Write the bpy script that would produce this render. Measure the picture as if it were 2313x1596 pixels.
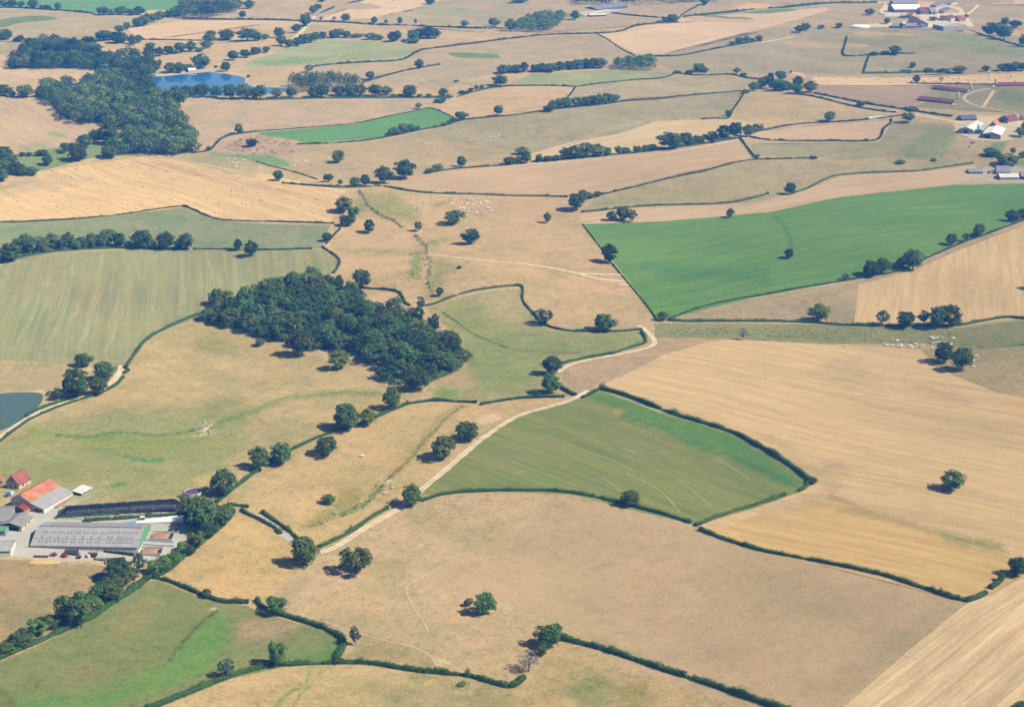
import bpy, bmesh, math, random, re
import numpy as np
from mathutils import Vector
from mathutils.geometry import delaunay_2d_cdt
random.seed(7); RNG = np.random.default_rng(11)
for o in list(bpy.data.objects): bpy.data.objects.remove(o)
scene = bpy.context.scene; COL = scene.collection

# ------------------------------------------------------------------ camera, sky, sun, exposure
CAM_H = 400.0; PITCH = math.radians(18.8); FPX = 3800.0; CX, CY = 1156.0, 798.0     # pixel frame of reference 2312 x 1596
cam = bpy.data.cameras.new('camera'); cam_o = bpy.data.objects.new('camera', cam); COL.objects.link(cam_o)
cam_o.location = (0, 0, CAM_H); cam_o.rotation_euler = (math.pi/2 - PITCH, 0, 0)
cam.sensor_width = 36.0; cam.lens = 36.0*FPX/2312.0; cam.clip_start = 1.0; cam.clip_end = 60000.0
scene.camera = cam_o

SUN_EL = math.radians(46.0); SHADOW_AZ = math.radians(162.0)       # shadows point this way (from +X, counter-clockwise)
sd = Vector((-math.cos(SHADOW_AZ)*math.cos(SUN_EL), -math.sin(SHADOW_AZ)*math.cos(SUN_EL), math.sin(SUN_EL)))   # towards the sun
world = bpy.data.worlds.new('World'); scene.world = world; world.use_nodes = True
wn = world.node_tree; bgn = wn.nodes['Background']; sky = wn.nodes.new('ShaderNodeTexSky'); sky.sky_type = 'NISHITA'
sky.sun_disc = False; sky.sun_elevation = SUN_EL; sky.sun_rotation = math.atan2(sd.x, sd.y); sky.dust_density = 1.0
wn.links.new(sky.outputs[0], bgn.inputs[0]); bgn.inputs[1].default_value = 0.05
sl = bpy.data.lights.new('sun', 'SUN'); sl.energy = 5.0; sl.angle = math.radians(0.5); sl.color = (1.0, 0.955, 0.88)
so = bpy.data.objects.new('sun', sl); COL.objects.link(so); so.location = (300, 300, 900)
so.rotation_euler = sd.to_track_quat('Z', 'Y').to_euler()
scene.view_settings.view_transform = 'Standard'; scene.view_settings.look = 'None'
scene.view_settings.exposure = 0.75; scene.view_settings.gamma = 1.0; scene.view_settings.use_curve_mapping = False
HAZE = 0.00012
KALB = 1.75                                                          # picture brightness -> base colour
try:
    scene.cycles.volume_bounces = 0; scene.cycles.max_bounces = 4; scene.cycles.diffuse_bounces = 2; scene.cycles.transparent_max_bounces = 4
except Exception: pass

# ------------------------------------------------------------------ terrain and projection
_hw = [(2.6, 1/410, .4, 0.3), (2.2, 1/330, 1.9, 1.7), (1.6, 1/230, 2.7, 4.0), (1.0, 1/150, .9, 2.2)]
_flat = []                                                           # (x, y, radius, z)
def hgt(x, y):
    z = 0*x
    for a, f, ang, ph in _hw:
        z = z + a*np.sin(2*math.pi*f*(x*math.cos(ang) + y*math.sin(ang)) + ph)
    for fx, fy, fr, fz in _flat:
        d = np.sqrt((x-fx)**2 + (y-fy)**2)/fr
        w = np.clip(2.0 - d, 0, 1); w = w*w*(3-2*w)
        z = z*(1-w) + fz*w
    return z
def unproj(P):
    P = np.asarray(P, float).reshape(-1, 2)
    u = (P[:, 0]-CX)/FPX; v = -(P[:, 1]-CY)/FPX
    sp, cp = math.sin(PITCH), math.cos(PITCH)
    dx, dy, dz = u, cp + v*sp, -sp + v*cp
    dz = np.minimum(dz, -0.035)
    z = np.zeros(len(P))
    for _ in range(40):
        t = (z - CAM_H)/dz
        z = 0.5*z + 0.5*hgt(t*dx, t*dy)
    t = (z - CAM_H)/dz
    x, y = t*dx, t*dy
    return np.stack([x, y, hgt(x, y)], 1)
def G(x, y): return Vector(unproj([(x, y)])[0])
def T(c, r, x, y): return (578.0*c + x/4.0, 399.0*r + y/4.0)         # enlarged-tile pixel -> frame pixel
def depth_of(p): return p[1]*math.cos(PITCH) - (p[2]-CAM_H)*math.sin(PITCH)
def mpp(p): return depth_of(p)/FPX
def TL(c, r, pts): return [T(c, r, x, y) for x, y in pts]
for _c, _r in (((20, 930), 75.0), ((480, 185), 190.0)):
    _p = G(*_c); _flat.append((_p.x, _p.y, _r, float(_p.z)))

# ------------------------------------------------------------------ helpers
def lin(c):
    c = np.asarray(c, float)/255.0
    return np.where(c <= 0.04045, c/12.92, ((c+0.055)/1.055)**2.4)
def alb(c): return np.clip(lin(c)/KALB, 0.0, 0.9)
def mesh_from(name, V, F, mat=None, smooth=False):
    me = bpy.data.meshes.new(name); me.from_pydata([tuple(v) for v in V], [], [tuple(int(i) for i in f) for f in F]); me.update()
    if mat: me.materials.append(mat)
    if smooth: me.polygons.foreach_set('use_smooth', [True]*len(me.polygons))
    return me
def quads_mesh(name, V, mat):                                        # V: (n,4,3) separate quads, fast
    n = len(V); me = bpy.data.meshes.new(name)
    me.vertices.add(4*n); me.vertices.foreach_set('co', np.ascontiguousarray(V, np.float32).ravel())
    me.loops.add(4*n); me.loops.foreach_set('vertex_index', np.arange(4*n, dtype=np.int32))
    me.polygons.add(n); me.polygons.foreach_set('loop_start', np.arange(0, 4*n, 4, dtype=np.int32))
    me.polygons.foreach_set('loop_total', np.full(n, 4, np.int32)); me.update(); me.validate()
    me.materials.append(mat); return me
def link(name, data, parent=None):
    o = bpy.data.objects.new(name, data); COL.objects.link(o)
    if parent: o.parent = parent
    return o
def tag(o, label, cat, group=None):
    o['label'] = label; o['category'] = cat
    if group: o['group'] = group
    return o
def thing(name, label, cat, loc, rz=0.0, group=None):
    o = bpy.data.objects.new(name, None); COL.objects.link(o); o.location = loc; o.rotation_euler = (0, 0, rz)
    o.empty_display_size = 0.5
    return tag(o, label, cat, group)
def structure(o): o['kind'] = 'structure'; return o

# ------------------------------------------------------------------ materials
def nodemat(name):
    m = bpy.data.materials.new(name); m.use_nodes = True; nt = m.node_tree; nt.nodes.clear()
    out = nt.nodes.new('ShaderNodeOutputMaterial'); return m, nt, out
def N(nt, t, **k):
    n = nt.nodes.new(t)
    for a, v in k.items(): setattr(n, a, v)
    return n
def mathn(nt, op, a, b=None, clamp=False):
    n = N(nt, 'ShaderNodeMath', operation=op); n.use_clamp = clamp
    for i, v in enumerate((a, b)):
        if v is None: continue
        if isinstance(v, (int, float)): n.inputs[i].default_value = v
        else: nt.links.new(v, n.inputs[i])
    return n.outputs[0]
def noise(nt, vec, scale, detail=3.0, rough=0.55):
    n = N(nt, 'ShaderNodeTexNoise'); n.inputs['Scale'].default_value = scale; n.inputs['Detail'].default_value = detail
    n.inputs['Roughness'].default_value = rough
    if vec is not None: nt.links.new(vec, n.inputs['Vector'])
    return n.outputs[0]
def remap(nt, v, a, b, c, d):
    n = N(nt, 'ShaderNodeMapRange'); nt.links.new(v, n.inputs[0])
    for i, x in enumerate((a, b, c, d)): n.inputs[i+1].default_value = x
    return n.outputs[0]
def mixc(nt, fac, a, b, mode='MIX'):
    n = N(nt, 'ShaderNodeMixRGB', blend_type=mode)
    for i, v in enumerate((fac, a, b)):
        if isinstance(v, (int, float)): n.inputs[i].default_value = v
        elif isinstance(v, (tuple, list, np.ndarray)): n.inputs[i].default_value = (*[float(q) for q in v[:3]], 1)
        else: nt.links.new(v, n.inputs[i])
    return n.outputs[0]
def plain(name, rgb, rough=0.7, var=0.12, scale=0.8, metallic=0.0, spec=0.3, albedo=True):
    m, nt, out = nodemat(name); b = N(nt, 'ShaderNodeBsdfPrincipled')
    c = alb(rgb) if albedo else lin(rgb)
    tc = N(nt, 'ShaderNodeTexCoord'); f = noise(nt, tc.outputs['Object'], scale, 5.0, 0.65); f = remap(nt, f, 0.3, 0.7, 1-var, 1+var)
    hs = N(nt, 'ShaderNodeHueSaturation'); hs.inputs['Color'].default_value = (*c, 1); nt.links.new(f, hs.inputs['Value'])
    nt.links.new(hs.outputs[0], b.inputs['Base Color']); b.inputs['Roughness'].default_value = rough
    b.inputs['Metallic'].default_value = metallic; b.inputs['Specular IOR Level'].default_value = spec
    nt.links.new(b.outputs[0], out.inputs[0]); return m
def roofmat(name, rgb, pitch=1.0, amp=0.10, var=0.14, axis=0, rough=0.75, old=None):
    m, nt, out = nodemat(name); b = N(nt, 'ShaderNodeBsdfPrincipled'); c = alb(rgb)
    tc = N(nt, 'ShaderNodeTexCoord'); w = N(nt, 'ShaderNodeTexWave', wave_type='BANDS', bands_direction='XYZ'[axis])
    nt.links.new(tc.outputs['Object'], w.inputs['Vector']); w.inputs['Scale'].default_value = 0.314/pitch; w.inputs['Distortion'].default_value = 0.3
    f1 = remap(nt, w.outputs['Fac'], 0, 1, 1-amp, 1+amp)
    f2 = remap(nt, noise(nt, tc.outputs['Object'], 0.35, 6.0, 0.7), 0.3, 0.7, 1-var, 1+var)
    mp = N(nt, 'ShaderNodeMapping'); nt.links.new(tc.outputs['Object'], mp.inputs[0]); mp.inputs['Scale'].default_value = (0.9, 0.12, 0.12)
    f3 = remap(nt, noise(nt, mp.outputs[0], 1.0, 4.0, 0.6), 0.35, 0.65, 0.9, 1.08)
    hs = N(nt, 'ShaderNodeHueSaturation'); nt.links.new(mathn(nt, 'MULTIPLY', mathn(nt, 'MULTIPLY', f1, f2), f3), hs.inputs['Value'])
    if old is not None:
        k = remap(nt, noise(nt, tc.outputs['Object'], 0.18, 4.0, 0.6), 0.45, 0.6, 0, 1)
        nt.links.new(mixc(nt, k, c, alb(old)), hs.inputs['Color'])
    else: hs.inputs['Color'].default_value = (*c, 1)
    nt.links.new(hs.outputs[0], b.inputs['Base Color']); b.inputs['Roughness'].default_value = rough; b.inputs['Specular IOR Level'].default_value = 0.25
    nt.links.new(b.outputs[0], out.inputs[0]); return m
def leafmat(name, rgb_lin, spread=0.35, yellow=0.5):
    m, nt, out = nodemat(name); oi = N(nt, 'ShaderNodeObjectInfo'); geo = N(nt, 'ShaderNodeNewGeometry')
    r = oi.outputs['Random']; tc = N(nt, 'ShaderNodeTexCoord')
    n1 = noise(nt, tc.outputs['Object'], 3.0, 2.0)
    va = N(nt, 'ShaderNodeAttribute', attribute_name='vary')                # one value for each crown of a wood
    v = mathn(nt, 'ADD', mathn(nt, 'ADD', remap(nt, r, 0, 1, 1-spread, 1+spread), remap(nt, n1, 0.3, 0.7, -0.22, 0.22)), va.outputs['Fac'])
    r2 = mathn(nt, 'FRACT', mathn(nt, 'ADD', mathn(nt, 'MULTIPLY', r, 7.31), mathn(nt, 'MULTIPLY', va.outputs['Fac'], 3.7)))
    warm = np.array(rgb_lin)*np.array([1.36, 1.14, 0.7]); cool = np.array(rgb_lin)*np.array([0.72, 0.95, 1.12])
    c = mixc(nt, mathn(nt, 'MULTIPLY', mathn(nt, 'POWER', r2, 2.0), yellow), tuple(cool), tuple(warm))
    isl = remap(nt, geo.outputs['Random Per Island'], 0, 1, 0.72, 1.28)
    hs = N(nt, 'ShaderNodeHueSaturation'); nt.links.new(c, hs.inputs['Color']); nt.links.new(mathn(nt, 'MULTIPLY', v, isl), hs.inputs['Value'])
    d = N(nt, 'ShaderNodeBsdfDiffuse'); t = N(nt, 'ShaderNodeBsdfTranslucent'); nt.links.new(hs.outputs[0], d.inputs[0])
    hs2 = mixc(nt, 1.0, hs.outputs[0], (1.0, 1.1, 0.5), 'MULTIPLY'); nt.links.new(hs2, t.inputs[0])
    mx = N(nt, 'ShaderNodeMixShader'); mx.inputs[0].default_value = 0.22; nt.links.new(d.outputs[0], mx.inputs[1]); nt.links.new(t.outputs[0], mx.inputs[2])
    nt.links.new(mx.outputs[0], out.inputs[0]); return m
# ------------------------------------------------------------------ fields: one partition of the land, every field an object
def fieldmat(name, kind, dirv=None, amp=1.0):
    m, nt, out = nodemat(name); at = N(nt, 'ShaderNodeAttribute', attribute_name='tint'); tc = N(nt, 'ShaderNodeTexCoord'); P = tc.outputs['Object']
    c = at.outputs['Color']
    big = noise(nt, P, 1/55.0, 3.0, 0.6); mid = noise(nt, P, 1/9.0, 4.0, 0.65); fine = noise(nt, P, 0.62, 4.0, 0.7)
    if dirv is not None:
        a = math.atan2(dirv[1], dirv[0])
        m1 = N(nt, 'ShaderNodeMapping'); nt.links.new(P, m1.inputs[0]); m1.inputs['Rotation'].default_value = (0, 0, -a)
        def streak(sx, sy, det=3.0):
            m2 = N(nt, 'ShaderNodeMapping'); nt.links.new(m1.outputs[0], m2.inputs[0]); m2.inputs['Scale'].default_value = (sx, sy, 0)
            return noise(nt, m2.outputs[0], 1.0, det, 0.6)
    if kind == 'pasture':
        pat = noise(nt, P, 1/22.0, 5.0, 0.7); c = mixc(nt, remap(nt, pat, 0.48, 0.62, 0, 0.55*amp), c, mixc(nt, 1.0, c, (0.80, 0.80, 0.76), 'MULTIPLY'))
        c = mixc(nt, remap(nt, noise(nt, P, 1/34.0, 4.0, 0.65), 0.52, 0.68, 0, 0.5*amp), c, mixc(nt, 1.0, c, (1.10, 1.0, 0.96), 'MULTIPLY'))
        c = mixc(nt, remap(nt, big, 0.42, 0.60, 0, 0.6*amp), c, mixc(nt, 1.0, c, (0.76, 0.86, 0.72), 'MULTIPLY'))
        c = mixc(nt, remap(nt, mid, 0.38, 0.70, 0, 0.75*amp), c, mixc(nt, 1.0, c, (1.24, 1.16, 1.10), 'MULTIPLY'))
        tuft = noise(nt, P, 0.22, 5.0, 0.78)
        c = mixc(nt, remap(nt, tuft, 0.50, 0.66, 0, 0.85*amp), c, mixc(nt, 1.0, c, (0.66, 0.72, 0.62), 'MULTIPLY'))
        f = remap(nt, fine, 0.3, 0.7, 1-0.22*amp, 1+0.22*amp)
    elif kind == 'stubble':
        s1 = streak(0.006, 0.16); s2 = streak(0.03, 0.55); s3 = streak(0.004, 0.05)
        c = mixc(nt, remap(nt, s1, 0.40, 0.60, 0, 0.6*amp), c, mixc(nt, 1.0, c, (0.74, 0.70, 0.68), 'MULTIPLY'))
        c = mixc(nt, remap(nt, s2, 0.45, 0.66, 0, 0.65*amp), c, mixc(nt, 1.0, c, (1.32, 1.29, 1.24), 'MULTIPLY'))
        c = mixc(nt, remap(nt, s3, 0.5, 0.65, 0, 0.5*amp), c, mixc(nt, 1.0, c, (0.88, 0.90, 0.92), 'MULTIPLY'))
        c = mixc(nt, remap(nt, big, 0.5, 0.66, 0, 0.35), c, mixc(nt, 1.0, c, (0.84, 0.88, 0.86), 'MULTIPLY'))
        f = mathn(nt, 'MULTIPLY', remap(nt, fine, 0.3, 0.7, 0.90, 1.10), remap(nt, mid, 0.3, 0.7, 0.95, 1.05))
    elif kind == 'crop':
        s1 = streak(0.010, 0.30) ; s2 = streak(0.02, 0.08); s4 = streak(0.003, 0.075, 2.0)
        c = mixc(nt, remap(nt, s4, 0.46, 0.56, 0, 0.55*amp), c, mixc(nt, 1.0, c, (0.80, 0.85, 0.86), 'MULTIPLY'))
        c = mixc(nt, remap(nt, mid, 0.55, 0.70, 0, 0.5*amp), c, mixc(nt, 1.0, c, (1.22, 1.08, 0.9), 'MULTIPLY'))
        c = mixc(nt, remap(nt, s1, 0.42, 0.60, 0, 0.7*amp), c, mixc(nt, 1.0, c, (0.76, 0.82, 0.80), 'MULTIPLY'))
        c = mixc(nt, remap(nt, s2, 0.45, 0.65, 0, 0.45*amp), c, mixc(nt, 1.0, c, (1.26, 1.12, 0.92), 'MULTIPLY'))
        c = mixc(nt, remap(nt, big, 0.45, 0.62, 0, 0.35), c, mixc(nt, 1.0, c, (1.14, 1.03, 0.96), 'MULTIPLY'))
        f = mathn(nt, 'MULTIPLY', remap(nt, fine, 0.3, 0.7, 0.91, 1.09), remap(nt, mid, 0.3, 0.7, 0.94, 1.06))
    else:
        f = mathn(nt, 'MULTIPLY', remap(nt, fine, 0.3, 0.7, 0.92, 1.08), remap(nt, mid, 0.3, 0.7, 0.92, 1.08))
    hs = N(nt, 'ShaderNodeHueSaturation'); nt.links.new(c, hs.inputs['Color']); nt.links.new(f, hs.inputs['Value'])
    d = N(nt, 'ShaderNodeBsdfDiffuse'); d.inputs['Roughness'].default_value = 0.8; nt.links.new(hs.outputs[0], d.inputs[0])
    bp = N(nt, 'ShaderNodeBump'); bp.inputs['Strength'].default_value = 0.35; bp.inputs['Distance'].default_value = 0.5
    nt.links.new(fine, bp.inputs['Height']); nt.links.new(bp.outputs[0], d.inputs['Normal'])
    nt.links.new(d.outputs[0], out.inputs[0]); return m

# name, kind, colour in the picture, outline (frame pixels), row direction (frame pixels)
L, R_, B_ = -420, 2730, 1900
FIELDS = [
 ('pasture', 'pasture', (198,168,126), [(L,-110),(R_,-110),(R_,B_),(L,B_)], None),
 # --- far
 ('pasture', 'pasture', (190,164,128), [(L,-105),(R_,-105),(R_,60),(1700,40),(1150,80),(700,40),(300,95),(L,95)], None),
 ('green_field', 'crop', (106,148,92), [(L,5),(0,18),(120,22),(220,30),(330,34),(395,20),(430,0),(500,-90),(L,-90)], (100,10,300,20)),
 ('pasture', 'pasture', (180,160,122), [(L,20),(0,20),(130,24),(220,32),(310,40),(300,60),(215,92),(0,94),(L,94)], None),
 ('stubble_field', 'stubble', (205,174,132), [(285,66),(400,48),(580,46),(690,49),(640,70),(570,92),(320,90)], (300,70,560,62)),
 ('stubble_field', 'stubble', (214,182,142), [(718,46),(830,0),(880,-40),(1080,-40),(980,8),(850,41)], (720,46,860,2)),
 ('pasture', 'pasture', (178,162,126), [(855,42),(985,10),(1080,-40),(1180,-40),(1200,0),(1150,60),(1000,56)], None),
 ('meadow', 'pasture', (165,164,118), [(540,150),(600,128),(640,110),(720,90),(830,93),(930,103),(942,114),(905,137),(720,146),(580,152)], None),
 ('pasture', 'pasture', (188,164,128), [(705,150),(905,139),(945,115),(1150,88),(1345,80),(1430,122),(1400,150),(1200,165),(1120,180),(980,205),(820,185),(710,168)], None),
 ('stubble_field', 'stubble', (216,184,144), [(1355,80),(1440,62),(1540,44),(1560,40),(1865,17),(1872,24),(1745,60),(1480,126),(1435,122)], (1400,85,1850,22)),
 ('pasture', 'pasture', (178,160,124), [(1440,124),(1480,128),(1750,64),(1920,60),(2200,72),(R_,110),(R_,163),(2312,163),(2000,172),(1840,170),(1700,168),(1520,160)], None),
 ('meadow', 'pasture', (168,158,112), [(1905,88),(2180,78),(2230,100),(2060,122),(1900,127)], None),
 ('pasture', 'pasture', (196,168,130), [(2200,12),(R_,12),(R_,60),(2312,60),(2180,50)], None),
 ('stubble_field', 'stubble', (220,186,136), [(1835,174),(2000,177),(2200,170),(2312,164),(R_,158),(R_,190),(2312,191),(2000,193),(1838,191)], (1840,186,2312,180)),
 ('ploughed_field', 'stubble', (178,148,120), [(1838,195),(2085,193),(2130,215),(2060,240),(1990,236),(1845,212)], (1850,200,2060,225)),
 ('pasture', 'pasture', (160,146,104), [(2085,193),(R_,195),(R_,262),(2312,258),(2060,243),(2130,215)], None),
 ('pasture', 'pasture', (204,172,138), [(L,160),(0,155),(255,158),(240,176),(130,206),(80,195),(0,192),(L,200)], None),
 ('stubble_field', 'stubble', (190,162,126), [(L,222),(0,221),(105,225),(200,300),(190,322),(60,346),(0,352),(L,362)], (10,228,160,310)),
 ('meadow', 'pasture', (128,140,88), [(0,352),(60,346),(190,322),(240,330),(225,352),(110,382),(30,392),(L,400),(L,362)], None),
 ('pasture', 'pasture', (192,164,132), [(410,262),(440,226),(580,228),(800,222),(975,221),(968,240),(870,263),(700,289),(582,301),(500,312),(478,338),(440,332)], None),
 ('pasture', 'pasture', (206,172,130), [(975,240),(1015,222),(1100,204),(1150,195),(1296,196),(1282,220),(1225,250),(1150,262),(1032,268)], None),
 ('meadow', 'pasture', (160,162,112), [(1160,188),(1200,168),(1400,158),(1525,166),(1500,177),(1300,195),(1200,194)], None),
 ('pasture', 'pasture', (186,166,128), [(1300,197),(1500,179),(1525,168),(1720,181),(1680,205),(1400,224),(1240,240),(1284,222)], None),
 ('pasture', 'pasture', (174,158,120), [(1000,282),(1040,268),(1220,254),(1300,238),(1680,208),(1648,266),(1480,274),(1400,302),(1200,346),(1000,330),(900,312)], None),
 ('pasture', 'pasture', (188,162,122), [(480,344),(690,328),(870,312),(905,310),(1000,320),(1200,346),(1160,365),(920,395),(790,405),(620,385)], None),
 ('stubble_field', 'stubble', (210,182,136), [(1200,347),(1300,318),(1400,302),(1485,274),(1650,268),(1730,282),(1700,312),(1550,330),(1300,360),(1200,367)], (1250,350,1650,285)),
 ('pasture', 'pasture', (202,172,126), [(1650,264),(1692,210),(1835,213),(2000,240),(2050,258),(1900,275),(1725,290)], None),
 ('stubble_field', 'stubble', (206,172,132), [(1702,298),(1900,279),(2012,272),(2012,290),(1985,319),(1704,317)], (1720,300,1990,300)),
 ('pasture', 'pasture', (170,157,116), [(1690,325),(1985,322),(2015,275),(2160,282),(2150,312),(2108,362),(1850,356),(1705,352)], None),
 ('pasture', 'pasture', (184,162,122), [(2112,362),(2155,315),(2280,318),(2260,350),(2225,380),(2100,376)], None),
 ('green_field', 'crop', (104,148,84), [(582,300),(700,290),(800,281),(870,265),(972,243),(1030,268),(1000,281),(870,309),(690,326),(672,318),(600,310)], (620,302,960,258)),
 ('rough_pasture', 'pasture', (192,160,134), [(496,322),(582,303),(672,318),(680,328),(672,346),(560,352),(478,346)], None),
 ('stubble_field', 'stubble', (198,166,126), [(885,418),(930,402),(1100,377),(1400,349),(1665,316),(1690,347),(1705,358),(1450,410),(1340,440),(1290,443),(1000,431)], (900,415,1660,325)),
 ('pasture', 'pasture', (182,162,120), [(1330,470),(1340,443),(1450,411),(1710,361),(1850,359),(2110,366),(2200,371),(1900,395),(1800,430),(1700,457),(1500,467)], None),
 ('stubble_field', 'stubble', (204,172,134), [(1150,505),(1300,482),(1500,468),(1700,460),(1800,435),(1900,400),(2200,374),(2240,400),(2150,417),(1900,444),(1734,479),(1500,499),(1316,506)], (1320,495,2100,400)),
 # --- middle
 ('bale_field', 'stubble', (216,180,126), [(L,460),(0,432),(88,408),(86,390),(200,371),(320,355),(440,366),(570,386),(780,430),(766,500),(620,504),(530,498),(475,488),(415,466),(270,484),(0,503),(L,520)], (180,415,420,490)),
 ('fallow_field', 'pasture', (140,142,108), [(L,522),(0,505),(270,486),(415,469),(472,492),(530,502),(620,507),(762,508),(742,535),(722,562),(580,563),(290,557),(120,572),(0,597),(L,640)], None),
 ('tramline_field', 'crop', (156,152,106), [(L,642),(0,602),(120,577),(290,565),(600,566),(728,564),(765,590),(757,612),(720,642),(560,690),(447,716),(340,760),(300,798),(272,835),(180,820),(0,815),(L,830)], (300,600,280,760)),
 ('pasture', 'pasture', (178,156,112), [(L,830),(0,816),(180,821),(262,838),(200,880),(100,886),(0,888),(L,890)], None),
 ('pasture', 'pasture', (188,162,112), [(L,1010),(0,995),(130,935),(268,852),(290,812),(340,762),(447,722),(560,750),(690,800),(858,838),(875,880),(960,888),(900,918),(760,974),(620,1058),(528,1142),(480,1160),(400,1140),(180,1165),(0,1110),(L,1110)], None),
 ('pasture', 'pasture', (202,168,124), [(735,535),(770,440),(830,415),(900,424),(1000,436),(1290,446),(1316,507),(1370,572),(1440,662),(1478,725),(1440,745),(1240,745),(1190,690),(1176,650),(1100,655),(960,692),(905,662),(830,655),(760,615),(768,590),(728,562)], None),
 ('pasture', 'pasture', (168,156,104), [(960,695),(1100,658),(1174,653),(1190,692),(1240,748),(1440,748),(1468,772),(1380,800),(1270,826),(1225,880),(1300,892),(1085,912),(960,905),(1000,870),(1060,830),(1050,780),(1000,730)], None),
 ('green_field', 'crop', (110,146,66), [(1318,507),(1500,500),(1734,480),(1900,445),(2150,418),(2312,415),(R_,410),(R_,440),(2312,492),(2100,580),(2050,606),(1900,636),(1700,672),(1600,697),(1508,722),(1480,725),(1440,660),(1370,570)], (1400,540,2100,440)),
 ('pasture', 'pasture', (184,158,122), [(1508,724),(1600,699),(1700,674),(1938,634),(1932,728),(1700,724)], None),
 ('farm_strip', 'pasture', (190,160,126), [(1938,634),(2050,608),(2110,582),(2312,494),(R_,442),(R_,400),(2312,508),(2150,572),(2060,611),(1940,642)], None),
 ('stubble_field', 'stubble', (214,180,126), [(1940,642),(2060,611),(2150,572),(2312,508),(R_,330),(R_,715),(2312,716),(2150,737),(1928,730)], (1952,650,1938,725)),
 ('rough_pasture', 'pasture', (150,144,94), [(1478,730),(1700,730),(2000,738),(2150,742),(2312,722),(R_,725),(R_,780),(2312,782),(2200,790),(2100,777),(1850,776),(1660,766),(1478,762)], None),
 ('pasture', 'pasture', (180,158,114), [(2080,790),(2150,782),(2312,785),(R_,780),(R_,900),(2312,896),(2250,886),(2150,846),(2100,812)], None),
 # --- near
 ('stubble_field', 'stubble', (212,178,126), [(1312,890),(1400,851),(1500,800),(1600,772),(1660,767),(1850,778),(2000,784),(2080,790),(2100,812),(2150,846),(2250,886),(2312,896),(R_,900),(R_,1160),(2312,1288),(2250,1330),(2190,1357),(1700,1232),(1570,1187),(1830,1100),(1835,1078),(1760,1040),(1670,985),(1500,935),(1358,880)], (1734,900,2312,1025)),
 ('headland', 'pasture', (192,160,122), [(1266,838),(1285,818),(1380,802),(1462,782),(1478,764),(1660,766),(1600,772),(1500,800),(1400,851),(1312,890),(1275,868)], None),
 ('stubble_field', 'stubble', (210,172,108), [(1640,1190),(1700,1165),(1860,1120),(1980,1160),(2150,1215),(2312,1262),(R_,1380),(R_,1170),(2330,1292),(2270,1318),(2240,1338),(2190,1355),(1900,1285),(1700,1230),(1600,1198)], (1734,1210,2200,1310)),
 ('meadow', 'crop', (136,139,72), [(1308,897),(1358,884),(1500,935),(1670,985),(1760,1043),(1828,1092),(1820,1105),(1700,1148),(1570,1185),(1420,1150),(1300,1118),(1150,1108),(950,1118),(1010,1052),(1100,972),(1180,932)], (1100,1000,1560,1180)),
 ('pasture', 'pasture', (200,168,116), [(528,1142),(600,1072),(760,976),(900,920),(1000,908),(1085,914),(1270,900),(1302,897),(1180,930),(1100,970),(1010,1050),(948,1116),(890,1152),(722,1240),(680,1235),(600,1165)], None),
 ('grazed_field', 'pasture', (198,166,126), [(1300,1130),(1430,1154),(1570,1192),(1700,1235),(2180,1360),(2050,1466),(1900,1597),(1700,B_),(1830,1650),(1690,1602),(1400,1497),(1268,1443),(1110,1370),(1000,1330),(925,1318),(1000,1270),(1150,1200)], (1150,1300,2000,1480)),
 ('straw_field', 'stubble', (224,192,146), [(2184,1362),(2240,1342),(2312,1300),(R_,1150),(R_,B_),(1660,B_),(1902,1598),(2052,1467)], (1960,1590,2312,1330)),
 ('pasture', 'pasture', (168,142,100), [(L,1510),(0,1484),(100,1440),(165,1405),(220,1350),(300,1298),(200,1268),(0,1262),(L,1262)], None),
 ('pasture', 'pasture', (202,168,112), [(350,1305),(530,1160),(600,1180),(665,1240),(685,1280),(600,1356),(560,1362),(460,1345)], None),
 ('meadow', 'pasture', (128,130,76), [(L,1600),(0,1492),(100,1450),(170,1412),(330,1312),(360,1310),(460,1352),(560,1368),(600,1387),(690,1412),(770,1436),(768,1472),(755,1499),(640,1505),(520,1532),(350,1601),(100,B_),(L,B_)], None),
 ('pasture', 'pasture', (196,166,116), [(350,1603),(520,1534),(640,1508),(755,1502),(900,1502),(1000,1520),(1168,1552),(1200,1530),(1235,1475),(1265,1446),(1400,1500),(1690,1605),(1830,1652),(1700,B_),(104,B_)], None),
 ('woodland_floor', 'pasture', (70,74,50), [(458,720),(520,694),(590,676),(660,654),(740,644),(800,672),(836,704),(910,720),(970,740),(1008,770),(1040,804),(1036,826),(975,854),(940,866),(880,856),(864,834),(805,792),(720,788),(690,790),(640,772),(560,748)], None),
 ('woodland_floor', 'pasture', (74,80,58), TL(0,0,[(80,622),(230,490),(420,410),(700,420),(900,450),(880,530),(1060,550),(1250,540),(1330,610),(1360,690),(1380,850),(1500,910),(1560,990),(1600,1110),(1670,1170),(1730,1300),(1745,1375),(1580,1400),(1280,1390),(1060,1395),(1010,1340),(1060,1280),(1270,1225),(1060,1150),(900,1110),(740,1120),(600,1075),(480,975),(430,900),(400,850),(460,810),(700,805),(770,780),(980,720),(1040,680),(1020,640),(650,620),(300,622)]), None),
 ('farmyard', 'yard', (186,180,172), [(L,1180),(0,1160),(20,1140),(45,1120),(110,1105),(160,1092),(215,1092),(235,1102),(215,1118),(165,1142),(130,1158),(128,1172),(250,1175),(270,1165),(420,1155),(424,1195),(400,1235),(360,1258),(320,1270),(250,1262),(100,1270),(60,1258),(0,1252),(L,1262)], None),
 ('farmyard', 'yard', (214,190,156), [(2150,275),(2190,262),(2300,262),(2330,280),(2300,312),(2262,320),(2200,316),(2160,300)], None),
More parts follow.
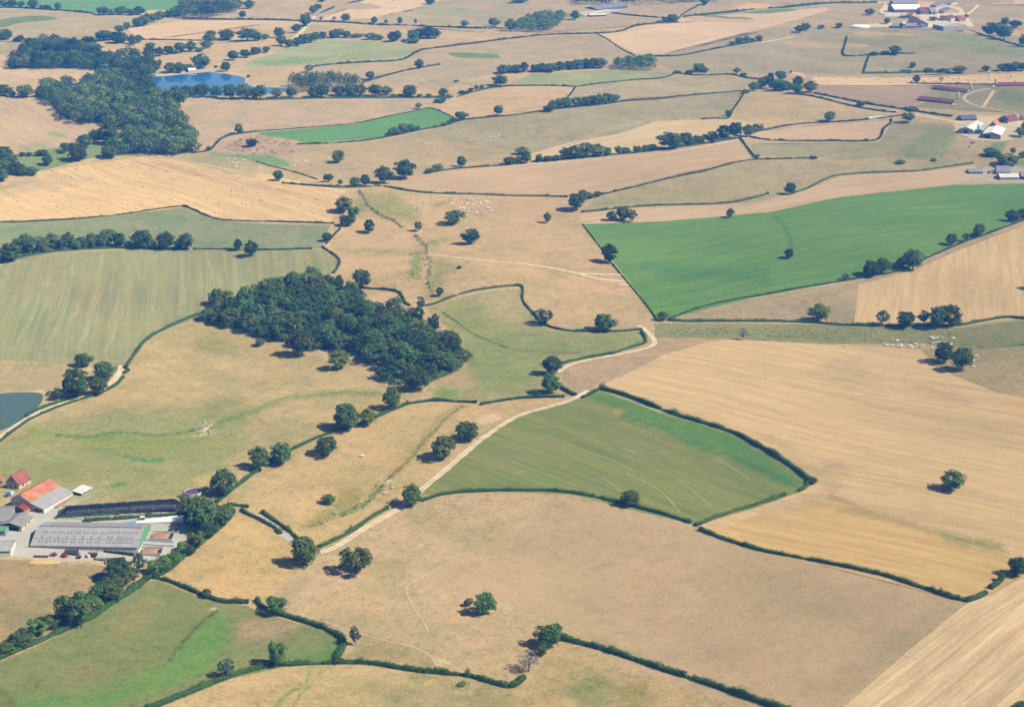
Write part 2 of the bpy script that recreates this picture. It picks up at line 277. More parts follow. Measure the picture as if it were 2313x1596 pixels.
 ('farmyard', 'yard', (230,208,176), [(1925,58),(1970,62),(2090,62),(2160,70),(2200,60),(2170,18),(2120,8),(2000,8),(1985,25),(2000,38),(2080,38),(2060,52),(1970,54)], None),
 ('farmyard', 'yard', (196,178,156), [(2180,392),(2230,376),(R_,370),(R_,412),(2312,413),(2200,410)], None),
 ('farmyard', 'yard', (196,186,170), [(1300,30),(1400,12),(1420,18),(1380,30),(1310,40)], None),
]
# soft patches of other ground cover: (field colour), strength, softness px, outline or line (+ half width)
def PL(c, s, soft, pts, w=None): return (c, s, soft, pts, w)
PATCH = [
 # bright meadow bottom-left
 PL((98,138,58), 1.0, 14, TL(0,3,[(0,1640),(300,1490),(700,1480),(1000,1420),(1250,1330),(1500,1180),(1650,1000),(1850,830),(2000,760),(2080,860),(2060,1010),(1960,1160),(1850,1300),(1550,1400),(1200,1520),(900,1640)])),
 PL((96,104,48), .8, 3, TL(0,3,[(1960,730),(1850,800),(1720,930),(1600,1070),(1540,1180)]), 3.0),
 PL((104,104,50), .7, 4, TL(0,3,[(0,1400),(60,1490),(130,1580)]), 4.0),
 PL((98,138,62), .8, 8, TL(1,3,[(640,980),(760,1000),(720,1190),(250,1195),(300,1120),(600,1100)])),
 PL((184,148,116), .9, 8, [(528,1422),(560,1396),(620,1393),(690,1414),(640,1436),(600,1450),(540,1446)]),
 PL((176,146,98), .6, 18, TL(0,3,[(560,1250),(800,1200),(1000,1280),(850,1350),(600,1330)])),
 PL((176,146,98), .5, 18, TL(0,3,[(1150,700),(1400,600),(1350,800),(1100,1000),(850,1000)])),
 # lower left brown paddock
 PL((190,150,112), .7, 8, TL(0,3,[(680,450),(760,380),(800,420),(820,500),(720,520),(660,490)])),
 PL((130,130,84), .5, 20, TL(0,3,[(0,700),(300,560),(560,600),(400,800),(100,960)])),
 # big left pasture : green wet valley and greener lower slope
 PL((142,144,86), 1.0, 22, [(L,1010),(0,990),(80,960),(250,935),(420,930),(560,920),(560,1000),(520,1060),(480,1120),(300,1140),(100,1120),(L,1100)]),
 PL((132,142,64), .9, 8, TL(0,2,[(200,740),(280,640),(420,660),(560,700),(720,740),(920,720),(1150,710),(1400,730),(1600,700),(1740,690),(1740,790),(1600,860),(1300,880),(1000,830),(700,790),(450,760)])),
 PL((84,124,50), .9, 3, TL(0,2,[(520,740),(700,750),(850,750),(1000,715),(1150,712),(1400,745),(1560,730),(1740,695)]), 2.6),
 PL((92,124,56), .8, 4, TL(0,2,[(1950,640),(2100,580),(2312,510)]) + TL(1,2,[(150,450),(300,395),(500,385),(750,350),(1000,355),(1120,358)]), 4.0),
 PL((78,132,60), .9, 3, TL(0,2,[(1070,915),(1200,920),(1330,950),(1480,940),(1470,980),(1360,990),(1200,965)])),
 PL((84,128,62), .8, 3, TL(0,2,[(790,860),(900,868),(950,882),(860,885)])),
 PL((70,130,52), .95, 2, TL(0,2,[(990,1190),(1060,1165),(1145,1160),(1120,1190),(1020,1208)])),
 PL((126,140,84), .7, 9, TL(0,2,[(420,1110),(650,1060),(740,1090),(600,1150),(450,1150)])),
 PL((126,138,84), .6, 9, TL(0,2,[(180,980),(300,980),(320,1010),(200,1050)])),
 PL((216,178,110), .8, 7, TL(0,2,[(1750,1130),(1900,1080),(1960,1110),(1880,1190),(1760,1200)])),
 PL((150,146,84), .7, 9, TL(0,1,[(1760,1460),(1900,1430),(2200,1510),(2312,1580),(2100,1640),(1750,1590)])),
 PL((136,138,90), .9, 12, TL(0,2,[(800,570),(1100,540),(1400,520),(1500,510),(1400,600),(1350,640),(1250,620),(900,600)])),
 PL((140,140,92), .8, 10, TL(0,2,[(1850,460),(2120,360),(2200,400),(1950,520)])),
 PL((150,146,98), .8, 14, TL(0,2,[(350,640),(500,560),(800,600),(1200,660),(1600,640),(1800,660),(1700,720),(1000,700),(400,690)])),
 PL((152,146,96), .7, 12, TL(1,2,[(0,620),(300,560),(600,640),(400,760),(100,860),(0,800)])),
 PL((206,190,158), .8, 1.5, [(340,172),(390,168),(450,162),(500,163),(556,174),(556,188),(600,195),(650,197)], 1.4),
 PL((196,178,138), .8, 2, [(0,884),(60,881),(102,886),(102,908),(84,928),(58,949),(25,967),(0,978)], 2.0),
 # long pasture with ditch
 PL((158,144,80), .7, 6, TL(1,2,[(1860,470),(1700,560),(1560,720),(1480,850),(1330,1000),(1180,1150)]), 9),
 PL((128,118,76), .7, 2, TL(1,2,[(1860,480),(1690,600),(1620,700),(1500,800),(1420,930),(1300,1040),(1200,1130)]), 1.6),
 PL((108,128,56), .85, 4, TL(1,2,[(1150,1190),(1060,1270),(1000,1350),(900,1400),(780,1450)]), 5),
 PL((150,142,72), .85, 8, TL(1,2,[(760,1220),(1000,1240),(900,1380),(700,1450),(600,1550),(400,1590),(560,1420),(700,1350)])),
 # green field of the middle: lush band, dry scars
 PL((88,134,60), 1.0, 8, TL(2,2,[(700,400),(810,345),(1050,420),(1400,545),(1700,640),(1950,710),(2150,830),(2420,1020),(2640,1180),(2500,1190),(2250,1090),(1900,900),(1700,860),(1450,720),(1150,600),(950,510)])),
 PL((76,118,66), .7, 6, TL(2,2,[(1000,560),(1300,660),(1600,800),(1900,900),(2200,1030),(2500,1150)]), 5),
 PL((186,164,104), .85, 3, TL(2,2,[(980,630),(1150,680),(1300,750),(1420,810),(1560,860)]), 2.6),
 PL((196,156,98), .8, 4, TL(2,2,[(890,540),(950,500),(1020,520),(960,560)])),
 PL((190,160,100), .7, 3, TL(2,2,[(690,470),(840,510)]), 2.0),
 PL((178,160,104), .7, 6, TL(2,2,[(1800,960),(1920,970),(1900,1010),(1820,990)])),
 PL((116,150,58), .7, 6, TL(2,2,[(1850,830),(1940,820),(1900,900),(1820,870)])),
 PL((110,142,64), .6, 14, TL(2,2,[(0,1150),(300,1080),(500,1200),(100,1220),(-400,1230)])),
 PL((150,142,88), .5, 14, TL(2,2,[(0,760),(300,700),(500,830),(200,960),(-250,1000)])),
 PL((152,146,92), .45, 16, TL(2,2,[(950,760),(1300,780),(1500,900),(1300,950),(1000,900)])),
 # big stubble: grey shadows of old rows, brown headlands
 PL((196,166,118), .9, 8, TL(3,2,[(0,780),(250,960),(450,1080),(600,1200),(560,1290),(300,1360),(0,1420)]), 15),
 PL((170,128,92), .6, 5, TL(3,2,[(570,1290),(750,1360),(900,1430)]), 5),
 PL((166,146,84), .75, 6, TL(3,2,[(640,1410),(900,1440),(1200,1520),(1450,1600),(1700,1660),(2100,1740)]), 6),
 PL((120,136,66), .6, 7, TL(3,3,[(1600,60),(1720,90),(1800,120)]), 8),
 PL((120,136,66), .6, 7, TL(3,3,[(1900,120),(2100,170)]), 8),
 PL((176,150,112), .5, 12, TL(3,2,[(300,170),(600,50),(800,40),(1000,250),(700,280)])),
 PL((172,146,110), .45, 14, TL(3,2,[(1250,260),(1500,290),(1800,420),(1600,450)])),
 PL((182,146,120), .7, 5, TL(3,2,[(480,990),(580,970),(700,1000),(680,1030),(540,1040)])),
 PL((218,164,98), .5, 12, TL(3,2,[(1950,400),(2312,420),(2700,520),(2312,500)])),
 PL((176,150,122), .6, 10, TL(2,2,[(480,290),(700,150),(900,90),(1100,60),(1300,100),(900,220),(650,320)])),
 # grazed field at the bottom
 PL((178,144,116), .5, 30, TL(3,3,[(750,600),(1000,600),(1250,780),(1000,820),(800,700)])),
 PL((180,148,118), .5, 30, TL(2,3,[(600,650),(1200,750),(1700,900),(2300,1200),(1900,1200),(1200,900)])),
 PL((178,160,118), .5, 30, TL(3,3,[(0,500),(500,600),(800,800),(200,760)])),
 PL((176,158,118), .6, 16, TL(3,3,[(1700,690),(1500,850),(1250,1050),(1000,1250),(900,1250),(1200,900),(1500,700)])),
 PL((150,148,102), .5, 6, TL(2,3,[(0,700),(400,830),(800,1000),(1200,1150)]), 2),
 PL((214,186,144), .6, 5, TL(2,3,[(-250,640),(0,710),(400,840),(650,930)]), 4),
 PL((150,146,96), .6, 6, TL(1,3,[(1550,170),(1300,270),(1200,330)]), 2.2),
 PL((146,140,90), .5, 4, TL(1,3,[(0,470),(120,360),(200,290)]), 1.5),
 # bottom pasture
 PL((110,128,64), .8, 6, TL(1,3,[(1380,1370),(1420,1300),(1600,1310),(1500,1370)])),
 PL((100,132,62), .8, 3, TL(1,3,[(170,1596),(260,1500),(400,1400)]), 3.5),
 PL((100,132,62), .8, 3, TL(1,3,[(450,1390),(490,1260)]), 2.5),
 PL((104,132,64), .8, 3, TL(1,3,[(500,1400),(400,1480),(330,1590)]), 2.5),
 PL((130,138,80), .8, 16, TL(2,3,[(450,1400),(700,1270),(850,1300),(900,1450),(850,1600),(600,1600)])),
 PL((150,138,70), .7, 16, TL(2,3,[(900,1430),(1200,1380),(1300,1500),(1200,1600),(950,1600)])),
 PL((150,146,96), .6, 20, TL(1,3,[(1000,1380),(1600,1350),(2312,1480),(2312,1650),(1300,1650)])),
 PL((150,138,88), .6, 12, TL(1,3,[(950,950),(1300,1030),(1550,1150),(1600,1230),(1100,1190),(850,1170)])),
 # middle: stream valley and its greens
 PL((148,148,78), .85, 9, TL(1,1,[(980,150),(1200,150),(1500,280),(1450,420),(1200,360),(1050,300),(880,330),(900,200)])),
 PL((128,140,70), .85, 7, TL(1,1,[(1420,700),(1500,680),(1500,800),(1480,920),(1380,920),(1400,800)])),
 PL((150,146,84), .8, 10, TL(1,1,[(1580,760),(1900,760),(1850,830),(1700,900),(1640,1040),(1700,1080),(1550,1100),(1550,900)])),
 PL((150,142,80), .7, 6, TL(1,1,[(700,645),(850,670),(1050,680),(1450,690)]), 3.5),
 PL((116,110,72), .85, 2, TL(1,1,[(930,130),(970,190),(1010,260),(1080,320),(1150,360),(1250,400),(1310,455)]), 2.6),
 PL((124,118,76), .85, 2, TL(1,1,[(1440,530),(1480,580),(1540,620),(1535,690),(1570,760),(1570,830),(1550,920),(1565,1010),(1590,1050)]), 2.0),
 PL((122,134,66), .7, 5, TL(1,1,[(1560,590),(1620,580),(1650,610),(1600,625)])),
 PL((122,130,72), .7, 4, TL(1,1,[(1590,280),(1680,240),(1750,215)]), 2.5),
 PL((140,146,78), .8, 14, TL(1,1,[(1700,1120),(1900,1130),(2050,1260),(2312,1370),(2400,1500),(2000,1500),(1800,1330)])),
 PL((130,142,78), .8, 14, TL(2,1,[(-500,1500),(0,1420),(400,1420),(900,1420),(1150,1420),(1180,1500),(900,1570),(300,1640),(200,1900),(-300,1950)])),
 PL((120,110,64), .8, 2, TL(1,1,[(1690,1230),(1800,1300),(1950,1420),(2080,1470),(2250,1540)])+TL(2,1,[(0,1550),(300,1590),(600,1590)]), 1.6),
 PL((96,138,60), .8, 5, TL(1,2,[(1560,320),(1750,310),(1830,350),(1820,410),(1680,400)])),
 PL((190,160,118), .8, 6, TL(1,2,[(1560,230),(1860,110),(1930,150),(2010,250),(1830,310),(1600,300)])),
 PL((198,170,128), .6, 14, TL(1,1,[(2050,1050),(2312,1020),(2420,1000),(2500,1200),(2312,1330),(2100,1220)])),
 # tramline field mottles, grey field greens
 PL((172,156,110), .6, 24, TL(0,1,[(100,900),(400,780),(560,800),(500,1050),(150,1120)])),
 PL((172,150,108), .4, 20, TL(0,1,[(700,1000),(1000,1000),(1000,1200),(700,1200)])),
 PL((138,146,98), .6, 14, TL(0,1,[(100,1180),(400,1120),(500,1300),(100,1400)])),
 PL((150,148,116), .7, 7, TL(0,1,[(1780,1280),(1560,1320),(1350,1420),(1200,1560),(1100,1620)]), 7),
 PL((150,146,116), .7, 4, TL(0,1,[(0,820),(200,750),(500,700),(900,675),(1300,680),(1750,690)]), 3),
 PL((112,140,84), .7, 9, TL(0,1,[(0,460),(250,450),(450,480),(250,530),(0,540)])),
 PL((112,140,92), .6, 10, TL(0,1,[(1400,380),(1600,370),(1650,420),(1480,460)])),
 PL((120,140,94), .6, 10, TL(0,1,[(1700,640),(2000,560),(2312,600),(2312,640),(1800,660)])),
 PL((178,158,122), .7, 8, TL(0,1,[(0,100),(200,20),(500,-40),(850,10),(700,60),(500,110),(0,180)])),
 PL((176,146,112), .5, 14, TL(0,0,[(1200,1480),(1500,1420),(1700,1500),(2312,1650),(2600,1720),(2400,1760),(1700,1600)])),
 # green field on the right: yellower parts
 PL((96,150,58), .6, 10, TL(2,1,[(640,440),(700,440),(900,700),(1100,900),(1300,1100),(1400,1260),(1310,1270),(1100,1010)])),
 PL((98,148,60), .5, 14, TL(2,1,[(1450,1080),(1700,1010),(1850,1050),(1700,1150),(1500,1200)])),
 PL((104,152,60), .5, 10, TL(3,1,[(0,980),(250,850),(330,850),(250,980),(60,1030)])),
 PL((66,118,68), .6, 12, TL(2,1,[(1200,830),(1900,830),(2312,850),(2312,960),(1500,920)])),
 PL((62,112,62), .6, 3, TL(3,1,[(70,370),(150,450),(200,560),(220,700)]), 3),
 PL((136,146,96), .6, 7, TL(1,0,[(0,550),(300,530),(600,540),(1000,500),(1440,465)]), 6),
 PL((96,150,84), .8, 4, TL(1,0,[(-60,575),(200,545),(420,540),(500,560),(300,580)])),
 PL((92,144,84), .85, 3, TL(1,0,[(-420,1380),(0,1400),(120,1400),(260,1450),(340,1510),(150,1510),(0,1460),(-350,1410)])),
 PL((116,146,92), .7, 3, TL(1,0,[(1760,95),(1860,75),(1940,95),(1850,110)])),
 PL((132,144,88), .5, 8, TL(2,1,[(650,270),(750,220),(1000,200),(1400,220),(1000,270),(700,300)])),
 PL((118,134,84), .6, 6, TL(3,0,[(1100,1400),(1500,1150),(1680,1200),(1600,1350),(1400,1420)])),
 PL((92,140,66), .6, 5, TL(3,0,[(1560,1400),(1680,1250)]), 5),
 PL((112,120,70), .7, 5, TL(3,0,[(2080,820),(2312,830),(2330,960),(2150,940),(2050,880)])),
 PL((86,140,66), .8, 4, TL(3,0,[(2240,1440),(2400,1440),(2400,1510),(2230,1500)])),
 PL((92,132,72), .8, 4, TL(3,0,[(1960,1330),(2060,1290),(2150,1300),(2080,1400),(1960,1420)])),
 PL((118,136,92), .6, 5, TL(3,0,[(1400,860),(1500,800),(1800,850),(1700,880),(1450,890)])),
 PL((124,144,88), .6, 5, TL(3,0,[(1500,320),(1700,290),(2000,350),(2312,440),(2312,520),(1900,480)])),
 PL((84,142,66), .7, 4, TL(0,0,[(430,1200),(560,1200),(600,1225),(470,1235)])),
 PL((118,142,82), .5, 10, TL(0,0,[(200,1310),(420,1290),(500,1330),(220,1370)])),
 PL((172,140,112), .5, 16, TL(0,0,[(0,900),(200,920),(300,1000),(0,1050)])),
 PL((150,146,106), .6, 8, TL(0,0,[(1600,1400),(1900,1380),(2312,1500),(2312,1600),(1900,1560)])),
 # bare earth
 PL((226,196,160), .9, 3, TL(1,2,[(1980,600),(2080,545),(2230,550),(2200,600),(2080,640),(1990,630)])),
 PL((222,198,160), .9, 3, TL(1,3,[(1580,1130),(1680,1150),(1760,1190),(1790,1225),(1700,1200),(1660,1250)])),
 PL((214,192,154), .8, 4, TL(1,3,[(1780,1430),(1850,1450),(1960,1430),(1950,1380),(2000,1400),(1960,1480),(1800,1490)])),
 PL((222,198,158), .9, 2, TL(0,3,[(1890,710),(1930,690),(1990,720),(1920,718)])),
 PL((220,190,150), .8, 3, TL(1,1,[(730,535),(780,470),(830,490),(770,510)])),
 PL((226,204,176), .85, 3, TL(1,1,[(1370,490),(1450,520),(1500,490),(1440,500)])),
 PL((222,200,168), .8, 3, TL(0,2,[(1730,740),(1850,715),(1940,715),(1850,745)])),
 PL((224,200,166), .8, 2, TL(1,2,[(510,1400),(560,1390),(690,1385),(560,1410)])),
 PL((218,198,168), .8, 2, TL(1,2,[(1130,1160),(1190,1140),(1280,1155),(1200,1180)])),
 PL((222,192,150), .8, 4, TL(0,2,[(700,130),(800,120),(870,95),(850,150),(760,160)])),
 PL((232,206,160), .9, 2, TL(0,2,[(0,360),(100,365),(250,350),(380,330),(430,360),(380,345),(100,378)])),
 PL((214,180,120), .8, 2.5, TL(3,3,[(650,1596),(900,1370),(1180,1160),(1450,960),(1700,730)]), 2.0),
 PL((196,164,120), .7, 3, TL(0,3,[(0,1170),(300,1050),(640,905),(800,810),(1000,680),(1180,550),(1320,440),(1420,440),(1700,560),(1880,640)]), 2.0),
 PL((200,176,140), .8, 4, TL(0,3,[(230,230),(600,250),(950,260),(880,300),(350,300)])),
 PL((196,190,184), .9, 4, TL(0,3,[(1330,110),(1700,60),(1640,150),(1560,200),(1400,250),(1280,260)])),
 PL((216,184,126), .7, 5, TL(2,0,[(1330,1075),(1560,1090),(1700,1085),(1480,1120),(1300,1110)])),
 PL((208,192,160), .6, 3, TL(2,0,[(640,1230),(900,1170),(1150,1110),(1330,1060)]), 1.5),
 PL((214,184,140), .7, 3, TL(1,0,[(1900,740),(2050,710),(2312,680)]), 2.5),
]
def sdist(P, pts, closed):
    pts = np.asarray(pts, float); n = len(pts); d = np.full(len(P), 1e9); ins = np.zeros(len(P), bool)
    for i in range(n if closed else n-1):
        a = pts[i]; b = pts[(i+1) % n]; ab = b-a; t = np.clip(((P-a)@ab)/(ab@ab+1e-9), 0, 1)
        d = np.minimum(d, np.linalg.norm(P-(a+t[:, None]*ab), axis=1))
        if closed and abs(b[1]-a[1]) > 1e-9:
            c = (a[1] > P[:, 1]) != (b[1] > P[:, 1]); xi = a[0] + (P[:, 1]-a[1])*(b[0]-a[0])/(b[1]-a[1]); ins ^= c & (P[:, 0] < xi)
    return np.where(ins, -d, d) if closed else d
def wig(P, s, k):
    return np.sin(P[:, 0]/s*1.0+P[:, 1]/s*1.7+k)+0.7*np.sin(P[:, 0]/s*2.3-P[:, 1]/s*3.1+2*k)+0.5*np.sin(P[:, 0]/s*4.9+P[:, 1]/s*6.3+3*k)
def paint(P, base):
    C = np.repeat(np.asarray(base, float)[None], len(P), 0)
    lo, hi = P.min(0), P.max(0)
    for c, s, soft, pts, w in PATCH:
        a = np.asarray(pts, float); m = soft*1.5 + (w or 0) + 6
        if (a.max(0)+m < lo).any() or (a.min(0)-m > hi).any(): continue
        sel = np.where(((P > a.min(0)-m) & (P < a.max(0)+m)).all(1))[0]
        if len(sel) == 0: continue
        Q = P[sel]; j = min(soft*0.6, 7.0); d = sdist(Q, pts, w is None)
        d = d + 0.6*j*wig(Q*np.array([1, 1.9]), 3+soft*1.1, c[0]) + 0.45*j*wig(Q*np.array([1, 2.1]), 1.6+soft*.25, c[1]) + 0.35*j*RNG.standard_normal(len(Q))
        if w is not None: d = d - w
        k = np.clip(0.5 - d/(2.0*soft), 0, 1)*s*np.clip(.82 + .22*wig(Q*np.array([1, 2.2]), 5.0, c[2]) + .10*RNG.standard_normal(len(Q)), .25, 1.0)
        C[sel] = C[sel]*(1-k[:, None]) + np.asarray(c, float)*k[:, None]
    return C
def tone(C):                                                          # measured against the picture: greens and straw are softer than first judged
    C = np.asarray(C, float); lum = (C*np.array([.3, .59, .11])).sum(-1, keepdims=True)
    g = np.clip((C[..., 1:2]-C[..., 0:1])/10.0 + 1.0, 0, 1); k = 0.12*(1-g) + 0.12*g
    return np.clip(C*(1-k) + lum*k + np.array([-3.0, 0.0, -2.0]) + g*np.array([5.0, 6.0, 2.0]), 0, 250)
def build_land():
    verts = []; edges = []
    for i, f in enumerate(FIELDS):
        idx = []; pl = f[3]
        if sum(a[0]*b[1]-b[0]*a[1] for a, b in zip(pl, pl[1:]+pl[:1])) < 0: pl = pl[::-1]
        for (x, y) in pl:
            idx.append(len(verts)); verts.append(Vector((x, y)))
        edges += list(zip(idx, idx[1:]+idx[:1]))
    st = []
    y = -105.0
    while y < B_:
        step = 12.0 if -10 < y < 1606 else 40.0
        x = L
        while x < R_:
            sx = 14.0 if -10 < x < 2322 and -10 < y < 1606 else 45.0
            st.append((x+random.uniform(-.35, .35)*sx, y+random.uniform(-.3, .3)*step)); x += sx
        y += step
    verts += [Vector((min(max(a, L+1), R_-1), min(max(b, -109), B_-1))) for a, b in st]
    vo, eo, fo, ov, oe, of = delaunay_2d_cdt(verts, edges, [], 0, 1e-4)
    P = np.array([(v.x, v.y) for v in vo]); Tn = np.array([f for f in fo], np.int64)
    cen = P[Tn].mean(1); own = np.zeros(len(Tn), int)
    for i, f in enumerate(FIELDS):
        if i: own[sdist(cen, f[3], True) < 0] = i
    for i, (name, kind, colr, poly, dr) in enumerate(FIELDS):
        t = Tn[own == i]
        if len(t) == 0: continue
        u, inv = np.unique(t, return_inverse=True); p = P[u]; t = inv.reshape(-1, 3)
        for _ in range(2):                                            # split every triangle in four, twice
            e = np.sort(np.concatenate([t[:, [0, 1]], t[:, [1, 2]], t[:, [2, 0]]]), 1)
            ue, ie = np.unique(e, axis=0, return_inverse=True); ie = ie.reshape(3, -1) + len(p)
            p = np.concatenate([p, p[ue].mean(1)])
            a, b, c = t.T; t = np.concatenate([np.stack(q, 1) for q in ((a, ie[0], ie[2]), (b, ie[1], ie[0]), (c, ie[2], ie[1]), (ie[0], ie[1], ie[2]))])
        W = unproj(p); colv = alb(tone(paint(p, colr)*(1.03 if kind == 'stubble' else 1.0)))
        me = bpy.data.meshes.new(name); me.vertices.add(len(W)); me.vertices.foreach_set('co', W.astype(np.float32).ravel())
        a, b, c = W[t[:, 0]], W[t[:, 1]], W[t[:, 2]]
        flip = np.cross(b-a, c-a)[:, 2] < 0; t[flip] = t[flip][:, ::-1]
        n = len(t); me.loops.add(3*n); me.loops.foreach_set('vertex_index', t.astype(np.int32).ravel())
        me.polygons.add(n); me.polygons.foreach_set('loop_start', np.arange(0, 3*n, 3, dtype=np.int32)); me.polygons.foreach_set('loop_total', np.full(n, 3, np.int32))
        me.polygons.foreach_set('use_smooth', np.ones(n, bool)); me.update()
        ca = me.attributes.new('tint', 'FLOAT_COLOR', 'POINT'); ca.data.foreach_set('color', np.concatenate([colv, np.ones((len(W), 1))], 1).astype(np.float32).ravel())
        e = 2.0; nx = -(hgt(W[:, 0]+e, W[:, 1])-hgt(W[:, 0]-e, W[:, 1]))/(2*e); ny = -(hgt(W[:, 0], W[:, 1]+e)-hgt(W[:, 0], W[:, 1]-e))/(2*e)
        nn = np.stack([nx, ny, np.ones(len(W))], 1); nn /= np.linalg.norm(nn, axis=1)[:, None]
        me.normals_split_custom_set_from_vertices(nn.tolist())
        dv = None
        if dr is not None:
            q = unproj([dr[:2], dr[2:]]); dv = (q[1]-q[0])[:2]
        elif kind != 'pasture' and kind != 'yard': dv = (1, 0)
        me.materials.append(fieldmat(name+'_ground', kind, dv, {'straw_field': 1.3, 'grazed_field': 0.6, 'stubble_field': 0.85}.get(name, 1.0)))
        structure(link(name, me))
build_land()

def far_ground():                                                     # the country goes on to the horizon
    V = []; F = []; nr, na = 60, 128
    for i in range(nr):
        r = 120*(1.085**i) - 119
        for j in range(na):
            a = 2*math.pi*j/na; x, y = r*math.cos(a), 1500 + r*math.sin(a); V.append((x, y, float(hgt(np.array(x), np.array(y))) - 1.6))
    for i in range(nr-1):
        for j in range(na):
            a, b = i*na+j, i*na+(j+1) % na; F.append((a, a+na, b+na, b))
    m, nt, out = nodemat('far_country'); tc = N(nt, 'ShaderNodeTexCoord')
    v = N(nt, 'ShaderNodeTexVoronoi'); v.inputs['Scale'].default_value = 1/260.0; nt.links.new(tc.outputs['Object'], v.inputs['Vector'])
    r = N(nt, 'ShaderNodeValToRGB'); sep = N(nt, 'ShaderNodeSeparateColor'); nt.links.new(v.outputs['Color'], sep.inputs[0]); nt.links.new(sep.outputs[0], r.inputs[0])
    cols = [(196,166,126), (182,160,120), (206,174,130), (120,138,80), (190,164,126), (172,158,114)]; r.color_ramp.interpolation = 'CONSTANT'
    while len(r.color_ramp.elements) < len(cols): r.color_ramp.elements.new(0.5)
    for i, c in enumerate(cols): r.color_ramp.elements[i].position = i/len(cols); r.color_ramp.elements[i].color = (*alb(c), 1)
    f = remap(nt, noise(nt, tc.outputs['Object'], 0.05, 5.0), 0.3, 0.7, 0.85, 1.15)
    hs = N(nt, 'ShaderNodeHueSaturation'); nt.links.new(r.outputs[0], hs.inputs['Color']); nt.links.new(f, hs.inputs['Value'])
    d = N(nt, 'ShaderNodeBsdfDiffuse'); nt.links.new(hs.outputs[0], d.inputs[0]); nt.links.new(d.outputs[0], out.inputs[0])
    structure(link('ground', mesh_from('ground', V, F, m, True)))
far_ground()

# ------------------------------------------------------------------ water
def densify(pts, step):
    out = []
    for (a, b) in zip(pts[:-1], pts[1:]):
        a = np.asarray(a, float); b = np.asarray(b, float); n = max(1, int(np.linalg.norm(b-a)/step))
        for i in range(n): out.append(a+(b-a)*i/n)
    out.append(np.asarray(pts[-1], float)); return np.array(out)
def smooth_line(pts, it=3):
    p = np.asarray(pts, float)
    for _ in range(it):
        if len(p) < 3: return p
        q = [p[0]]
        for a, b in zip(p[:-1], p[1:]): q += [a*.75+b*.25, a*.25+b*.75]
        q.append(p[-1]); p = np.array(q)
    return p
def watermat(name, rgb, rough=0.06):
    m, nt, out = nodemat(name); b = N(nt, 'ShaderNodeBsdfPrincipled'); b.inputs['Base Color'].default_value = (*rgb, 1)
    b.inputs['Roughness'].default_value = rough; b.inputs['IOR'].default_value = 1.33; b.inputs['Specular IOR Level'].default_value = 0.6
    tc = N(nt, 'ShaderNodeTexCoord'); bp = N(nt, 'ShaderNodeBump'); bp.inputs['Strength'].default_value = 0.04; bp.inputs['Distance'].default_value = 0.1
    nt.links.new(noise(nt, tc.outputs['Object'], 0.6, 3.0), bp.inputs['Height']); nt.links.new(bp.outputs[0], b.inputs['Normal'])
    nt.links.new(b.outputs[0], out.inputs[0]); return m
def pond(name, poly, rgb, label):
    p = smooth_line(list(poly)+[poly[0]], 2)[:-1]; W = unproj(p); z = float(np.max(W[:, 2])) + 0.12
    V = [(x, y, z) for x, y, _ in W]; me = mesh_from(name, V, [list(range(len(V)))], watermat(name+'_water', rgb))
    o = link(name, me); structure(o); o['label'] = label; return o
pond('pond', [(-300,905),(-60,890),(0,889),(60,886),(98,888),(97,906),(80,925),(55,946),(25,963),(0,974),(-300,1060)], (0.055,0.09,0.07), 'dull green farm pond beside the lane')
pond('lake', [(340,175),(390,171),(450,165),(475,163),(500,166),(540,172),(556,177),(550,188),(578,199),(600,197),(650,199),(652,208),(560,216),(430,219),(350,226),(345,200)], (0.02,0.10,0.26), 'blue lake behind the wooded dam')

# ------------------------------------------------------------------ tracks and paths
def ribbon(W, half, lift):
    d = np.gradient(W[:, :2], axis=0); n = np.stack([-d[:, 1], d[:, 0]], 1); n /= np.linalg.norm(n, axis=1)[:, None]+1e-9
    V = []; F = []
    for i, (w, q) in enumerate(zip(W, n)):
        hw = half*(1+0.22*math.sin(i*1.7)+0.15*math.sin(i*0.61+1))
        for s in (-1, 1):
            x, y = w[0]+s*q[0]*hw, w[1]+s*q[1]*hw; V.append((x, y, float(hgt(np.array(x), np.array(y)))+lift))
    for i in range(len(W)-1): F.append((2*i, 2*i+2, 2*i+3, 2*i+1))
    return V, F
def worldline(pts, stepm=4.0):
    W = unproj(smooth_line(pts, 3)); L2 = densify(W[:, :2], stepm)
    return np.stack([L2[:, 0], L2[:, 1], hgt(L2[:, 0], L2[:, 1])], 1)
def offset(W, o):
    d = np.gradient(W[:, :2], axis=0); n = np.stack([-d[:, 1], d[:, 0]], 1); n /= np.linalg.norm(n, axis=1)[:, None]+1e-9
    Q = W.copy(); Q[:, :2] += n*o; return Q
M_CHALK = plain('chalk_track', (232,214,184), 0.95, 0.12, 0.4); M_DUST = plain('dust_path', (212,186,144), 0.95, 0.14, 0.4)
M_GREY = plain('grey_lane', (186,184,180), 0.9, 0.10, 0.4); M_VERGE = plain('track_verge', (190,166,122), 0.95, 0.18, 0.5)
M_DARKROAD = plain('tarmac', (150,146,150), 0.9, 0.08, 0.4)
def track(pts, kind='ruts', mat=None, half=0.55, gap=0.95, lift=0.14, name='track'):
    W = worldline(pts)
    if kind == 'ruts':
        V, F = ribbon(W, gap+half+0.35, lift); o = link(name, mesh_from(name, V, F, M_VERGE)); structure(o)
        for s in (-1, 1):
            V, F = ribbon(offset(W, s*gap), half, lift+0.05); link('wheel_rut', mesh_from('wheel_rut', V, F, mat or M_CHALK), o)
    else:
        V, F = ribbon(W, half, lift); structure(link(name, mesh_from(name, V, F, mat or M_DUST)))
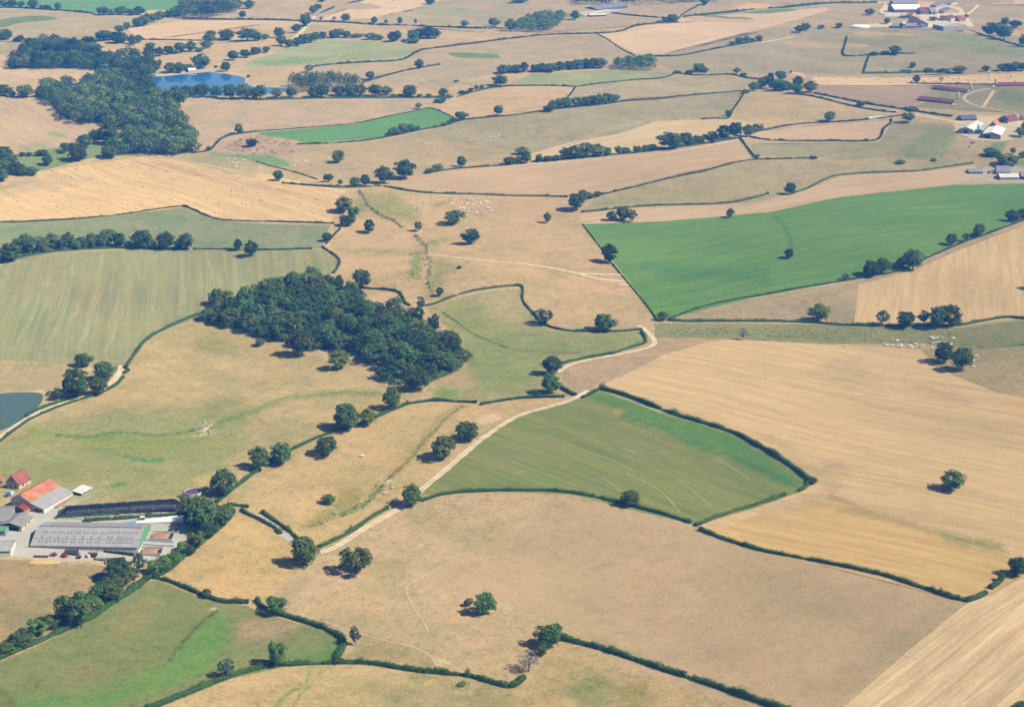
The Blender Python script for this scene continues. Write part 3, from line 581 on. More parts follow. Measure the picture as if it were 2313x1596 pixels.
track(TL(2,2,[(640,360),(580,400),(500,435),(350,480),(200,515),(80,555),(0,590),(-160,690),(-310,800),(-460,930),(-610,1060),(-830,1240),(-1010,1400),(-1210,1510),(-1370,1600),(-1510,1700),(-1650,1780),(-1750,1798)]), half=0.75, gap=1.15)
track(TL(2,2,[(680,335),(620,380),(575,400)]), 'flat', M_CHALK, 2.0, lift=0.24)
track(TL(1,3,[(420,160),(380,130),(300,80),(200,5),(100,-80),(0,-130),(-112,-170),(-180,-175)]), 'flat', M_GREY, 2.2, name='lane')
track(TL(2,1,[(1140,1345),(1200,1380),(1260,1440),(1300,1500),(1250,1540),(1100,1580),(900,1618),(700,1651),(560,1686),(460,1726),(430,1766)]), half=0.8, gap=1.0)
track(TL(0,2,[(-500,1050),(0,760),(100,690),(250,580),(400,510),(600,440),(800,385),(960,310),(1040,240),(1090,150),(1100,110)]), half=0.9, gap=1.1, name='lane')
track(TL(1,1,[(1550,703),(1800,730),(2000,750),(2312,778),(2512,800),(2712,830),(2932,880),(3112,930),(3342,947)]), 'flat', M_CHALK, 1.3, name='path')
track(TL(2,1,[(620,876),(800,882),(985,886)]), 'flat', M_CHALK, 1.3, lift=0.2, name='path')
track(TL(2,1,[(970,967),(1060,978)]), 'flat', M_CHALK, 1.2, name='path')
track(TL(1,3,[(1680,330),(1560,390),(1450,450),(1370,490),(1350,540),(1390,650),(1450,750),(1530,850),(1550,920)]), 'flat', M_DUST, 0.42, name='path')
track(TL(1,3,[(250,745),(400,775),(600,820),(850,905),(1000,950),(1200,1005),(1400,1045),(1500,1085),(1580,1130),(1640,1240)]), 'flat', M_DUST, 0.42, name='path')
track(TL(0,0,[(1365,690),(1560,680),(1800,660),(1900,632),(1960,585),(2100,560),(2312,520),(2500,480)]), 'flat', M_DUST, 2.2, name='track')
track(TL(0,0,[(1365,692),(1450,689),(1560,683)]), 'flat', plain('dam_wall', (244,238,222)), 3.0, lift=0.5, name='dam')
track(TL(1,0,[(530,150),(500,195),(440,260),(380,320),(320,370)]), 'flat', M_CHALK, 3.0, name='road')
track(TL(1,0,[(530,150),(580,110),(700,70),(850,25),(980,-10)]), 'flat', M_DARKROAD, 2.5, name='road')
track(TL(2,0,[(0,1495),(400,1472),(900,1427),(1400,1387),(1700,1332),(2040,1264)]), 'flat', M_CHALK, 1.2, name='track')
track(TL(3,0,[(1300,1030),(1500,1065),(1750,1110)]), 'flat', M_CHALK, 2.2, name='track')
track(TL(3,0,[(380,856),(700,930),(1000,1000),(1300,1030)]), 'flat', M_DARKROAD, 2.6, name='road')
track(TL(3,0,[(2250,1020),(2090,1000),(1950,975),(1830,940),(1770,900),(1770,870),(1840,835),(2000,800)]), 'flat', plain('worn_tarmac', (188,176,166), .9, .1, .4), 2.0, name='road')
track(TL(3,0,[(2040,820),(2015,860),(1985,905),(1940,975)]), mat=M_DUST, half=0.55, gap=1.1, name='track')
track(TL(3,0,[(980,28),(1300,24),(1700,30),(2312,36),(2700,40)]), 'flat', M_CHALK, 3.0, name='road')
track(TL(3,0,[(1900,50),(1860,90),(1800,130),(1740,180),(1660,240)]), 'flat', M_CHALK, 2.2, name='road')
track(TL(3,0,[(1700,230),(1780,265),(2000,330),(2312,420)]), 'flat', M_GREY, 2.2, name='road')
track(TL(2,0,[(600,150),(720,130),(780,105),(950,80),(1050,70)]), 'flat', M_CHALK, 3.5, name='track')
track(TL(3,0,[(-60,385),(0,375),(150,350),(250,330)]), 'flat', M_CHALK, 1.6, name='track')
track(TL(0,2,[(520,1490),(900,1470),(1100,1440),(1300,1430),(1540,1435),(1690,1440)]), 'flat', M_GREY, 1.6, lift=0.22, name='track')
# wheel lines of the light green field
TRAM = [[(110,1580),(200,1420),(300,1270),(340,1120),(380,900)], [(400,1560),(500,1400),(570,1220),(620,1010),(640,900),(650,800)], [(680,1570),(790,1400),(850,1200),(885,1000),(900,850),(920,730)],
        [(940,1590),(1010,1470),(1090,1260),(1130,1090),(1148,900),(1143,800)], [(1330,1350),(1375,1180),(1385,1050),(1395,900),(1395,700)], [(1610,1250),(1640,1100),(1645,900),(1635,700)],
        [(1870,1140),(1885,980),(1880,820),(1860,700)], [(2130,1060),(2125,900),(2110,810)], [(1710,700),(1716,780)], [(2350,930),(2345,800),(2330,730)], [(2580,890),(2560,760)], [(2800,860),(2770,720)]]
def tramlines():
    o = None
    for ln in TRAM:
        W = worldline(TL(0,1,ln), 5.0)
        for s in (-1, 1):
            V, F = ribbon(offset(W, s*0.95), 0.24, 0.13)
            q = link('wheel_line', mesh_from('wheel_line', V, F, plain('pale_stems', (184,182,132), 0.95, 0.2, 0.15) if o is None else o.data.materials[0]), next(f for f in bpy.data.objects if f.name == 'tramline_field'))
            o = q
    for ln in [[(-160,870),(270,735),(650,880),(900,960),(1100,1060)], [(-400,930),(0,975),(350,1110),(580,1200)], [(800,1120),(950,1210),(1050,1280)], [(1000,860),(1110,890)],
               [(1040,1080),(1270,1190),(1400,1290),(1520,1440)], [(1500,1140),(1640,1240),(1800,1385)], [(1845,940),(2000,1040),(2150,1140)]]:
        W = worldline(TL(2,2,ln if ln[0][0] > -100 else ln[1:]), 5.0); V, F = ribbon(W, 0.24, 0.13)
        link('wheel_line', mesh_from('wheel_line', V, F, o.data.materials[0]), o.parent)
tramlines()
# ------------------------------------------------------------------ vegetation
M_LEAF = leafmat('oak_leaves', (0.098, 0.130, 0.034), 0.40, 0.75)
M_LEAFG = leafmat('light_leaves', (0.112, 0.168, 0.036), 0.22, 0.6)
M_LEAFS = leafmat('grey_leaves', (0.112, 0.135, 0.068), 0.22, 0.3)
M_NEEDLE = leafmat('dark_needles', (0.040, 0.075, 0.034), 0.22, 0.2)
M_HEDGE = leafmat('hedge_leaves', (0.066, 0.108, 0.026), 0.12, 0.35)
M_HEDGEF = leafmat('dry_hedge_leaves', (0.052, 0.064, 0.032), 0.12, 0.4)
M_BARK = plain('bark', (118,104,88), 0.95, 0.25, 3.0); M_DEAD = plain('bleached_wood', (226,214,196), 0.9, 0.12, 2.0); M_TWIG = plain('grey_twigs', (150,142,140), 0.95, 0.2, 2.0)
def leaf_quads(P, Nn, size, jit=0.55, elong=1.0):
    n = len(P); Nn = Nn + jit*RNG.standard_normal((n, 3)); Nn /= np.linalg.norm(Nn, axis=1)[:, None]+1e-9
    r = RNG.standard_normal((n, 3)); t = np.cross(Nn, r); t /= np.linalg.norm(t, axis=1)[:, None]+1e-9; b = np.cross(Nn, t)
    s = (size*RNG.uniform(0.6, 1.35, n))[:, None]*0.5 if np.isscalar(size) else (size*RNG.uniform(0.6, 1.35, n))[:, None]*0.5
    k = RNG.uniform(0.6, 1.0, (n, 4))[:, :, None]
    c = np.stack([-t*elong-b, t*elong-b*0.7, t*elong*0.8+b, -t*elong*0.9+b*0.8], 1)*k
    return P[:, None]+c*s[:, None]
def sphere_pts(n):
    v = RNG.standard_normal((n, 3)); return v/np.linalg.norm(v, axis=1)[:, None]
# prototypes live in a unit box: width 1, height 1, foot at the origin
def crown(kind):
    clumps = []
    if kind == 'oak':   cz, rz, rr, n, cs, nq, qs = .50, .46, .42, 70, (.10, .18), 56, .056
    elif kind == 'wide': cz, rz, rr, n, cs, nq, qs = .52, .42, .44, 66, (.08, .15), 54, .048
    elif kind == 'bush': cz, rz, rr, n, cs, nq, qs = .44, .46, .42, 44, (.11, .19), 56, .065
    elif kind == 'sparse': cz, rz, rr, n, cs, nq, qs = .52, .42, .41, 56, (.07, .13), 44, .052
    elif kind == 'tall': cz, rz, rr, n, cs, nq, qs = .54, .44, .36, 40, (.08, .14), 54, .055
    elif kind == 'wood': cz, rz, rr, n, cs, nq, qs = .50, .44, .46, 46, (.09, .18), 58, .058
    lean = RNG.uniform(-.07, .07, 2); lop = RNG.uniform(0, 6.28)
    for d in sphere_pts(n):
        r = RNG.uniform(.35, 1.0)**0.5
        a = math.atan2(d[1], d[0]); lob = 1+0.16*math.sin(2*a+lop)+0.10*math.sin(5*a+2*lop)
        z = d[2]*rz*r*(0.92 if d[2] > 0 else 0.8)
        tp = 1.0 if kind != 'tall' else (1.15-0.75*max(0, (z/rz+1)/2))
        clumps.append((np.array([d[0]*rr*r*lob*tp+lean[0]*z, d[1]*rr*r*lob*tp+lean[1]*z, cz+z]), RNG.uniform(*cs)))
    Q = []
    for c, s in clumps:
        v = sphere_pts(nq); v[:, 2] = np.where(v[:, 2] < -0.35, -v[:, 2]*.6, v[:, 2])
        P = c + v*s*RNG.uniform(.72, 1.05, (nq, 1))*np.array([1, 1, .85]); P[:, 2] = np.maximum(P[:, 2], 0.015)
        Q.append(leaf_quads(P, v, qs, 0.45))
    return np.concatenate(Q)
def tube(p0, p1, r0, r1, n=6):
    p0, p1 = np.asarray(p0, float), np.asarray(p1, float); d = p1-p0; d /= np.linalg.norm(d)+1e-9
    a = np.cross(d, (0, 0, 1) if abs(d[2]) < .9 else (1, 0, 0)); a /= np.linalg.norm(a); b = np.cross(d, a)
    V = [p+(math.cos(t)*a+math.sin(t)*b)*r for p, r in ((p0, r0), (p1, r1)) for t in [2*math.pi*i/n for i in range(n)]]
    return V, [(i, (i+1) % n, n+(i+1) % n, n+i) for i in range(n)] + [tuple(range(n, 2*n))]
def trunk_mesh(seed, top=.62, r=.028, limbs=6):
    rr = random.Random(seed); V = []; F = []
    def add(v, f): k = len(V); V.extend(v); F.extend(tuple(i+k for i in q) for q in f)
    bend = np.array([rr.uniform(-.03, .03), rr.uniform(-.03, .03), 0]); m = np.array([0, 0, top*.5])+bend; t = np.array([0, 0, top])+bend*2
    add(*tube((0, 0, -.03), m, r*1.25, r*.8)); add(*tube(m, t, r*.8, r*.3))
    for i in range(limbs):
        a = 6.28*i/limbs+rr.uniform(-.4, .4); z = rr.uniform(.3, .6)*top+.04; s = np.array([0, 0, z])+bend*z/top
        e = s+np.array([math.cos(a)*rr.uniform(.2, .32), math.sin(a)*rr.uniform(.2, .32), rr.uniform(.1, .25)]); add(*tube(s, e, r*.55, r*.15, 5))
    return mesh_from('trunk', V, F, M_BARK)
PROTO = {}
for k, n, m in (('oak', 6, M_LEAF), ('wide', 2, M_LEAF), ('bush', 4, M_LEAF), ('sparse', 3, M_LEAFS), ('tall', 3, M_NEEDLE), ('wood', 5, M_LEAF)):
    PROTO[k] = [quads_mesh('crown', crown(k), m) for _ in range(n)]
PROTO['light'] = [quads_mesh('crown', crown('oak'), M_LEAFG) for _ in range(2)]; PROTO['lbush'] = [quads_mesh('crown', crown('bush'), M_LEAFG) for _ in range(2)]
TRUNKS = [trunk_mesh(i) for i in range(4)]; STEM = [trunk_mesh(20+i, .4, .02, 4) for i in range(2)]
def dead_crown(seed, n=26):
    rr = random.Random(seed); V = []; F = []
    def add(v, f): k = len(V); V.extend(v); F.extend(tuple(i+k for i in q) for q in f)
    def grow(p, d, ln, r, lev):
        e = p+d*ln; add(*tube(p, e, r, r*.6, 5))
        if lev == 0: return
        for _ in range(3):
            nd = d+np.array([rr.uniform(-.8, .8), rr.uniform(-.8, .8), rr.uniform(-.15, .5)]); nd /= np.linalg.norm(nd); grow(e, nd, ln*rr.uniform(.55, .8), r*.6, lev-1)
    grow(np.array([0, 0, .25]), np.array([0., 0, 1]), .22, .02, 4); return V, F
_dv, _df = dead_crown(3); DEADM = mesh_from('bare_branches', _dv, _df, M_TWIG)
_tw = crown('sparse')[::2].mean(1); TWIGM = quads_mesh('twigs', leaf_quads(_tw, RNG.standard_normal(_tw.shape), .026, 1.0, 2.4), M_TWIG)
KEY = {'o': 'oak', 'b': 'bush', 's': 'sparse', 't': 'tall', 'w': 'wide', 'l': 'light', 'g': 'lbush', 'f': 'wood'}
def make_tree(p, w, h, kind, name, label, group, cat='tree'):
    e = thing(name, label, cat, p, random.uniform(0, 6.28), group); e.scale = (w, w, h)
    if kind == 'd':
        link('trunk', TRUNKS[0], e); link('crown', DEADM, e); link('twigs', TWIGM, e); return e
    key = KEY[kind]; link('crown', random.choice(PROTO[key]), e)
    link('stem' if key in ('bush', 'lbush') else 'trunk', random.choice(STEM if key in ('bush', 'lbush') else TRUNKS), e)
    return e
def put_tree(fx, fy, wpx, hpx, kind, label, group):                   # frame pixels of foot, crown width and height
    p = G(fx, fy); s = mpp(p); dep = math.asin(min(1, (CAM_H-p.z)/np.linalg.norm(np.array(p)-np.array([0, 0, CAM_H]))))
    w = max(1.2, wpx*s*1.16); h = max(1.0, hpx*s/math.cos(dep)*1.0)
    if kind not in 'bg': h = min(h, 2.0*w) if kind != 't' else h
    foot = max(0.0, 0.33*w*math.sin(dep)*(1.0 if kind in 'bgf' else 0.55))
    p = G(fx, fy - foot/s*0.8) if foot else p
    nm = 'shrub' if kind in 'bg' else 'tree'
    if kind in 'bg' and group: label = re.sub(r'\b(tree|oak)\b', 'shrub', label, count=1); group = group+', shrubs'
    return make_tree(p, w, h, kind, 'hedgerow_tree' if nm == 'tree' and group else nm, label, group, nm)
# clusters of trees: label, group (None = one of a kind), tile column and row, [(x, y of foot, width, height[, kind])] in tile pixels
TREES = [
 # ---- far left
 ('distant dark tree in the row along the lower edge of the far green field', 'row below the far green field', 0,0, [(40,70,70,75),(110,65,90,70),(190,70,60,60),(300,75,90,75),(525,95,65,70),(930,140,100,75),(1000,140,80,55),(1100,140,110,80),(1190,145,90,60),(1260,140,90,80)]),
 ('distant shrub in the far hedge below the green field', 'far hedge shrubs', 0,0, [(430,85,60,40,'b'),(380,80,50,35,'b')]),
 ('dark tree in the belt slanting up to the far copse', 'belt to the far copse', 0,0, [(1240,245,90,80),(1290,240,100,90),(1330,225,90,100),(1390,205,90,80),(1450,185,110,80),(1530,165,90,70),(1600,160,90,70)]),
 ('far round tree beside the far copse', 'trees by the far copse', 0,0, [(2250,80,90,75),(2190,170,55,70)]),
 ('far tree standing in the grey pasture hedge at the edge of the woods', 'far left hedge trees', 0,0, [(40,365,110,105),(75,360,70,90),(185,380,70,65),(140,378,50,30,'b'),(260,380,90,35,'b'),(330,380,80,35,'b')]),
 ('dark tree in the small copse above the lake', 'copse above the lake', 0,0, [(900,370,80,85),(940,370,110,95),(1000,365,110,75),(1080,300,90,70),(1145,275,65,70),(1060,395,120,100),(1110,390,100,90),(1195,400,80,80),(1255,390,70,70),(1200,415,80,60,'s')]),
 ('round tree in the hedge row running along the slope above the lake', 'hedge row above the lake', 0,0, [(1360,440,90,50),(1350,520,110,90),(1440,510,90,80),(1525,495,90,80),(1630,480,90,100),(1725,470,90,95),(1570,490,80,40,'b'),(1800,470,80,40,'b'),(1870,440,100,70),(1890,400,100,100),(1905,350,100,70)]),
 ('large dark tree in the far hedge below the tan stubble', 'far hedge below the tan stubble', 0,0, [(2050,365,150,95),(2230,375,160,115),(2300,370,90,85)]),
 ('round far tree beside the pale lake track', 'round trees by the lake track', 0,0, [(2110,550,90,90),(2220,525,90,80),(2300,500,70,75),(2040,650,80,90)]),
 ('dark tree on the bank of the lake behind the dam', 'trees on the lake bank', 0,0, [(1440,605,45,70),(1815,625,170,130),(1540,660,110,90),(1620,660,120,90),(1700,640,90,60),(1400,660,90,110),(1350,600,100,120)]),
 ('small shrub on the shore of the lake', 'lake shore shrubs', 0,0, [(1950,615,35,22,'b'),(2245,700,40,25,'b')]),
 ('tree rising on the south side of the wooded clearing', 'clearing trees', 0,0, [(980,1310,170,200),(870,1300,110,130),(985,1430,150,100),(770,1340,120,120),(590,1370,90,80),(660,1360,70,70)]),
 ('bushy tree on the damp meadow below the big far wood', 'damp meadow trees', 0,0, [(700,1460,150,170),(740,1440,90,70),(430,1500,90,110),(375,1410,100,55)]),
 ('low shrub on the damp meadow below the big far wood', 'damp meadow shrubs', 0,0, [(205,1415,60,40,'b'),(265,1415,60,40,'b'),(560,1390,60,40,'b')]),
 ('dark tree of the spinney at the corner of the bale field', 'spinney by the bale field', 0,0, [(0,1480,110,130),(50,1430,130,110),(80,1510,150,130),(40,1570,140,120),(150,1585,130,115),(290,1590,100,90),(-60,1560,140,130),(-80,1470,130,120),(10,1640,140,110),(210,1590,110,90)]),
 ('dark round tree in the hedge beside the pink pasture', 'hedge by the pink pasture', 0,0, [(40,870,140,110),(110,880,70,60),(225,885,150,115),(-60,870,130,110),(380,880,120,100),(440,860,110,90)]),
 ('dark tree in the row along the south shore of the lake', 'south shore row', 0,0, [(1600,960,190,170),(1550,900,90,80),(1680,870,100,100),(1740,880,90,100),(1830,880,130,120),(1950,885,100,110),(2080,900,110,140),(2190,900,120,140),(2240,890,80,100),(2300,905,60,110)]),
 ('thin grey tree at the edge of the far wood', 'thin wood-edge trees', 0,0, [(1620,1090,70,80,'s'),(1660,1150,70,60,'s')]),
 ('lone round tree beside the curved hedge of the rough pasture', None, 0,0, [(2160,1210,75,95)]),
 ('lone dark bush in the tussocky rough pasture', None, 0,0, [(2275,1330,100,80,'b')]),
 ('small shrub where the curved hedge leaves the wood', None, 0,0, [(1890,1360,60,35,'b')]),
 # ---- far middle
 ('dark tree beside the pale far road', 'trees beside the pale far road', 1,0, [(595,20,60,35),(520,125,80,70),(560,90,70,55),(450,240,100,110),(365,300,70,85),(210,345,90,95),(20,370,80,80),(230,420,80,100),(300,430,70,75),(20,490,60,60),(95,480,70,60)]),
 ('low shrub in the hedge left of the pale far road', None, 1,0, [(80,360,80,50,'b')]),
 ('dark tree in the row along the crest of the grey green meadow', 'row above the grey green meadow', 1,0, [(370,420,90,80),(430,400,90,90),(490,390,100,90),(540,370,70,80),(605,355,80,70),(690,350,70,70),(740,345,120,80),(820,345,80,60),(910,345,100,40,'b'),(1040,360,110,60),(1110,365,90,45,'b'),(1240,380,110,90),(1280,370,70,90),(1340,385,50,30,'b')]),
 ('dark tree in the clump at the end of the meadow crest row', 'clump ending the meadow row', 1,0, [(1420,370,100,100),(1480,350,120,90),(1560,350,140,105),(1620,350,90,85),(1420,395,110,50,'b')]),
 ('thin pale tree in the long far hedge', 'thin trees in the long far hedge', 1,0, [(590,190,35,40,'s'),(705,185,35,35,'s'),(1175,220,35,45,'s'),(1300,230,55,80,'s'),(1440,225,30,60,'s')]),
 ('round dark tree in the long far hedge', 'round trees in the long far hedge', 1,0, [(810,205,80,80),(1070,215,60,60),(1885,245,65,60),(2150,245,90,85),(2300,285,90,110)]),
 ('far tree at the tip of the pale tan stubble', None, 1,0, [(1570,45,90,60)]),
 ('greenish tree at the hedge corner behind the plantation', None, 1,0, [(475,660,80,75,'s')]),
 ('round tree at the foot of the short slanting hedge', None, 1,0, [(1030,725,80,80)]),
 ('round tree at the middle of the short slanting hedge', None, 1,0, [(1475,625,75,90)]),
 ('dark tree in the long hedge row in front of the plantation', 'hedge row before the plantation', 1,0, [(40,900,110,130),(190,890,100,90),(320,885,90,95),(520,885,110,95),(590,885,130,110),(760,870,120,90),(860,875,120,110),(940,872,120,110),(1080,875,110,110),(1180,865,100,85),(1390,880,130,110),(1690,880,80,80)]),
 ('low shrub at the end of the hedge row by the plantation', 'shrubs of the plantation hedge', 1,0, [(1740,890,50,40,'b'),(1300,880,60,30,'b'),(1240,880,60,30,'b'),(1480,880,60,30,'b'),(1560,880,60,30,'b'),(1660,935,90,40,'b'),(1700,905,60,30,'b')]),
 ('small thin tree on the upper edge of the green sliver field', None, 1,0, [(1470,990,60,65,'s')]),
 ('round tree at the pointed end of the green sliver field', None, 1,0, [(1855,1085,100,80)]),
 ('pale round tree on the hedge east of the green sliver field', None, 1,0, [(2190,1050,105,100,'s')]),
 ('dark round tree at the west end of the far tree row', 'trees at the west end of the far row', 1,0, [(2200,785,120,105),(2230,670,110,80),(2290,660,70,70)]),
 ('bushy tree standing in the green sliver field', 'clump in the green sliver field', 1,0, [(1250,1225,110,70,'b'),(1330,1200,90,85,'b'),(1400,1190,100,70,'b'),(1200,1230,50,35,'b'),(1460,1175,50,35,'b')]),
 ('small shrub along the south hedge of the green sliver field', 'sliver hedge shrubs', 1,0, [(1700,1140,60,30,'b'),(1740,1120,50,28,'b'),(1780,1100,60,30,'b')]),
 ('round oak alone on the grazed slope below the green sliver', None, 1,0, [(745,1475,105,120)]),
 ('round tree above the pale edge of the tan stubble strip', None, 1,0, [(1855,1510,85,95)]),
 ('scrubby tree in the gappy hedge west of the tan stubble strip', 'gappy hedge trees', 1,0, [(1640,1545,110,60,'b'),(1560,1570,70,45,'b'),(1600,1555,60,40,'b'),(2290,1490,100,70)]),
 ('small scrub bush on the far rough bank', 'scrub on the far bank', 1,0, [(1990,810,40,40,'b'),(1940,830,50,35,'b'),(2040,800,40,35,'b'),(1860,850,60,30,'b'),(1900,845,40,25,'b'),(1810,745,40,22,'b')]),
 ('tree in the group where hedges meet above the stream', 'group above the stream', 1,1, [(895,90,100,85),(985,85,90,100),(760,75,40,50)]),
 ('rounded tree above the hedge at the top of the stream valley', None, 1,1, [(1160,65,150,155)]),
 ('open twin crowned tree above the stream valley hedge', None, 1,1, [(1350,25,180,170)]),
 ('round tree below the green strip near the grazing herd', None, 1,1, [(200,40,90,95)]),
 ('flat topped tree on the hedge below the green strip', None, 1,1, [(655,50,80,75)]),
 # ---- far right
 ('dark far tree beside the long shed', None, 2,0, [(570,185,75,85)]),
 ('far tree at the hedge end on the tan hill', 'hedge end trees', 2,0, [(1740,50,80,60),(1400,205,80,50),(1450,205,110,70),(1340,210,60,25,'b'),(60,30,150,40,'b')]),
 ('dark tree in the tight row across the grey pasture', 'tight row on the grey pasture', 2,0, [(40,660,120,70),(110,655,80,90),(210,655,90,70),(270,655,100,80),(350,655,120,80),(430,640,100,80),(510,635,110,80),(590,630,110,90),(670,625,110,90),(740,620,110,90),(800,620,110,95)]),
 ('leaning dark tree on the far lane hedge', 'lane hedge trees', 2,0, [(1690,650,110,75),(1740,655,80,40,'b'),(2090,690,60,30,'b'),(1500,665,60,25,'b'),(1600,670,80,30,'b')]),
 ('thin twiggy tree on the far lane hedge', None, 2,0, [(2030,675,70,65,'s')]),
 ('small tree at the foot of the far tan stubble', 'trees below the far tan stubble', 2,0, [(2050,400,80,60),(2120,390,70,60),(2170,380,50,35,'b'),(2230,375,60,55),(1990,410,70,35,'b')]),
 ('dark tree in the short slanting row on the far hedge', 'short slanting row', 2,0, [(330,1015,90,60),(375,985,100,80),(430,980,90,90),(490,975,110,90),(590,965,110,85),(660,960,100,85),(720,950,110,90),(790,945,110,90),(860,930,100,90),(920,920,100,70)]),
 ('small tree at the hedge corner of the greyish field', None, 2,0, [(1955,1055,60,60)]),
 ('tree in the cluster where the far road begins', 'cluster at the far road', 2,0, [(2180,825,90,80),(2250,800,90,80),(2290,780,80,90),(2110,850,80,40,'b')]),
 ('dark tree in the long row above the tan stubble strip', 'long row above the tan strip', 2,0, [(90,1400,110,70),(130,1475,90,115),(60,1475,80,60),(245,1465,70,75),(320,1460,90,50,'b'),(400,1455,100,50,'b'),(480,1445,90,110),(560,1440,130,120),(660,1430,150,140),(770,1420,140,115),(860,1410,80,80),(960,1395,70,75),(1030,1390,90,55,'b'),(1130,1380,80,60),(1220,1370,90,60),(1270,1365,80,60),(1420,1350,190,150),(1570,1320,130,115),(1680,1305,130,75),(1800,1295,120,110),(1910,1265,110,130),(2010,1255,130,150),(2130,1240,110,110),(2200,1200,80,75),(2250,1185,50,70,'s')]),
 ('small shrub at the end of the short fence hedge', None, 2,0, [(2210,1430,60,35,'b')]),
 ('tree in the cluster by the far road bend', 'cluster by the road bend', 3,0, [(20,800,70,140),(110,730,100,90),(140,820,150,90),(70,820,110,80),(265,800,80,110),(260,850,110,90),(380,840,110,105)]),
 ('thin small tree above the road bend cluster', None, 3,0, [(205,670,25,35,'s')]),
 ('dark round tree left of the far farm', 'trees left of the far farm', 3,0, [(920,140,80,60),(1075,220,55,55)]),
 ('small dark tree in the hedge left of the far farm', 'hedge trees left of the far farm', 3,0, [(280,300,75,70),(340,280,80,70),(480,265,60,40,'b'),(640,255,60,45)]),
 ('round tree in the hedge below the small enclosed paddock', None, 3,0, [(1145,500,110,85)]),
 ('bush beside the round tree of the paddock hedge', 'paddock hedge bushes', 3,0, [(955,505,80,35,'b'),(1055,500,80,40,'b')]),
 ('small round tree alone on the far pasture', None, 3,0, [(1305,615,55,50)]),
 ('dark bushy tree above the pale far bale field', 'trees above the far bale field', 3,0, [(1725,665,110,70),(1965,645,65,50),(2120,640,100,60),(2180,640,90,70),(2230,640,90,80),(2290,640,70,70),(1450,655,110,35,'b'),(1580,658,110,35,'b'),(1250,662,100,30,'b')]),
 ('spreading tree below the far bale field', None, 3,0, [(1340,755,70,75)]),
 ('leafless brown tree below the far bale field', None, 3,0, [(1560,750,45,60,'d')]),
 ('big dark tree on the lane right of the far farm', 'trees right of the far farm', 3,0, [(2000,330,110,130),(2130,360,120,130),(2060,290,100,80),(2140,225,80,70),(2230,255,100,70),(2300,430,70,120),(2090,330,110,90)]),
 ('shrub on the hedged far road', 'road hedge shrubs', 3,0, [(840,960,80,40,'b'),(1310,1010,100,45,'b')]),
 ('dark spreading tree beside the right hand farm track', None, 3,0, [(1265,1110,120,90,'w')]),
 ('round tree on the hedge above the small tan field', None, 3,0, [(555,1105,110,95,'w')]),
 ('dark tree behind the white roofed barn', 'trees behind the white roofed barn', 3,0, [(2130,1115,70,60,'b'),(2280,1240,90,90),(2330,1200,90,100)]),
 ('small bush on the dry pasture below the right hand farm', 'bushes below the right hand farm', 3,0, [(1500,1460,50,30,'b'),(1200,1485,90,35,'b'),(410,1440,70,30,'b')]),
 ('green tree in the garden belt between the right hand farm and the cottage', 'garden belt trees', 3,0, [(2010,1420,130,80,'g'),(2070,1420,70,60,'g'),(2150,1500,150,110,'l'),(2220,1500,80,90),(2100,1490,80,90),(2210,1400,60,70,'s'),(2300,1430,80,60,'b')]),
 ('tree in the yard of the far farm', 'far farm yard trees', 3,0, [(1355,140,55,50),(1490,190,70,40,'b'),(1790,165,45,35,'b')]),
 # ---- middle left
 ('leafy tree in the thick row above the tramline field', 'thick row above the tramline field', 0,1, [(100,770,190,160),(30,740,100,90),(-60,800,170,160),(240,690,190,160),(380,680,140,130),(470,640,120,125),(560,660,100,100),(620,640,130,130),(690,660,90,90),(750,650,100,115),(830,650,90,140),(910,640,110,120),(975,630,150,155),(1085,640,110,135),(1280,650,180,160),(1370,655,80,90),(1500,655,160,150),(1620,660,100,90),(1685,660,120,145)]),
 ('low yellowish bush in the gap of the thick row', None, 0,1, [(1160,645,80,60,'g')]),
 ('slim tree in the hedge above the tramline field', None, 0,1, [(2150,670,65,105)]),
 ('tree on bare trampled ground at the top edge of the tramline field', None, 0,1, [(2270,725,120,145)]),
 ('round tree against the west tip of the dark wood', None, 0,1, [(1960,1165,135,145)]),
 ('thick tree at the corner of the bale field', 'trees at the bale field corner', 1,1, [(795,325,150,140),(880,380,110,120,'l'),(830,450,120,100)]),
 ('small round tree beside the stream gully', None, 1,1, [(1025,515,95,125)]),
 ('small dark tree at the field corner by the gateway', None, 1,1, [(640,590,80,85)]),
 ('slim pale tree on the stream bank', None, 1,1, [(1465,500,75,105,'s')]),
 ('broad dark oak near the white cattle herd', None, 1,1, [(1785,440,180,130,'w')]),
 ('spreading oak with bare trunk in the dry pasture', None, 1,1, [(1940,615,140,145)]),
 ('full round tree behind the dark wood', None, 1,1, [(955,1010,160,170)]),
 ('small dark tree on the stream near the curved hedge', None, 1,1, [(1660,1085,60,90)]),
 ('slim tree with a pale trunk at the hedge by the wood', None, 1,1, [(1490,1205,85,130,'s')]),
 ('tiny bush in the dry pasture beside the stream', None, 1,1, [(1835,835,40,30,'b')]),
 ('small bush just below the west side of the dark wood', None, 1,1, [(40,1535,85,75,'b')]),
 # ---- middle
 ('large tree at the meeting of three hedges', 'trees at the three hedges', 2,1, [(585,310,150,160),(640,220,90,95),(700,200,80,60,'b'),(770,185,80,50,'b')]),
 ('small round tree on the tan strip', None, 2,1, [(320,420,70,95)]),
 ('tree of the trio at the top edge of the big green field', 'trio on the green field edge', 2,1, [(900,400,80,85),(1000,400,120,125),(1085,415,90,125,'s')]),
 ('small tree on the tan strip above the big green field', None, 2,1, [(1970,375,70,85)]),
 ('tall oak on the fence of the big green field', None, 2,1, [(875,785,135,175)]),
 ('grey green oak at the bend of the winding hedge', None, 2,1, [(285,1345,160,155,'s')]),
 ('dark oak on the south hedge of the dry pasture', None, 2,1, [(840,1400,180,160)]),
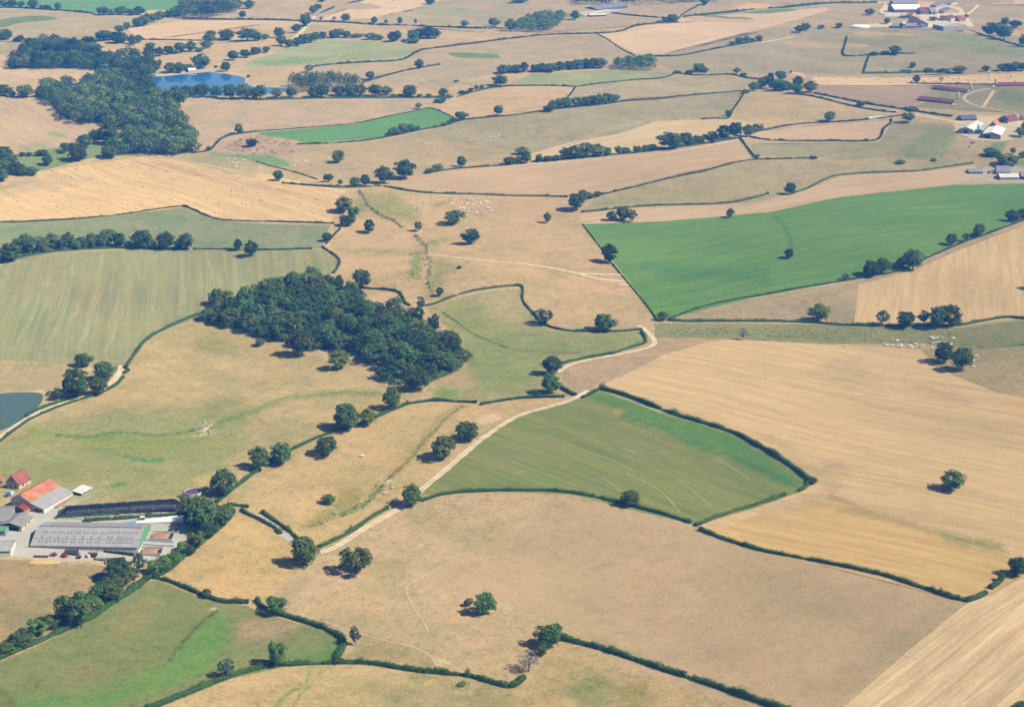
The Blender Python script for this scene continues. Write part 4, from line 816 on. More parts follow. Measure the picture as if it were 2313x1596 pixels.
 ('small bushy tree at the point of the big green field', None, 2,1, [(1360,1310,100,90,'b')]),
 ('bare dead tree on the edge of the rough strip', None, 2,1, [(2085,1480,75,110,'d')]),
 ('small tree on the hedge of the wavy tan strip', None, 3,1, [(200,165,95,110)]),
 ('small tree standing inside the big green field', None, 3,1, [(190,740,75,85)]),
 ('pale shrub on the south hedge of the big green field', None, 3,1, [(700,940,80,70,'s')]),
 ('tree of the close pair on the south hedge of the green field', 'pair on the south hedge', 3,1, [(930,905,140,150),(1025,880,130,140)]),
 ('tree of the dark clump on the south hedge by the stubble', 'dark clump on the south hedge', 3,1, [(1215,820,110,95,'b'),(1305,850,150,195)]),
 ('small tree along the upper south hedge of the green field', 'upper south hedge trees', 3,1, [(1655,625,95,110),(1785,590,70,85,'s'),(1905,545,100,120),(2210,410,120,105),(2290,400,80,110),(1860,550,60,40,'b')]),
 ('large round oak on the hedge of the rough strip', None, 3,1, [(460,1315,170,160)]),
 ('greyish oak on the hedge below the ribbed stubble', None, 3,1, [(1030,1345,125,140,'s')]),
 ('round oak between the greyish oak and the large trio', None, 3,1, [(1245,1370,150,150)]),
 ('broad oak of the trio on the hedge below the ribbed stubble', 'oak trio below the stubble', 3,1, [(1410,1340,115,135,'s'),(1530,1370,160,195),(1640,1355,195,185)]),
 ('oak of the pair sheltering white cattle', 'oak pair with cattle', 3,1, [(1585,1685,170,185),(1745,1760,180,215)]),
 ('tree at the side of the ribbed stubble', None, 3,1, [(2420,1020,120,130)]),
 # ---- near left
 ('dark tree on bare soil above the pond', None, 0,2, [(760,125,135,130)]),
 ('massive oak beside the pond lane', None, 0,2, [(690,400,235,260)]),
 ('tree of the dense pair on the bend of the pond lane', 'pair on the lane bend', 0,2, [(940,250,180,165),(890,380,150,165)]),
 ('small greyish tree on the pond bank', None, 0,2, [(530,425,110,115,'s')]),
 ('bush at the corner of the pond', None, 0,2, [(-20,700,110,120,'b')]),
 ('tall oak beside the round slurry tank', None, 0,2, [(2030,1295,205,240)]),
 ('feathery pale tree at the end of the black silage clamp', None, 0,2, [(1660,1425,125,160,'s')]),
 ('tree of the dense dark clump at the farm entrance', 'clump at the farm entrance', 0,2, [(1800,1500,190,200),(1840,1610,260,290),(1990,1570,200,200),(2060,1475,120,110,'g'),(1760,1580,160,170)]),
 # ---- near middle
 ('oak below the middle of the dark wood', None, 1,1, [(415,1625,195,235)]),
 ('dark oak below the east half of the dark wood', None, 1,2, [(760,150,160,175)]),
 ('big dark oak at the south corner of the wood', None, 1,2, [(1450,345,195,200)]),
 ('leaning oak at the corner of the pasture hedge', None, 1,2, [(1230,515,155,205)]),
 ('broad oak of the pair on the pasture hedge', None, 1,2, [(815,705,225,235)]),
 ('smaller oak of the pair on the pasture hedge', None, 1,2, [(1005,665,130,160)]),
 ('bushy oak alone in the long dry pasture', None, 1,2, [(640,935,185,170)]),
 ('oak on the hedge beside the bushy lone oak', None, 1,2, [(225,1015,185,215)]),
 ('rounded oak next to the oak on the lower pasture hedge', None, 1,2, [(30,1060,175,215)]),
 ('ball shaped tree next to the bare dug patch', None, 1,2, [(1905,795,205,165)]),
 ('ball shaped tree beside the pale track', None, 1,2, [(1690,965,205,200)]),
 ('pale green tree where the track passes the hedge', None, 1,2, [(1410,1385,170,195,'l')]),
 ('small round bright bush in the long dry pasture', None, 1,2, [(655,1370,110,90,'g')]),
 ('dark oak at the end of the short hedge by the track junction', None, 2,2, [(355,195,170,165)]),
 ('lighter tree below the dark oak by the track junction', None, 2,2, [(350,365,155,175,'l')]),
 ('light green tree on the south hedge of the middle meadow', None, 2,2, [(1070,1385,155,145,'l')]),
 ('dense dark tree alone in the great stubble field', None, 3,2, [(1665,1245,210,175)]),
 ('bush at the corner of the thick meadow hedge', None, 3,2, [(405,1185,70,75,'b')]),
 # ---- near bottom
 ('big dark tree beside the small black pool', None, 0,3, [(1075,490,215,235)]),
 ('slim greyish tree between the barn and the belt', None, 0,3, [(1255,390,130,190,'s')]),
 ('leafy tree in the belt running from the farm entrance to the meadow corner', 'belt by the farm', 0,3, [(1400,400,140,130,'l'),(1480,380,150,140,'l'),(1570,330,140,120,'g'),(1640,210,110,90,'g'),(1780,150,150,140,'l'),(1880,70,160,150),(1720,230,110,80,'b')]),
 ('dark tree in the belt above the bright meadow', 'belt above the bright meadow', 0,3, [(1040,570,190,150),(900,640,160,150),(1150,490,150,140),(1010,650,180,150),(860,740,150,130,'l'),(960,590,160,130),(1200,450,110,100)]),
 ('huge lobed bright green oak in the belt', None, 0,3, [(680,870,285,310,'l')]),
 ('bushy shrub in the lower end of the belt', 'lower belt shrubs', 0,3, [(460,900,170,120,'b'),(340,960,170,140,'g'),(190,1060,220,130,'b'),(60,1130,160,90,'g'),(510,890,140,90,'b'),(-60,1160,170,120,'b'),(570,860,120,90,'b')]),
 ('small round tree on the clipped meadow hedge', None, 0,3, [(1870,612,85,75)]),
 ('hazy grey green tree on the south meadow hedge', None, 0,3, [(2050,1335,155,165,'s')]),
 ('big oak at the junction of lane and track', None, 1,3, [(435,330,225,250,'o')]),
 ('wide spreading oak with open limbs in the dry pasture', None, 1,3, [(910,400,295,215,'w')]),
 ('bright dense tree on the hedge corner', None, 1,3, [(190,755,195,145,'l')]),
 ('narrow upright tree beside the hedge corner', None, 1,3, [(895,1045,92,185,'s')]),
 ('yellow green tree in the bright meadow corner', None, 1,3, [(195,1230,160,235,'l')]),
 ('airy light green tree on the old fence line', None, 1,3, [(2080,772,175,205,'l')]),
 ('small dark thorn bush near the airy tree', None, 1,3, [(1920,692,72,75,'b')]),
 ('bright rounded tree at the end of the long hedge', None, 2,3, [(330,1065,215,195,'l')]),
 ('dark bushy tree tucked behind the bright rounded tree', None, 2,3, [(400,960,105,110)]),
 ('low green bush below the bright rounded tree', None, 2,3, [(270,1140,90,110,'g')]),
 ('leafless grey shrub tree below the bright rounded tree', None, 2,3, [(150,1285,175,190,'d')]),
 ('dark tree at the corner of the two stubble fields', None, 3,3, [(2240,425,165,175)]),
 ('small tree next to the stubble corner tree', None, 3,3, [(2105,462,65,80)]),
 ('bush at the lower edge of the pale stubble', None, 3,3, [(2300,1625,120,60,'b')]),
]
for lab, grp, c, r, lst in TREES:
    for t in lst:
        x, y, w, h = t[:4]; k = t[4] if len(t) > 4 else 'o'
        fx, fy = T(c, r, x, y); put_tree(fx, fy, w/4, h/4, k, lab, grp)

def inside(p, poly):
    r = False; n = len(poly)
    for i in range(n):
        a, b = poly[i], poly[(i+1) % n]
        if (a[1] > p[1]) != (b[1] > p[1]) and p[0] < (b[0]-a[0])*(p[1]-a[1])/(b[1]-a[1])+a[0]: r = not r
    return r
def low_crown(n):
    d = sphere_pts(n); d[:, 2] = np.where(d[:, 2] < -.5, -d[:, 2], d[:, 2]); a = np.arctan2(d[:, 1], d[:, 0])
    r = 1+0.16*np.sin(3*a+RNG.uniform(0, 6))+0.14*np.sin(5*d[:, 2]+2*a)+RNG.normal(0, .10, n)
    return d*np.array([.46, .46, .40])*r[:, None]+np.array([0, 0, .56]), d
def wood(poly, spacing, wm, hm, kinds, label, group, seed, stuff=None, nq=300):
    rr = random.Random(seed); W = unproj(poly); lo, hi = W.min(0), W.max(0); pl = [tuple(w[:2]) for w in W]; pts = []
    tries = int(14*(hi[0]-lo[0])*(hi[1]-lo[1])/spacing**2)
    for _ in range(tries):
        p = (rr.uniform(lo[0], hi[0]), rr.uniform(lo[1], hi[1]))
        if not inside(p, pl): continue
        if any((p[0]-q[0])**2+(p[1]-q[1])**2 < spacing**2 for q in pts): continue
        pts.append(p)
    if stuff:                                                        # a far wood that reads as one mass: one mesh of crowns, each crown its own clumps
        Q = {m: [] for m in (M_LEAF, M_LEAFS, M_NEEDLE)}; VV = {m: [] for m in Q}
        for p in pts:
            w = rr.uniform(*wm); h = rr.uniform(*hm); k = rr.choice(kinds); z = float(hgt(np.array(p[0]), np.array(p[1])))
            P, Nn = low_crown(nq); P[:, :2] += RNG.uniform(-.08, .08, 2)
            if k == 't': P[:, :2] *= (1.15-0.75*np.clip(P[:, 2:3], 0, 1))
            P = P*np.array([w, w, h])+np.array([p[0], p[1], z]); q = leaf_quads(P, Nn, 0.105*w, .5)
            Q[M_LEAFS if k == 's' else M_NEEDLE if k == 't' else M_LEAF].append(q); VV[M_LEAFS if k == 's' else M_NEEDLE if k == 't' else M_LEAF].append(np.full(len(q), rr.uniform(-.42, .42)))
        ms = [m for m in Q if Q[m]]; V = np.concatenate([np.concatenate(Q[m]) for m in ms]); me = quads_mesh(stuff, V, ms[0])
        if len(ms) > 1:
            me.materials.append(ms[1]); n0 = sum(len(q) for q in Q[ms[0]]); me.polygons.foreach_set('material_index', np.r_[np.zeros(n0, np.int32), np.ones(len(V)-n0, np.int32)])
        at = me.attributes.new('vary', 'FLOAT', 'FACE'); at.data.foreach_set('value', np.concatenate([np.concatenate(VV[m]) for m in ms]).astype(np.float32))
        o = link(stuff, me); o['kind'] = 'stuff'; o['label'] = label; o['category'] = 'wood'; return len(pts)
    for p in pts:
        w = rr.uniform(*wm); h = rr.uniform(*hm); k = rr.choice(kinds)
        z = float(hgt(np.array(p[0]), np.array(p[1]))); make_tree((p[0], p[1], z), w, h, k, 'woodland_tree', label, group)
    return len(pts)
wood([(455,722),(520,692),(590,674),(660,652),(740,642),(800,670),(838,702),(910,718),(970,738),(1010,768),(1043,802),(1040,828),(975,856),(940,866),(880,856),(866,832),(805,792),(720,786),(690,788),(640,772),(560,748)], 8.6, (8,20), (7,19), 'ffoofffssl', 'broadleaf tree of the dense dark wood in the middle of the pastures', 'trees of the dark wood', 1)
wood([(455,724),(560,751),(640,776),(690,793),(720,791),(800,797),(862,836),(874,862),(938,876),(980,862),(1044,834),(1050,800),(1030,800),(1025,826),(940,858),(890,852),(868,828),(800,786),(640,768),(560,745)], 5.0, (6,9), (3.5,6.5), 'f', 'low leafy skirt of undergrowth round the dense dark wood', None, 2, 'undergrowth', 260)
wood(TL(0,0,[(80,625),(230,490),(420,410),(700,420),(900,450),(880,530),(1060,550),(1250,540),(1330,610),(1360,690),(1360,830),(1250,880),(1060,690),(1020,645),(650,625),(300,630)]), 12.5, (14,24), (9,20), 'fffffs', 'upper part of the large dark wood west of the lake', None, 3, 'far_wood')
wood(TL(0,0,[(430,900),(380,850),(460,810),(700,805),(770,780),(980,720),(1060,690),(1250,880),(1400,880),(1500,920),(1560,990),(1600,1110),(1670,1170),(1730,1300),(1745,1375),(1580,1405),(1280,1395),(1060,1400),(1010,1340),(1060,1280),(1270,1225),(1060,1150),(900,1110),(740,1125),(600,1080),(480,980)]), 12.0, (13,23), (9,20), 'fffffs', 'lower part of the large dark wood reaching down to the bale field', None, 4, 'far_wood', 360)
wood(TL(0,0,[(1570,170),(1650,110),(1660,60),(1760,60),(1830,70),(2150,40),(2170,80),(2060,140),(1850,170),(1650,175)]), 16, (18,26), (14,19), 'f', 'far copse on the slope beside the green hill', None, 5, 'copse', 200)
wood(TL(1,0,[(300,815),(360,770),(640,765),(900,785),(940,815),(860,835),(420,838)]), 7.5, (8,12), (16,21), 'f', 'dense plantation block of tall slender trees by the lake', None, 6, 'plantation', 240)
wood(TL(2,0,[(20,290),(70,230),(200,190),(400,175),(520,180),(430,225),(350,285),(150,298)]), 12, (15,21), (14,19), 'f', 'rounded dark copse below the long far shed', None, 7, 'copse', 240)
wood(TL(2,0,[(920,620),(960,590),(1130,590),(1230,560),(1285,580),(1290,630),(1180,640),(1050,632)]), 10, (13,18), (11,16), 'f', 'dark copse standing in the grey pastures', None, 8, 'copse', 260)
wood(TL(2,0,[(600,62),(700,58),(1000,48),(1850,12),(1850,-30),(1400,-20),(600,-20)]), 20, (22,30), (15,20), 'f', 'long dark wood along the top of the hill', None, 9, 'far_wood', 160)
# ------------------------------------------------------------------ hedges
def make_hedge(pts, w, h, label, mat=None, kind='hedge'):
    W = worldline(pts, 1.6); n = len(W)
    dist = np.linalg.norm(W-np.array([0, 0, CAM_H]), axis=1).mean(); px = dist/FPX*2.258      # metres per picture pixel
    d = np.gradient(W[:, :2], axis=0); nn = np.stack([-d[:, 1], d[:, 0]], 1); nn /= np.linalg.norm(nn, axis=1)[:, None]+1e-9
    s = np.arange(n)*1.6; ph = RNG.uniform(0, 6.28, 4)
    bump = np.zeros(n)
    for c0 in RNG.uniform(0, n*1.6, max(1, int(n*1.6/14))): bump += RNG.uniform(-.35, .75)*np.exp(-((s-c0)/RNG.uniform(1.2, 3.2))**2)
    bump = np.clip(bump, -.5, 1.0)
    for c0 in RNG.uniform(0, n*1.6, int(n*1.6/60)): bump += RNG.uniform(.8, 2.0)*np.exp(-((s-c0)/RNG.uniform(.9, 1.8))**2)
    for c0 in RNG.uniform(0, n*1.6, int(n*1.6/75)): bump -= 1.1*np.exp(-((s-c0)/RNG.uniform(.8, 2.2))**4)
    bump = np.clip(bump, -1.1, 2.2); hv = h*(1+0.10*np.sin(s/5.1+ph[0])+0.12*np.sin(s/2.3+ph[1])+0.14*np.sin(s/17.0+ph[2])+0.08*RNG.standard_normal(n)+bump*.6); wv = w*(1+0.14*np.sin(s/3.7+ph[3])+0.12*np.sin(s/11+ph[0])+.35*np.clip(bump, -1, 1.2))
    prof = [(-.42, 0), (-.5, .45), (-.34, .9), (0, 1.0), (.34, .9), (.5, .45), (.42, 0)]
    V = []; F = []; k = len(prof)
    for i in range(n):
        for a, b in prof:
            x, y = W[i, 0]+nn[i, 0]*a*wv[i]*.74, W[i, 1]+nn[i, 1]*a*wv[i]*.74; V.append((x, y, W[i, 2]-.15+b*hv[i]*.80+.15))
    for i in range(n-1):
        for j in range(k-1): F.append((i*k+j, i*k+j+1, (i+1)*k+j+1, (i+1)*k+j))
    F += [tuple(range(k))[::-1], tuple(range((n-1)*k, n*k))]
    o = link(kind, None or mesh_from(kind, V, F, mat or M_HEDGE)); tag(o, label, 'hedge')
    q = max(0.5, 0.7*px); m = int(min(26000, n*1.6*(w+2*h)/(q*q)*1.15))
    i = RNG.integers(0, n, m); t = RNG.uniform(0, k-1.001, m); j = t.astype(int); f = t-j; pr = np.array(prof); a = pr[j]*(1-f)[:, None]+pr[j+1]*f[:, None]
    P = np.stack([W[i, 0]+nn[i, 0]*a[:, 0]*wv[i], W[i, 1]+nn[i, 1]*a[:, 0]*wv[i], W[i, 2]+a[:, 1]*hv[i]], 1)+RNG.normal(0, .26, (m, 3))*np.array([1, 1, .8]); P[:, :2] += d[i]/1.6*RNG.uniform(-.8, .8, (m, 1))
    Nn = np.stack([nn[i, 0]*a[:, 0]*2, nn[i, 1]*a[:, 0]*2, np.where(a[:, 1] > .8, 1.0, .15)], 1)
    link('foliage', quads_mesh('foliage', leaf_quads(P, Nn, q, .5), mat or M_HEDGE), o)
    return o
D = M_HEDGEF
HEDGES = [
 (3.2,2.6,None,'thick dark hedge on the stubble side of the middle meadow', TL(2,2,[(810,322),(1060,392),(1300,490),(1500,562),(1700,622),(1900,682),(2060,742),(2200,830),(2312,885),(2512,1012),(2690,1150)])),
 (2.2,1.8,None,'short hedge joining the thick meadow hedge to the track', TL(2,2,[(640,400),(720,362),(800,325)])),
 (2.2,1.8,None,'hedge on the east side of the middle meadow', TL(2,2,[(2466,1278),(2312,1335),(2000,1425),(1820,1490),(1660,1558)])),
 (2.0,1.6,None,'short hedge stub at the east corner of the middle meadow', TL(2,2,[(2690,1175),(2590,1245)])),
 (2.2,1.8,None,'long hedge along the south side of the middle meadow', TL(2,2,[(1610,1530),(1400,1462),(1200,1412),(1060,1368),(900,1332),(700,1282),(500,1252),(300,1237),(50,1238),(-300,1242),(-612,1266),(-812,1332)])),
 (2.2,1.8,None,'hedge running beside the pale track to the lane junction', TL(1,2,[(1190,1400),(1000,1510),(880,1602),(720,1686),(580,1750)])),
 (2.4,2.0,None,'hedge between the great stubble and the grazed field', TL(2,3,[(1700,0),(1800,40),(1950,95),(2130,150),(2312,200),(2612,252),(2912,312),(3212,372),(3412,422),(3612,492),(3812,556),(3962,612),(4112,640)])),
 (2.0,2.0,None,'hedge on the corner of the two stubble fields', TL(3,3,[(1800,640),(1900,612),(1965,572)])),
 (2.0,2.0,None,'short hedge stub under the stubble corner tree', TL(3,3,[(2010,528),(2060,500),(2110,450)])),
 (3.0,2.6,None,'long thick hedge crossing the bottom pastures', TL(2,3,[(440,980),(600,1020),(800,1072),(1000,1132),(1250,1222),(1500,1302),(1700,1362),(2000,1472),(2312,1580),(2500,1640)])),
 (2.6,2.2,None,'hedge on the south side of the bright meadow', TL(0,3,[(1300,1630),(1400,1592),(1700,1472),(2000,1352),(2312,1252),(2462,1226),(2712,1206),(3032,1200)])),
 (2.6,2.2,None,'bushy hedge along the top of the bottom pasture', TL(1,3,[(740,1198),(900,1196),(1100,1212),(1300,1252),(1500,1277),(1730,1297)])),
 (1.6,1.1,None,'thin low stretch of hedge behind the ring feeder', TL(1,3,[(1735,1298),(1800,1305),(1895,1312)])),
 (2.6,2.0,None,'hedge running down to the gateway by the grey shrub tree', TL(1,3,[(1900,1312),(2050,1352),(2200,1402),(2312,1415),(2360,1390),(2420,1332)])),
 (2.6,2.4,None,'tall clipped hedge on the east side of the bright meadow', TL(1,3,[(725,1190),(770,1090),(800,1000),(750,952),(600,882),(450,832),(250,772),(200,752)])),
 (2.4,2.0,None,'short hedge left of the bright dense tree', TL(1,3,[(170,742),(60,712),(10,632)])),
 (2.4,1.9,None,'hedge on the north side of the bright meadow', TL(0,3,[(2240,655),(2050,655),(1900,622),(1700,532),(1500,452),(1400,432)])),
 (4.0,2.2,None,'undergrowth hedge beneath the tree belt by the farm', TL(0,3,[(-200,1240),(0,1155),(300,1025),(600,895),(800,805),(1000,675),(1200,535),(1330,435)])),
 (3.4,2.0,None,'undergrowth hedge beneath the belt by the farm entrance', TL(0,3,[(1350,420),(1500,390),(1700,205),(1850,85),(2000,-30),(2105,-165)])),
 (2.2,1.8,None,'short hedge linking the entrance clump to the slurry tank oak', TL(0,2,[(1950,1350),(2050,1270),(2180,1170),(2290,1080),(2342,1056)])),
 (2.2,1.8,None,'long hedge between the two dry pastures below the wood', TL(1,2,[(100,1010),(200,950),(300,882),(400,832),(600,742),(760,692),(1000,622),(1100,572),(1240,512),(1360,462)])),
 (2.0,1.7,None,'hedge running east from the leaning oak', TL(1,2,[(1360,460),(1500,440),(1650,426),(1850,440),(1990,445)])),
 (2.0,1.7,None,'hedge from the gap to the track junction', TL(1,2,[(2030,465),(2150,440),(2312,410),(2562,396),(2782,395)])),
 (2.4,2.0,None,'short slanting hedge beside the track junction', TL(2,2,[(420,300),(500,345),(572,380)])),
 (2.0,1.6,None,'hedge along the track below the rough strip', TL(2,1,[(1750,1690),(2040,1652),(900,1602)][2:]+[(1100,1535),(1215,1505),(1200,1440),(1170,1405)])),
 (2.0,1.6,None,'hedge beside the curving track near the dark oak', TL(2,2,[(440,95),(600,55),(760,28),(900,2)])),
 (2.0,1.6,None,'winding hedge through the middle pastures', TL(2,1,[(1170,1382),(1000,1396),(840,1402),(600,1400),(400,1382),(280,1332),(220,1262),(150,1192),(90,1122),(100,1022),(90,988),(0,986),(-212,1010),(-412,1046),(-562,1092),(-712,1162),(-812,1166)])),
 (2.0,1.6,None,'hedge behind the dark wood', TL(1,1,[(970,1010),(1100,1017),(1290,1037),(1320,1082),(1350,1152),(1390,1166)])),
 (2.0,1.6,None,'curved hedge at the end of the tramline field', TL(1,1,[(600,640),(680,692),(740,732),(760,772),(740,822),(700,872)])),
 (2.4,1.8,None,'hedge below the tramline field', TL(0,1,[(1780,1252),(1600,1322),(1450,1392),(1330,1462),(1260,1542),(1220,1600),(1160,1686),(1130,1728)])),
 (2.0,1.6,None,'short bushy hedge by the lane gateway', TL(0,2,[(1130,132),(1172,152),(1120,182)])),
 (2.0,1.5,None,'hedge between the pond and the lane', TL(0,2,[(235,572),(350,502),(500,452),(660,407)])),
 (2.0,1.5,None,'hedge on the pasture side of the pond lane', TL(0,2,[(-300,990),(0,795),(100,715),(250,605),(400,535),(600,457),(800,397),(950,345),(1050,290),(1115,215)])),
 (1.6,1.3,D,'dry brown hedge below the bale field', TL(0,1,[(-200,420),(0,415),(200,410),(400,400),(700,385),(900,362),(1100,342),(1300,312),(1500,282),(1660,267),(1750,300),(1850,352),(2000,396),(2312,406),(2612,412),(3012,426)])),
 (3.0,2.0,None,'hedge beneath the thick row of trees', TL(0,1,[(-200,850),(0,775),(250,712),(500,672),(750,652),(1150,647),(1700,662)])),
 (2.0,1.5,None,'hedge along the top of the tramline field', TL(0,1,[(1750,657),(2000,657),(2312,667),(2812,655)])),
 (1.6,1.3,D,'short hedge up to the bale field corner', TL(1,1,[(630,612),(700,532),(760,472)])),
 (2.2,1.7,None,'long hedge across the head of the stream valley', TL(1,1,[(240,62),(500,82),(700,97),(950,102),(1100,82),(1200,97),(1350,127),(1500,147),(1700,157),(2000,162),(2312,176),(2612,180),(2812,187)])),
 (1.8,1.5,D,'hedge rising east from the three hedge trees', TL(2,1,[(660,212),(800,167),(950,132),(1200,72),(1500,-2),(1750,-50)])),
 (1.8,1.5,D,'hedge along the foot of the greenish slope', TL(2,0,[(1765,1540),(1900,1502),(2050,1462),(2200,1442),(2312,1442),(2712,1432)])),
 (2.2,1.7,None,'wavy hedge above the long tan strip', TL(2,1,[(630,322),(850,302),(1100,272),(1400,257),(1800,252),(2000,237),(2200,192),(2312,157)])),
 (2.0,1.6,None,'upper part of the wavy hedge toward the cottage', TL(3,1,[(230,152),(380,102),(500,32),(600,-6),(800,-28),(1100,-38),(1400,-48),(1600,-88),(1850,-118)])),
 (3.0,2.0,None,'hedge along the top of the rough strip', TL(2,1,[(1410,1302),(1600,1312),(2000,1307),(2312,1307),(2612,1312),(2832,1332),(3012,1342),(3412,1352),(4012,1352),(4212,1312),(4462,1267),(4624,1287),(4900,1310)])),
 (1.6,1.1,D,'low hedge along the south edge of the big green field', TL(2,1,[(1420,1287),(1600,1212),(1800,1152),(2000,1112),(2200,1077),(2312,1062),(2612,1002),(2912,957),(3212,907),(3512,857),(3712,752),(3912,662),(4112,582),(4312,512),(4624,392)])),
 (1.0,0.9,D,'thin fence line of weeds on the west edge of the big green field', TL(2,1,[(640,437),(800,642),(880,762),(1000,902),(1150,1082),(1230,1182),(1300,1282)])),
 (2.6,2.0,None,'hedge under the long row above the tan strip', TL(2,0,[(200,1462),(600,1432),(900,1402),(1200,1377),(1600,1322),(2050,1252)])),
 (2.0,1.6,D,'short dividing hedge at the end of the tan strip', TL(2,0,[(2060,1252),(2120,1332),(2180,1412)])),
 (2.2,1.8,D,'hedge looping round the small tan field', TL(2,0,[(2150,1242),(2312,1272),(2612,1277),(2912,1277),(3292,1282),(3342,1222),(3352,1162),(3432,1112),(3422,1082)])),
 (2.0,1.7,D,'hedge above the small tan field', TL(3,0,[(-100,1190),(0,1172),(200,1132),(400,1112),(700,1102),(1000,1072),(1200,1047)])),
 (3.0,2.4,None,'thick upper hedge of the far road', TL(3,0,[(420,847),(600,882),(880,942),(1100,972),(1300,1002),(1500,1037),(1660,1057)])),
 (2.4,1.8,D,'lower hedge of the far road', TL(3,0,[(180,850),(400,868),(700,950),(950,1000),(1150,1020)])),
 (2.4,2.0,D,'angular hedge round the small enclosed paddock', TL(3,0,[(710,342),(690,422),(660,512),(800,512),(950,497),(1320,487)])),
 (2.4,2.0,D,'short hedge below the enclosed paddock', TL(3,0,[(905,517),(880,592),(860,662)])),
 (3.4,2.6,None,'hedge above the far bale field', TL(3,0,[(860,667),(1100,667),(1400,654),(1650,662)])),
 (5.0,3.6,None,'tall dark hedge on the far ridge', TL(2,0,[(1550,162),(1800,132),(2000,112),(2312,92),(2512,67),(2812,37),(3292,27)])),
 (3.0,2.4,D,'hedge from the long shed down the hill', TL(2,0,[(900,122),(1100,147),(1300,162),(1380,167)])),
 (3.0,2.2,D,'long winding hedge over the far hill', TL(2,0,[(1500,207),(1250,217),(1100,237),(1000,287),(850,302),(640,310),(400,312),(200,327),(0,352),(-212,377),(-412,402),(-612,427),(-812,452),(-882,482),(-932,522),(-1012,552),(-1212,562),(-1512,577),(-1712,592),(-1812,612)])),
 (3.4,2.6,D,'long straight hedge behind the thin far trees', TL(0,0,[(1650,177),(2000,182),(2312,182),(2562,187),(2812,197),(3112,207),(3412,232),(3712,242),(4012,247),(4212,260),(4624,264)])),
 (2.8,2.0,D,'far hedge above the lake row', TL(0,0,[(1280,362),(1500,364),(1830,372)])),
 (2.6,2.0,D,'short slanting hedge on the far pasture', TL(1,0,[(960,752),(1100,707),(1300,652),(1500,612),(1660,587)])),
 (2.8,2.2,None,'hedge under the row before the plantation', TL(1,0,[(0,907),(500,892),(1000,887),(1700,887),(1780,882)])),
 (2.2,1.8,D,'scrubby hedge climbing from the plantation row', TL(1,0,[(1820,877),(2000,822),(2150,792),(2312,777),(2712,777),(2882,787)])),
 (2.0,1.6,D,'long hedge below the green sliver and east over the hill', TL(1,0,[(380,1307),(700,1297),(1000,1272),(1200,1237),(1500,1172),(1700,1142),(1850,1087),(2100,1062),(2312,1047),(2582,1007),(2862,972),(3112,952),(3312,917),(3612,892),(4012,857),(4372,827)])),
 (1.4,1.0,D,'thin hedge on the north edge of the green sliver', TL(1,0,[(0,1192),(500,1152),(900,1122),(1200,1052),(1450,1002),(1580,972),(1700,1022),(1800,1072)])),
 (1.8,1.4,D,'short hedge between two far pastures', TL(2,0,[(570,792),(540,842),(500,882)])),
 (1.8,1.4,D,'dotted hedge below the greenish far meadow', TL(2,0,[(580,787),(900,742),(1200,717),(1370,712),(1460,672)])),
 (2.4,1.8,D,'hedge of the far lane', TL(2,0,[(1460,657),(1600,682),(1750,682),(1980,672),(2100,707),(2300,727)])),
 (2.6,2.0,D,'hedge below the far tan stubble', TL(2,0,[(1290,512),(1500,512),(1700,472),(1950,422),(2250,372)])),
 (1.8,1.5,D,'hedge along the side of the greyish field', TL(2,0,[(2090,852),(2050,922),(1980,1012),(1955,1082),(1840,1070),(1710,1082)])),
 (2.2,1.8,D,'curved hedge of the tussocky rough pasture', TL(0,0,[(1740,1385),(1900,1367),(1950,1302),(2000,1252),(2100,1217),(2312,1192)])),
 (1.2,0.9,D,'thin hedge below the bright green strip', TL(0,0,[(2312,1462),(2462,1507),(2612,1542),(2800,1600),(2860,1622)])),
 (1.8,1.5,D,'gappy hedge at the west end of the tan stubble strip', TL(1,0,[(1530,1572),(1740,1532),(2000,1512),(2312,1492),(2412,1482)])),
 (3.4,2.4,D,'far hedge at the foot of the green hill', TL(0,0,[(-200,75),(150,72),(400,92),(560,97),(850,127)])),
 (2.6,2.0,D,'far hedge beside the road over the hill', TL(1,0,[(590,120),(700,75),(850,32),(980,2)])),
 (2.0,1.6,D,'thin far hedge up the tan hill', TL(2,0,[(1510,162),(1570,112),(1690,52)])),
 (3.0,2.0,D,'hedge of the lane right of the far farm', TL(3,0,[(1780,275),(2000,340),(2312,430)])),
 (2.4,1.8,D,'hedge above the red roofed sheds', TL(3,0,[(1350,760),(1700,764),(2040,768)])),
 (1.6,1.1,D,'thin boundary hedge between the two far tan fields', TL(2,0,[(770,312),(870,360),(960,430),(1050,480),(1110,505)])),
 (1.8,1.0,None,'low hedge bank along the front of the black silage clamp', TL(0,2,[(505,1485),(700,1475),(900,1462),(1070,1448)])),
 (1.8,1.0,None,'low hedge bank beside the feathery tree', TL(0,2,[(1140,1440),(1300,1425),(1450,1408),(1560,1400)])),
 (2.4,1.6,None,'bushy strip behind the long barn', TL(0,2,[(770,1515),(950,1500),(1150,1490),(1350,1470),(1550,1460),(1680,1450)])),
 (2.0,1.6,None,'hedge on the north side of the grey lane', TL(0,2,[(2060,1370),(2150,1375),(2240,1390)])),
 (2.2,1.7,None,'hedge on the lane side of the long dry pasture', TL(1,2,[(60,1440),(150,1500),(250,1570),(310,1610),(380,1680)])),
 (2.2,1.7,None,'hedge on the paddock side of the grey lane', TL(0,2,[(2180,1425),(2300,1480),(2400,1530),(2500,1590),(2530,1630)])),
]
for w, h, m, lab, pts in HEDGES: make_hedge(pts, w, h, lab, m)
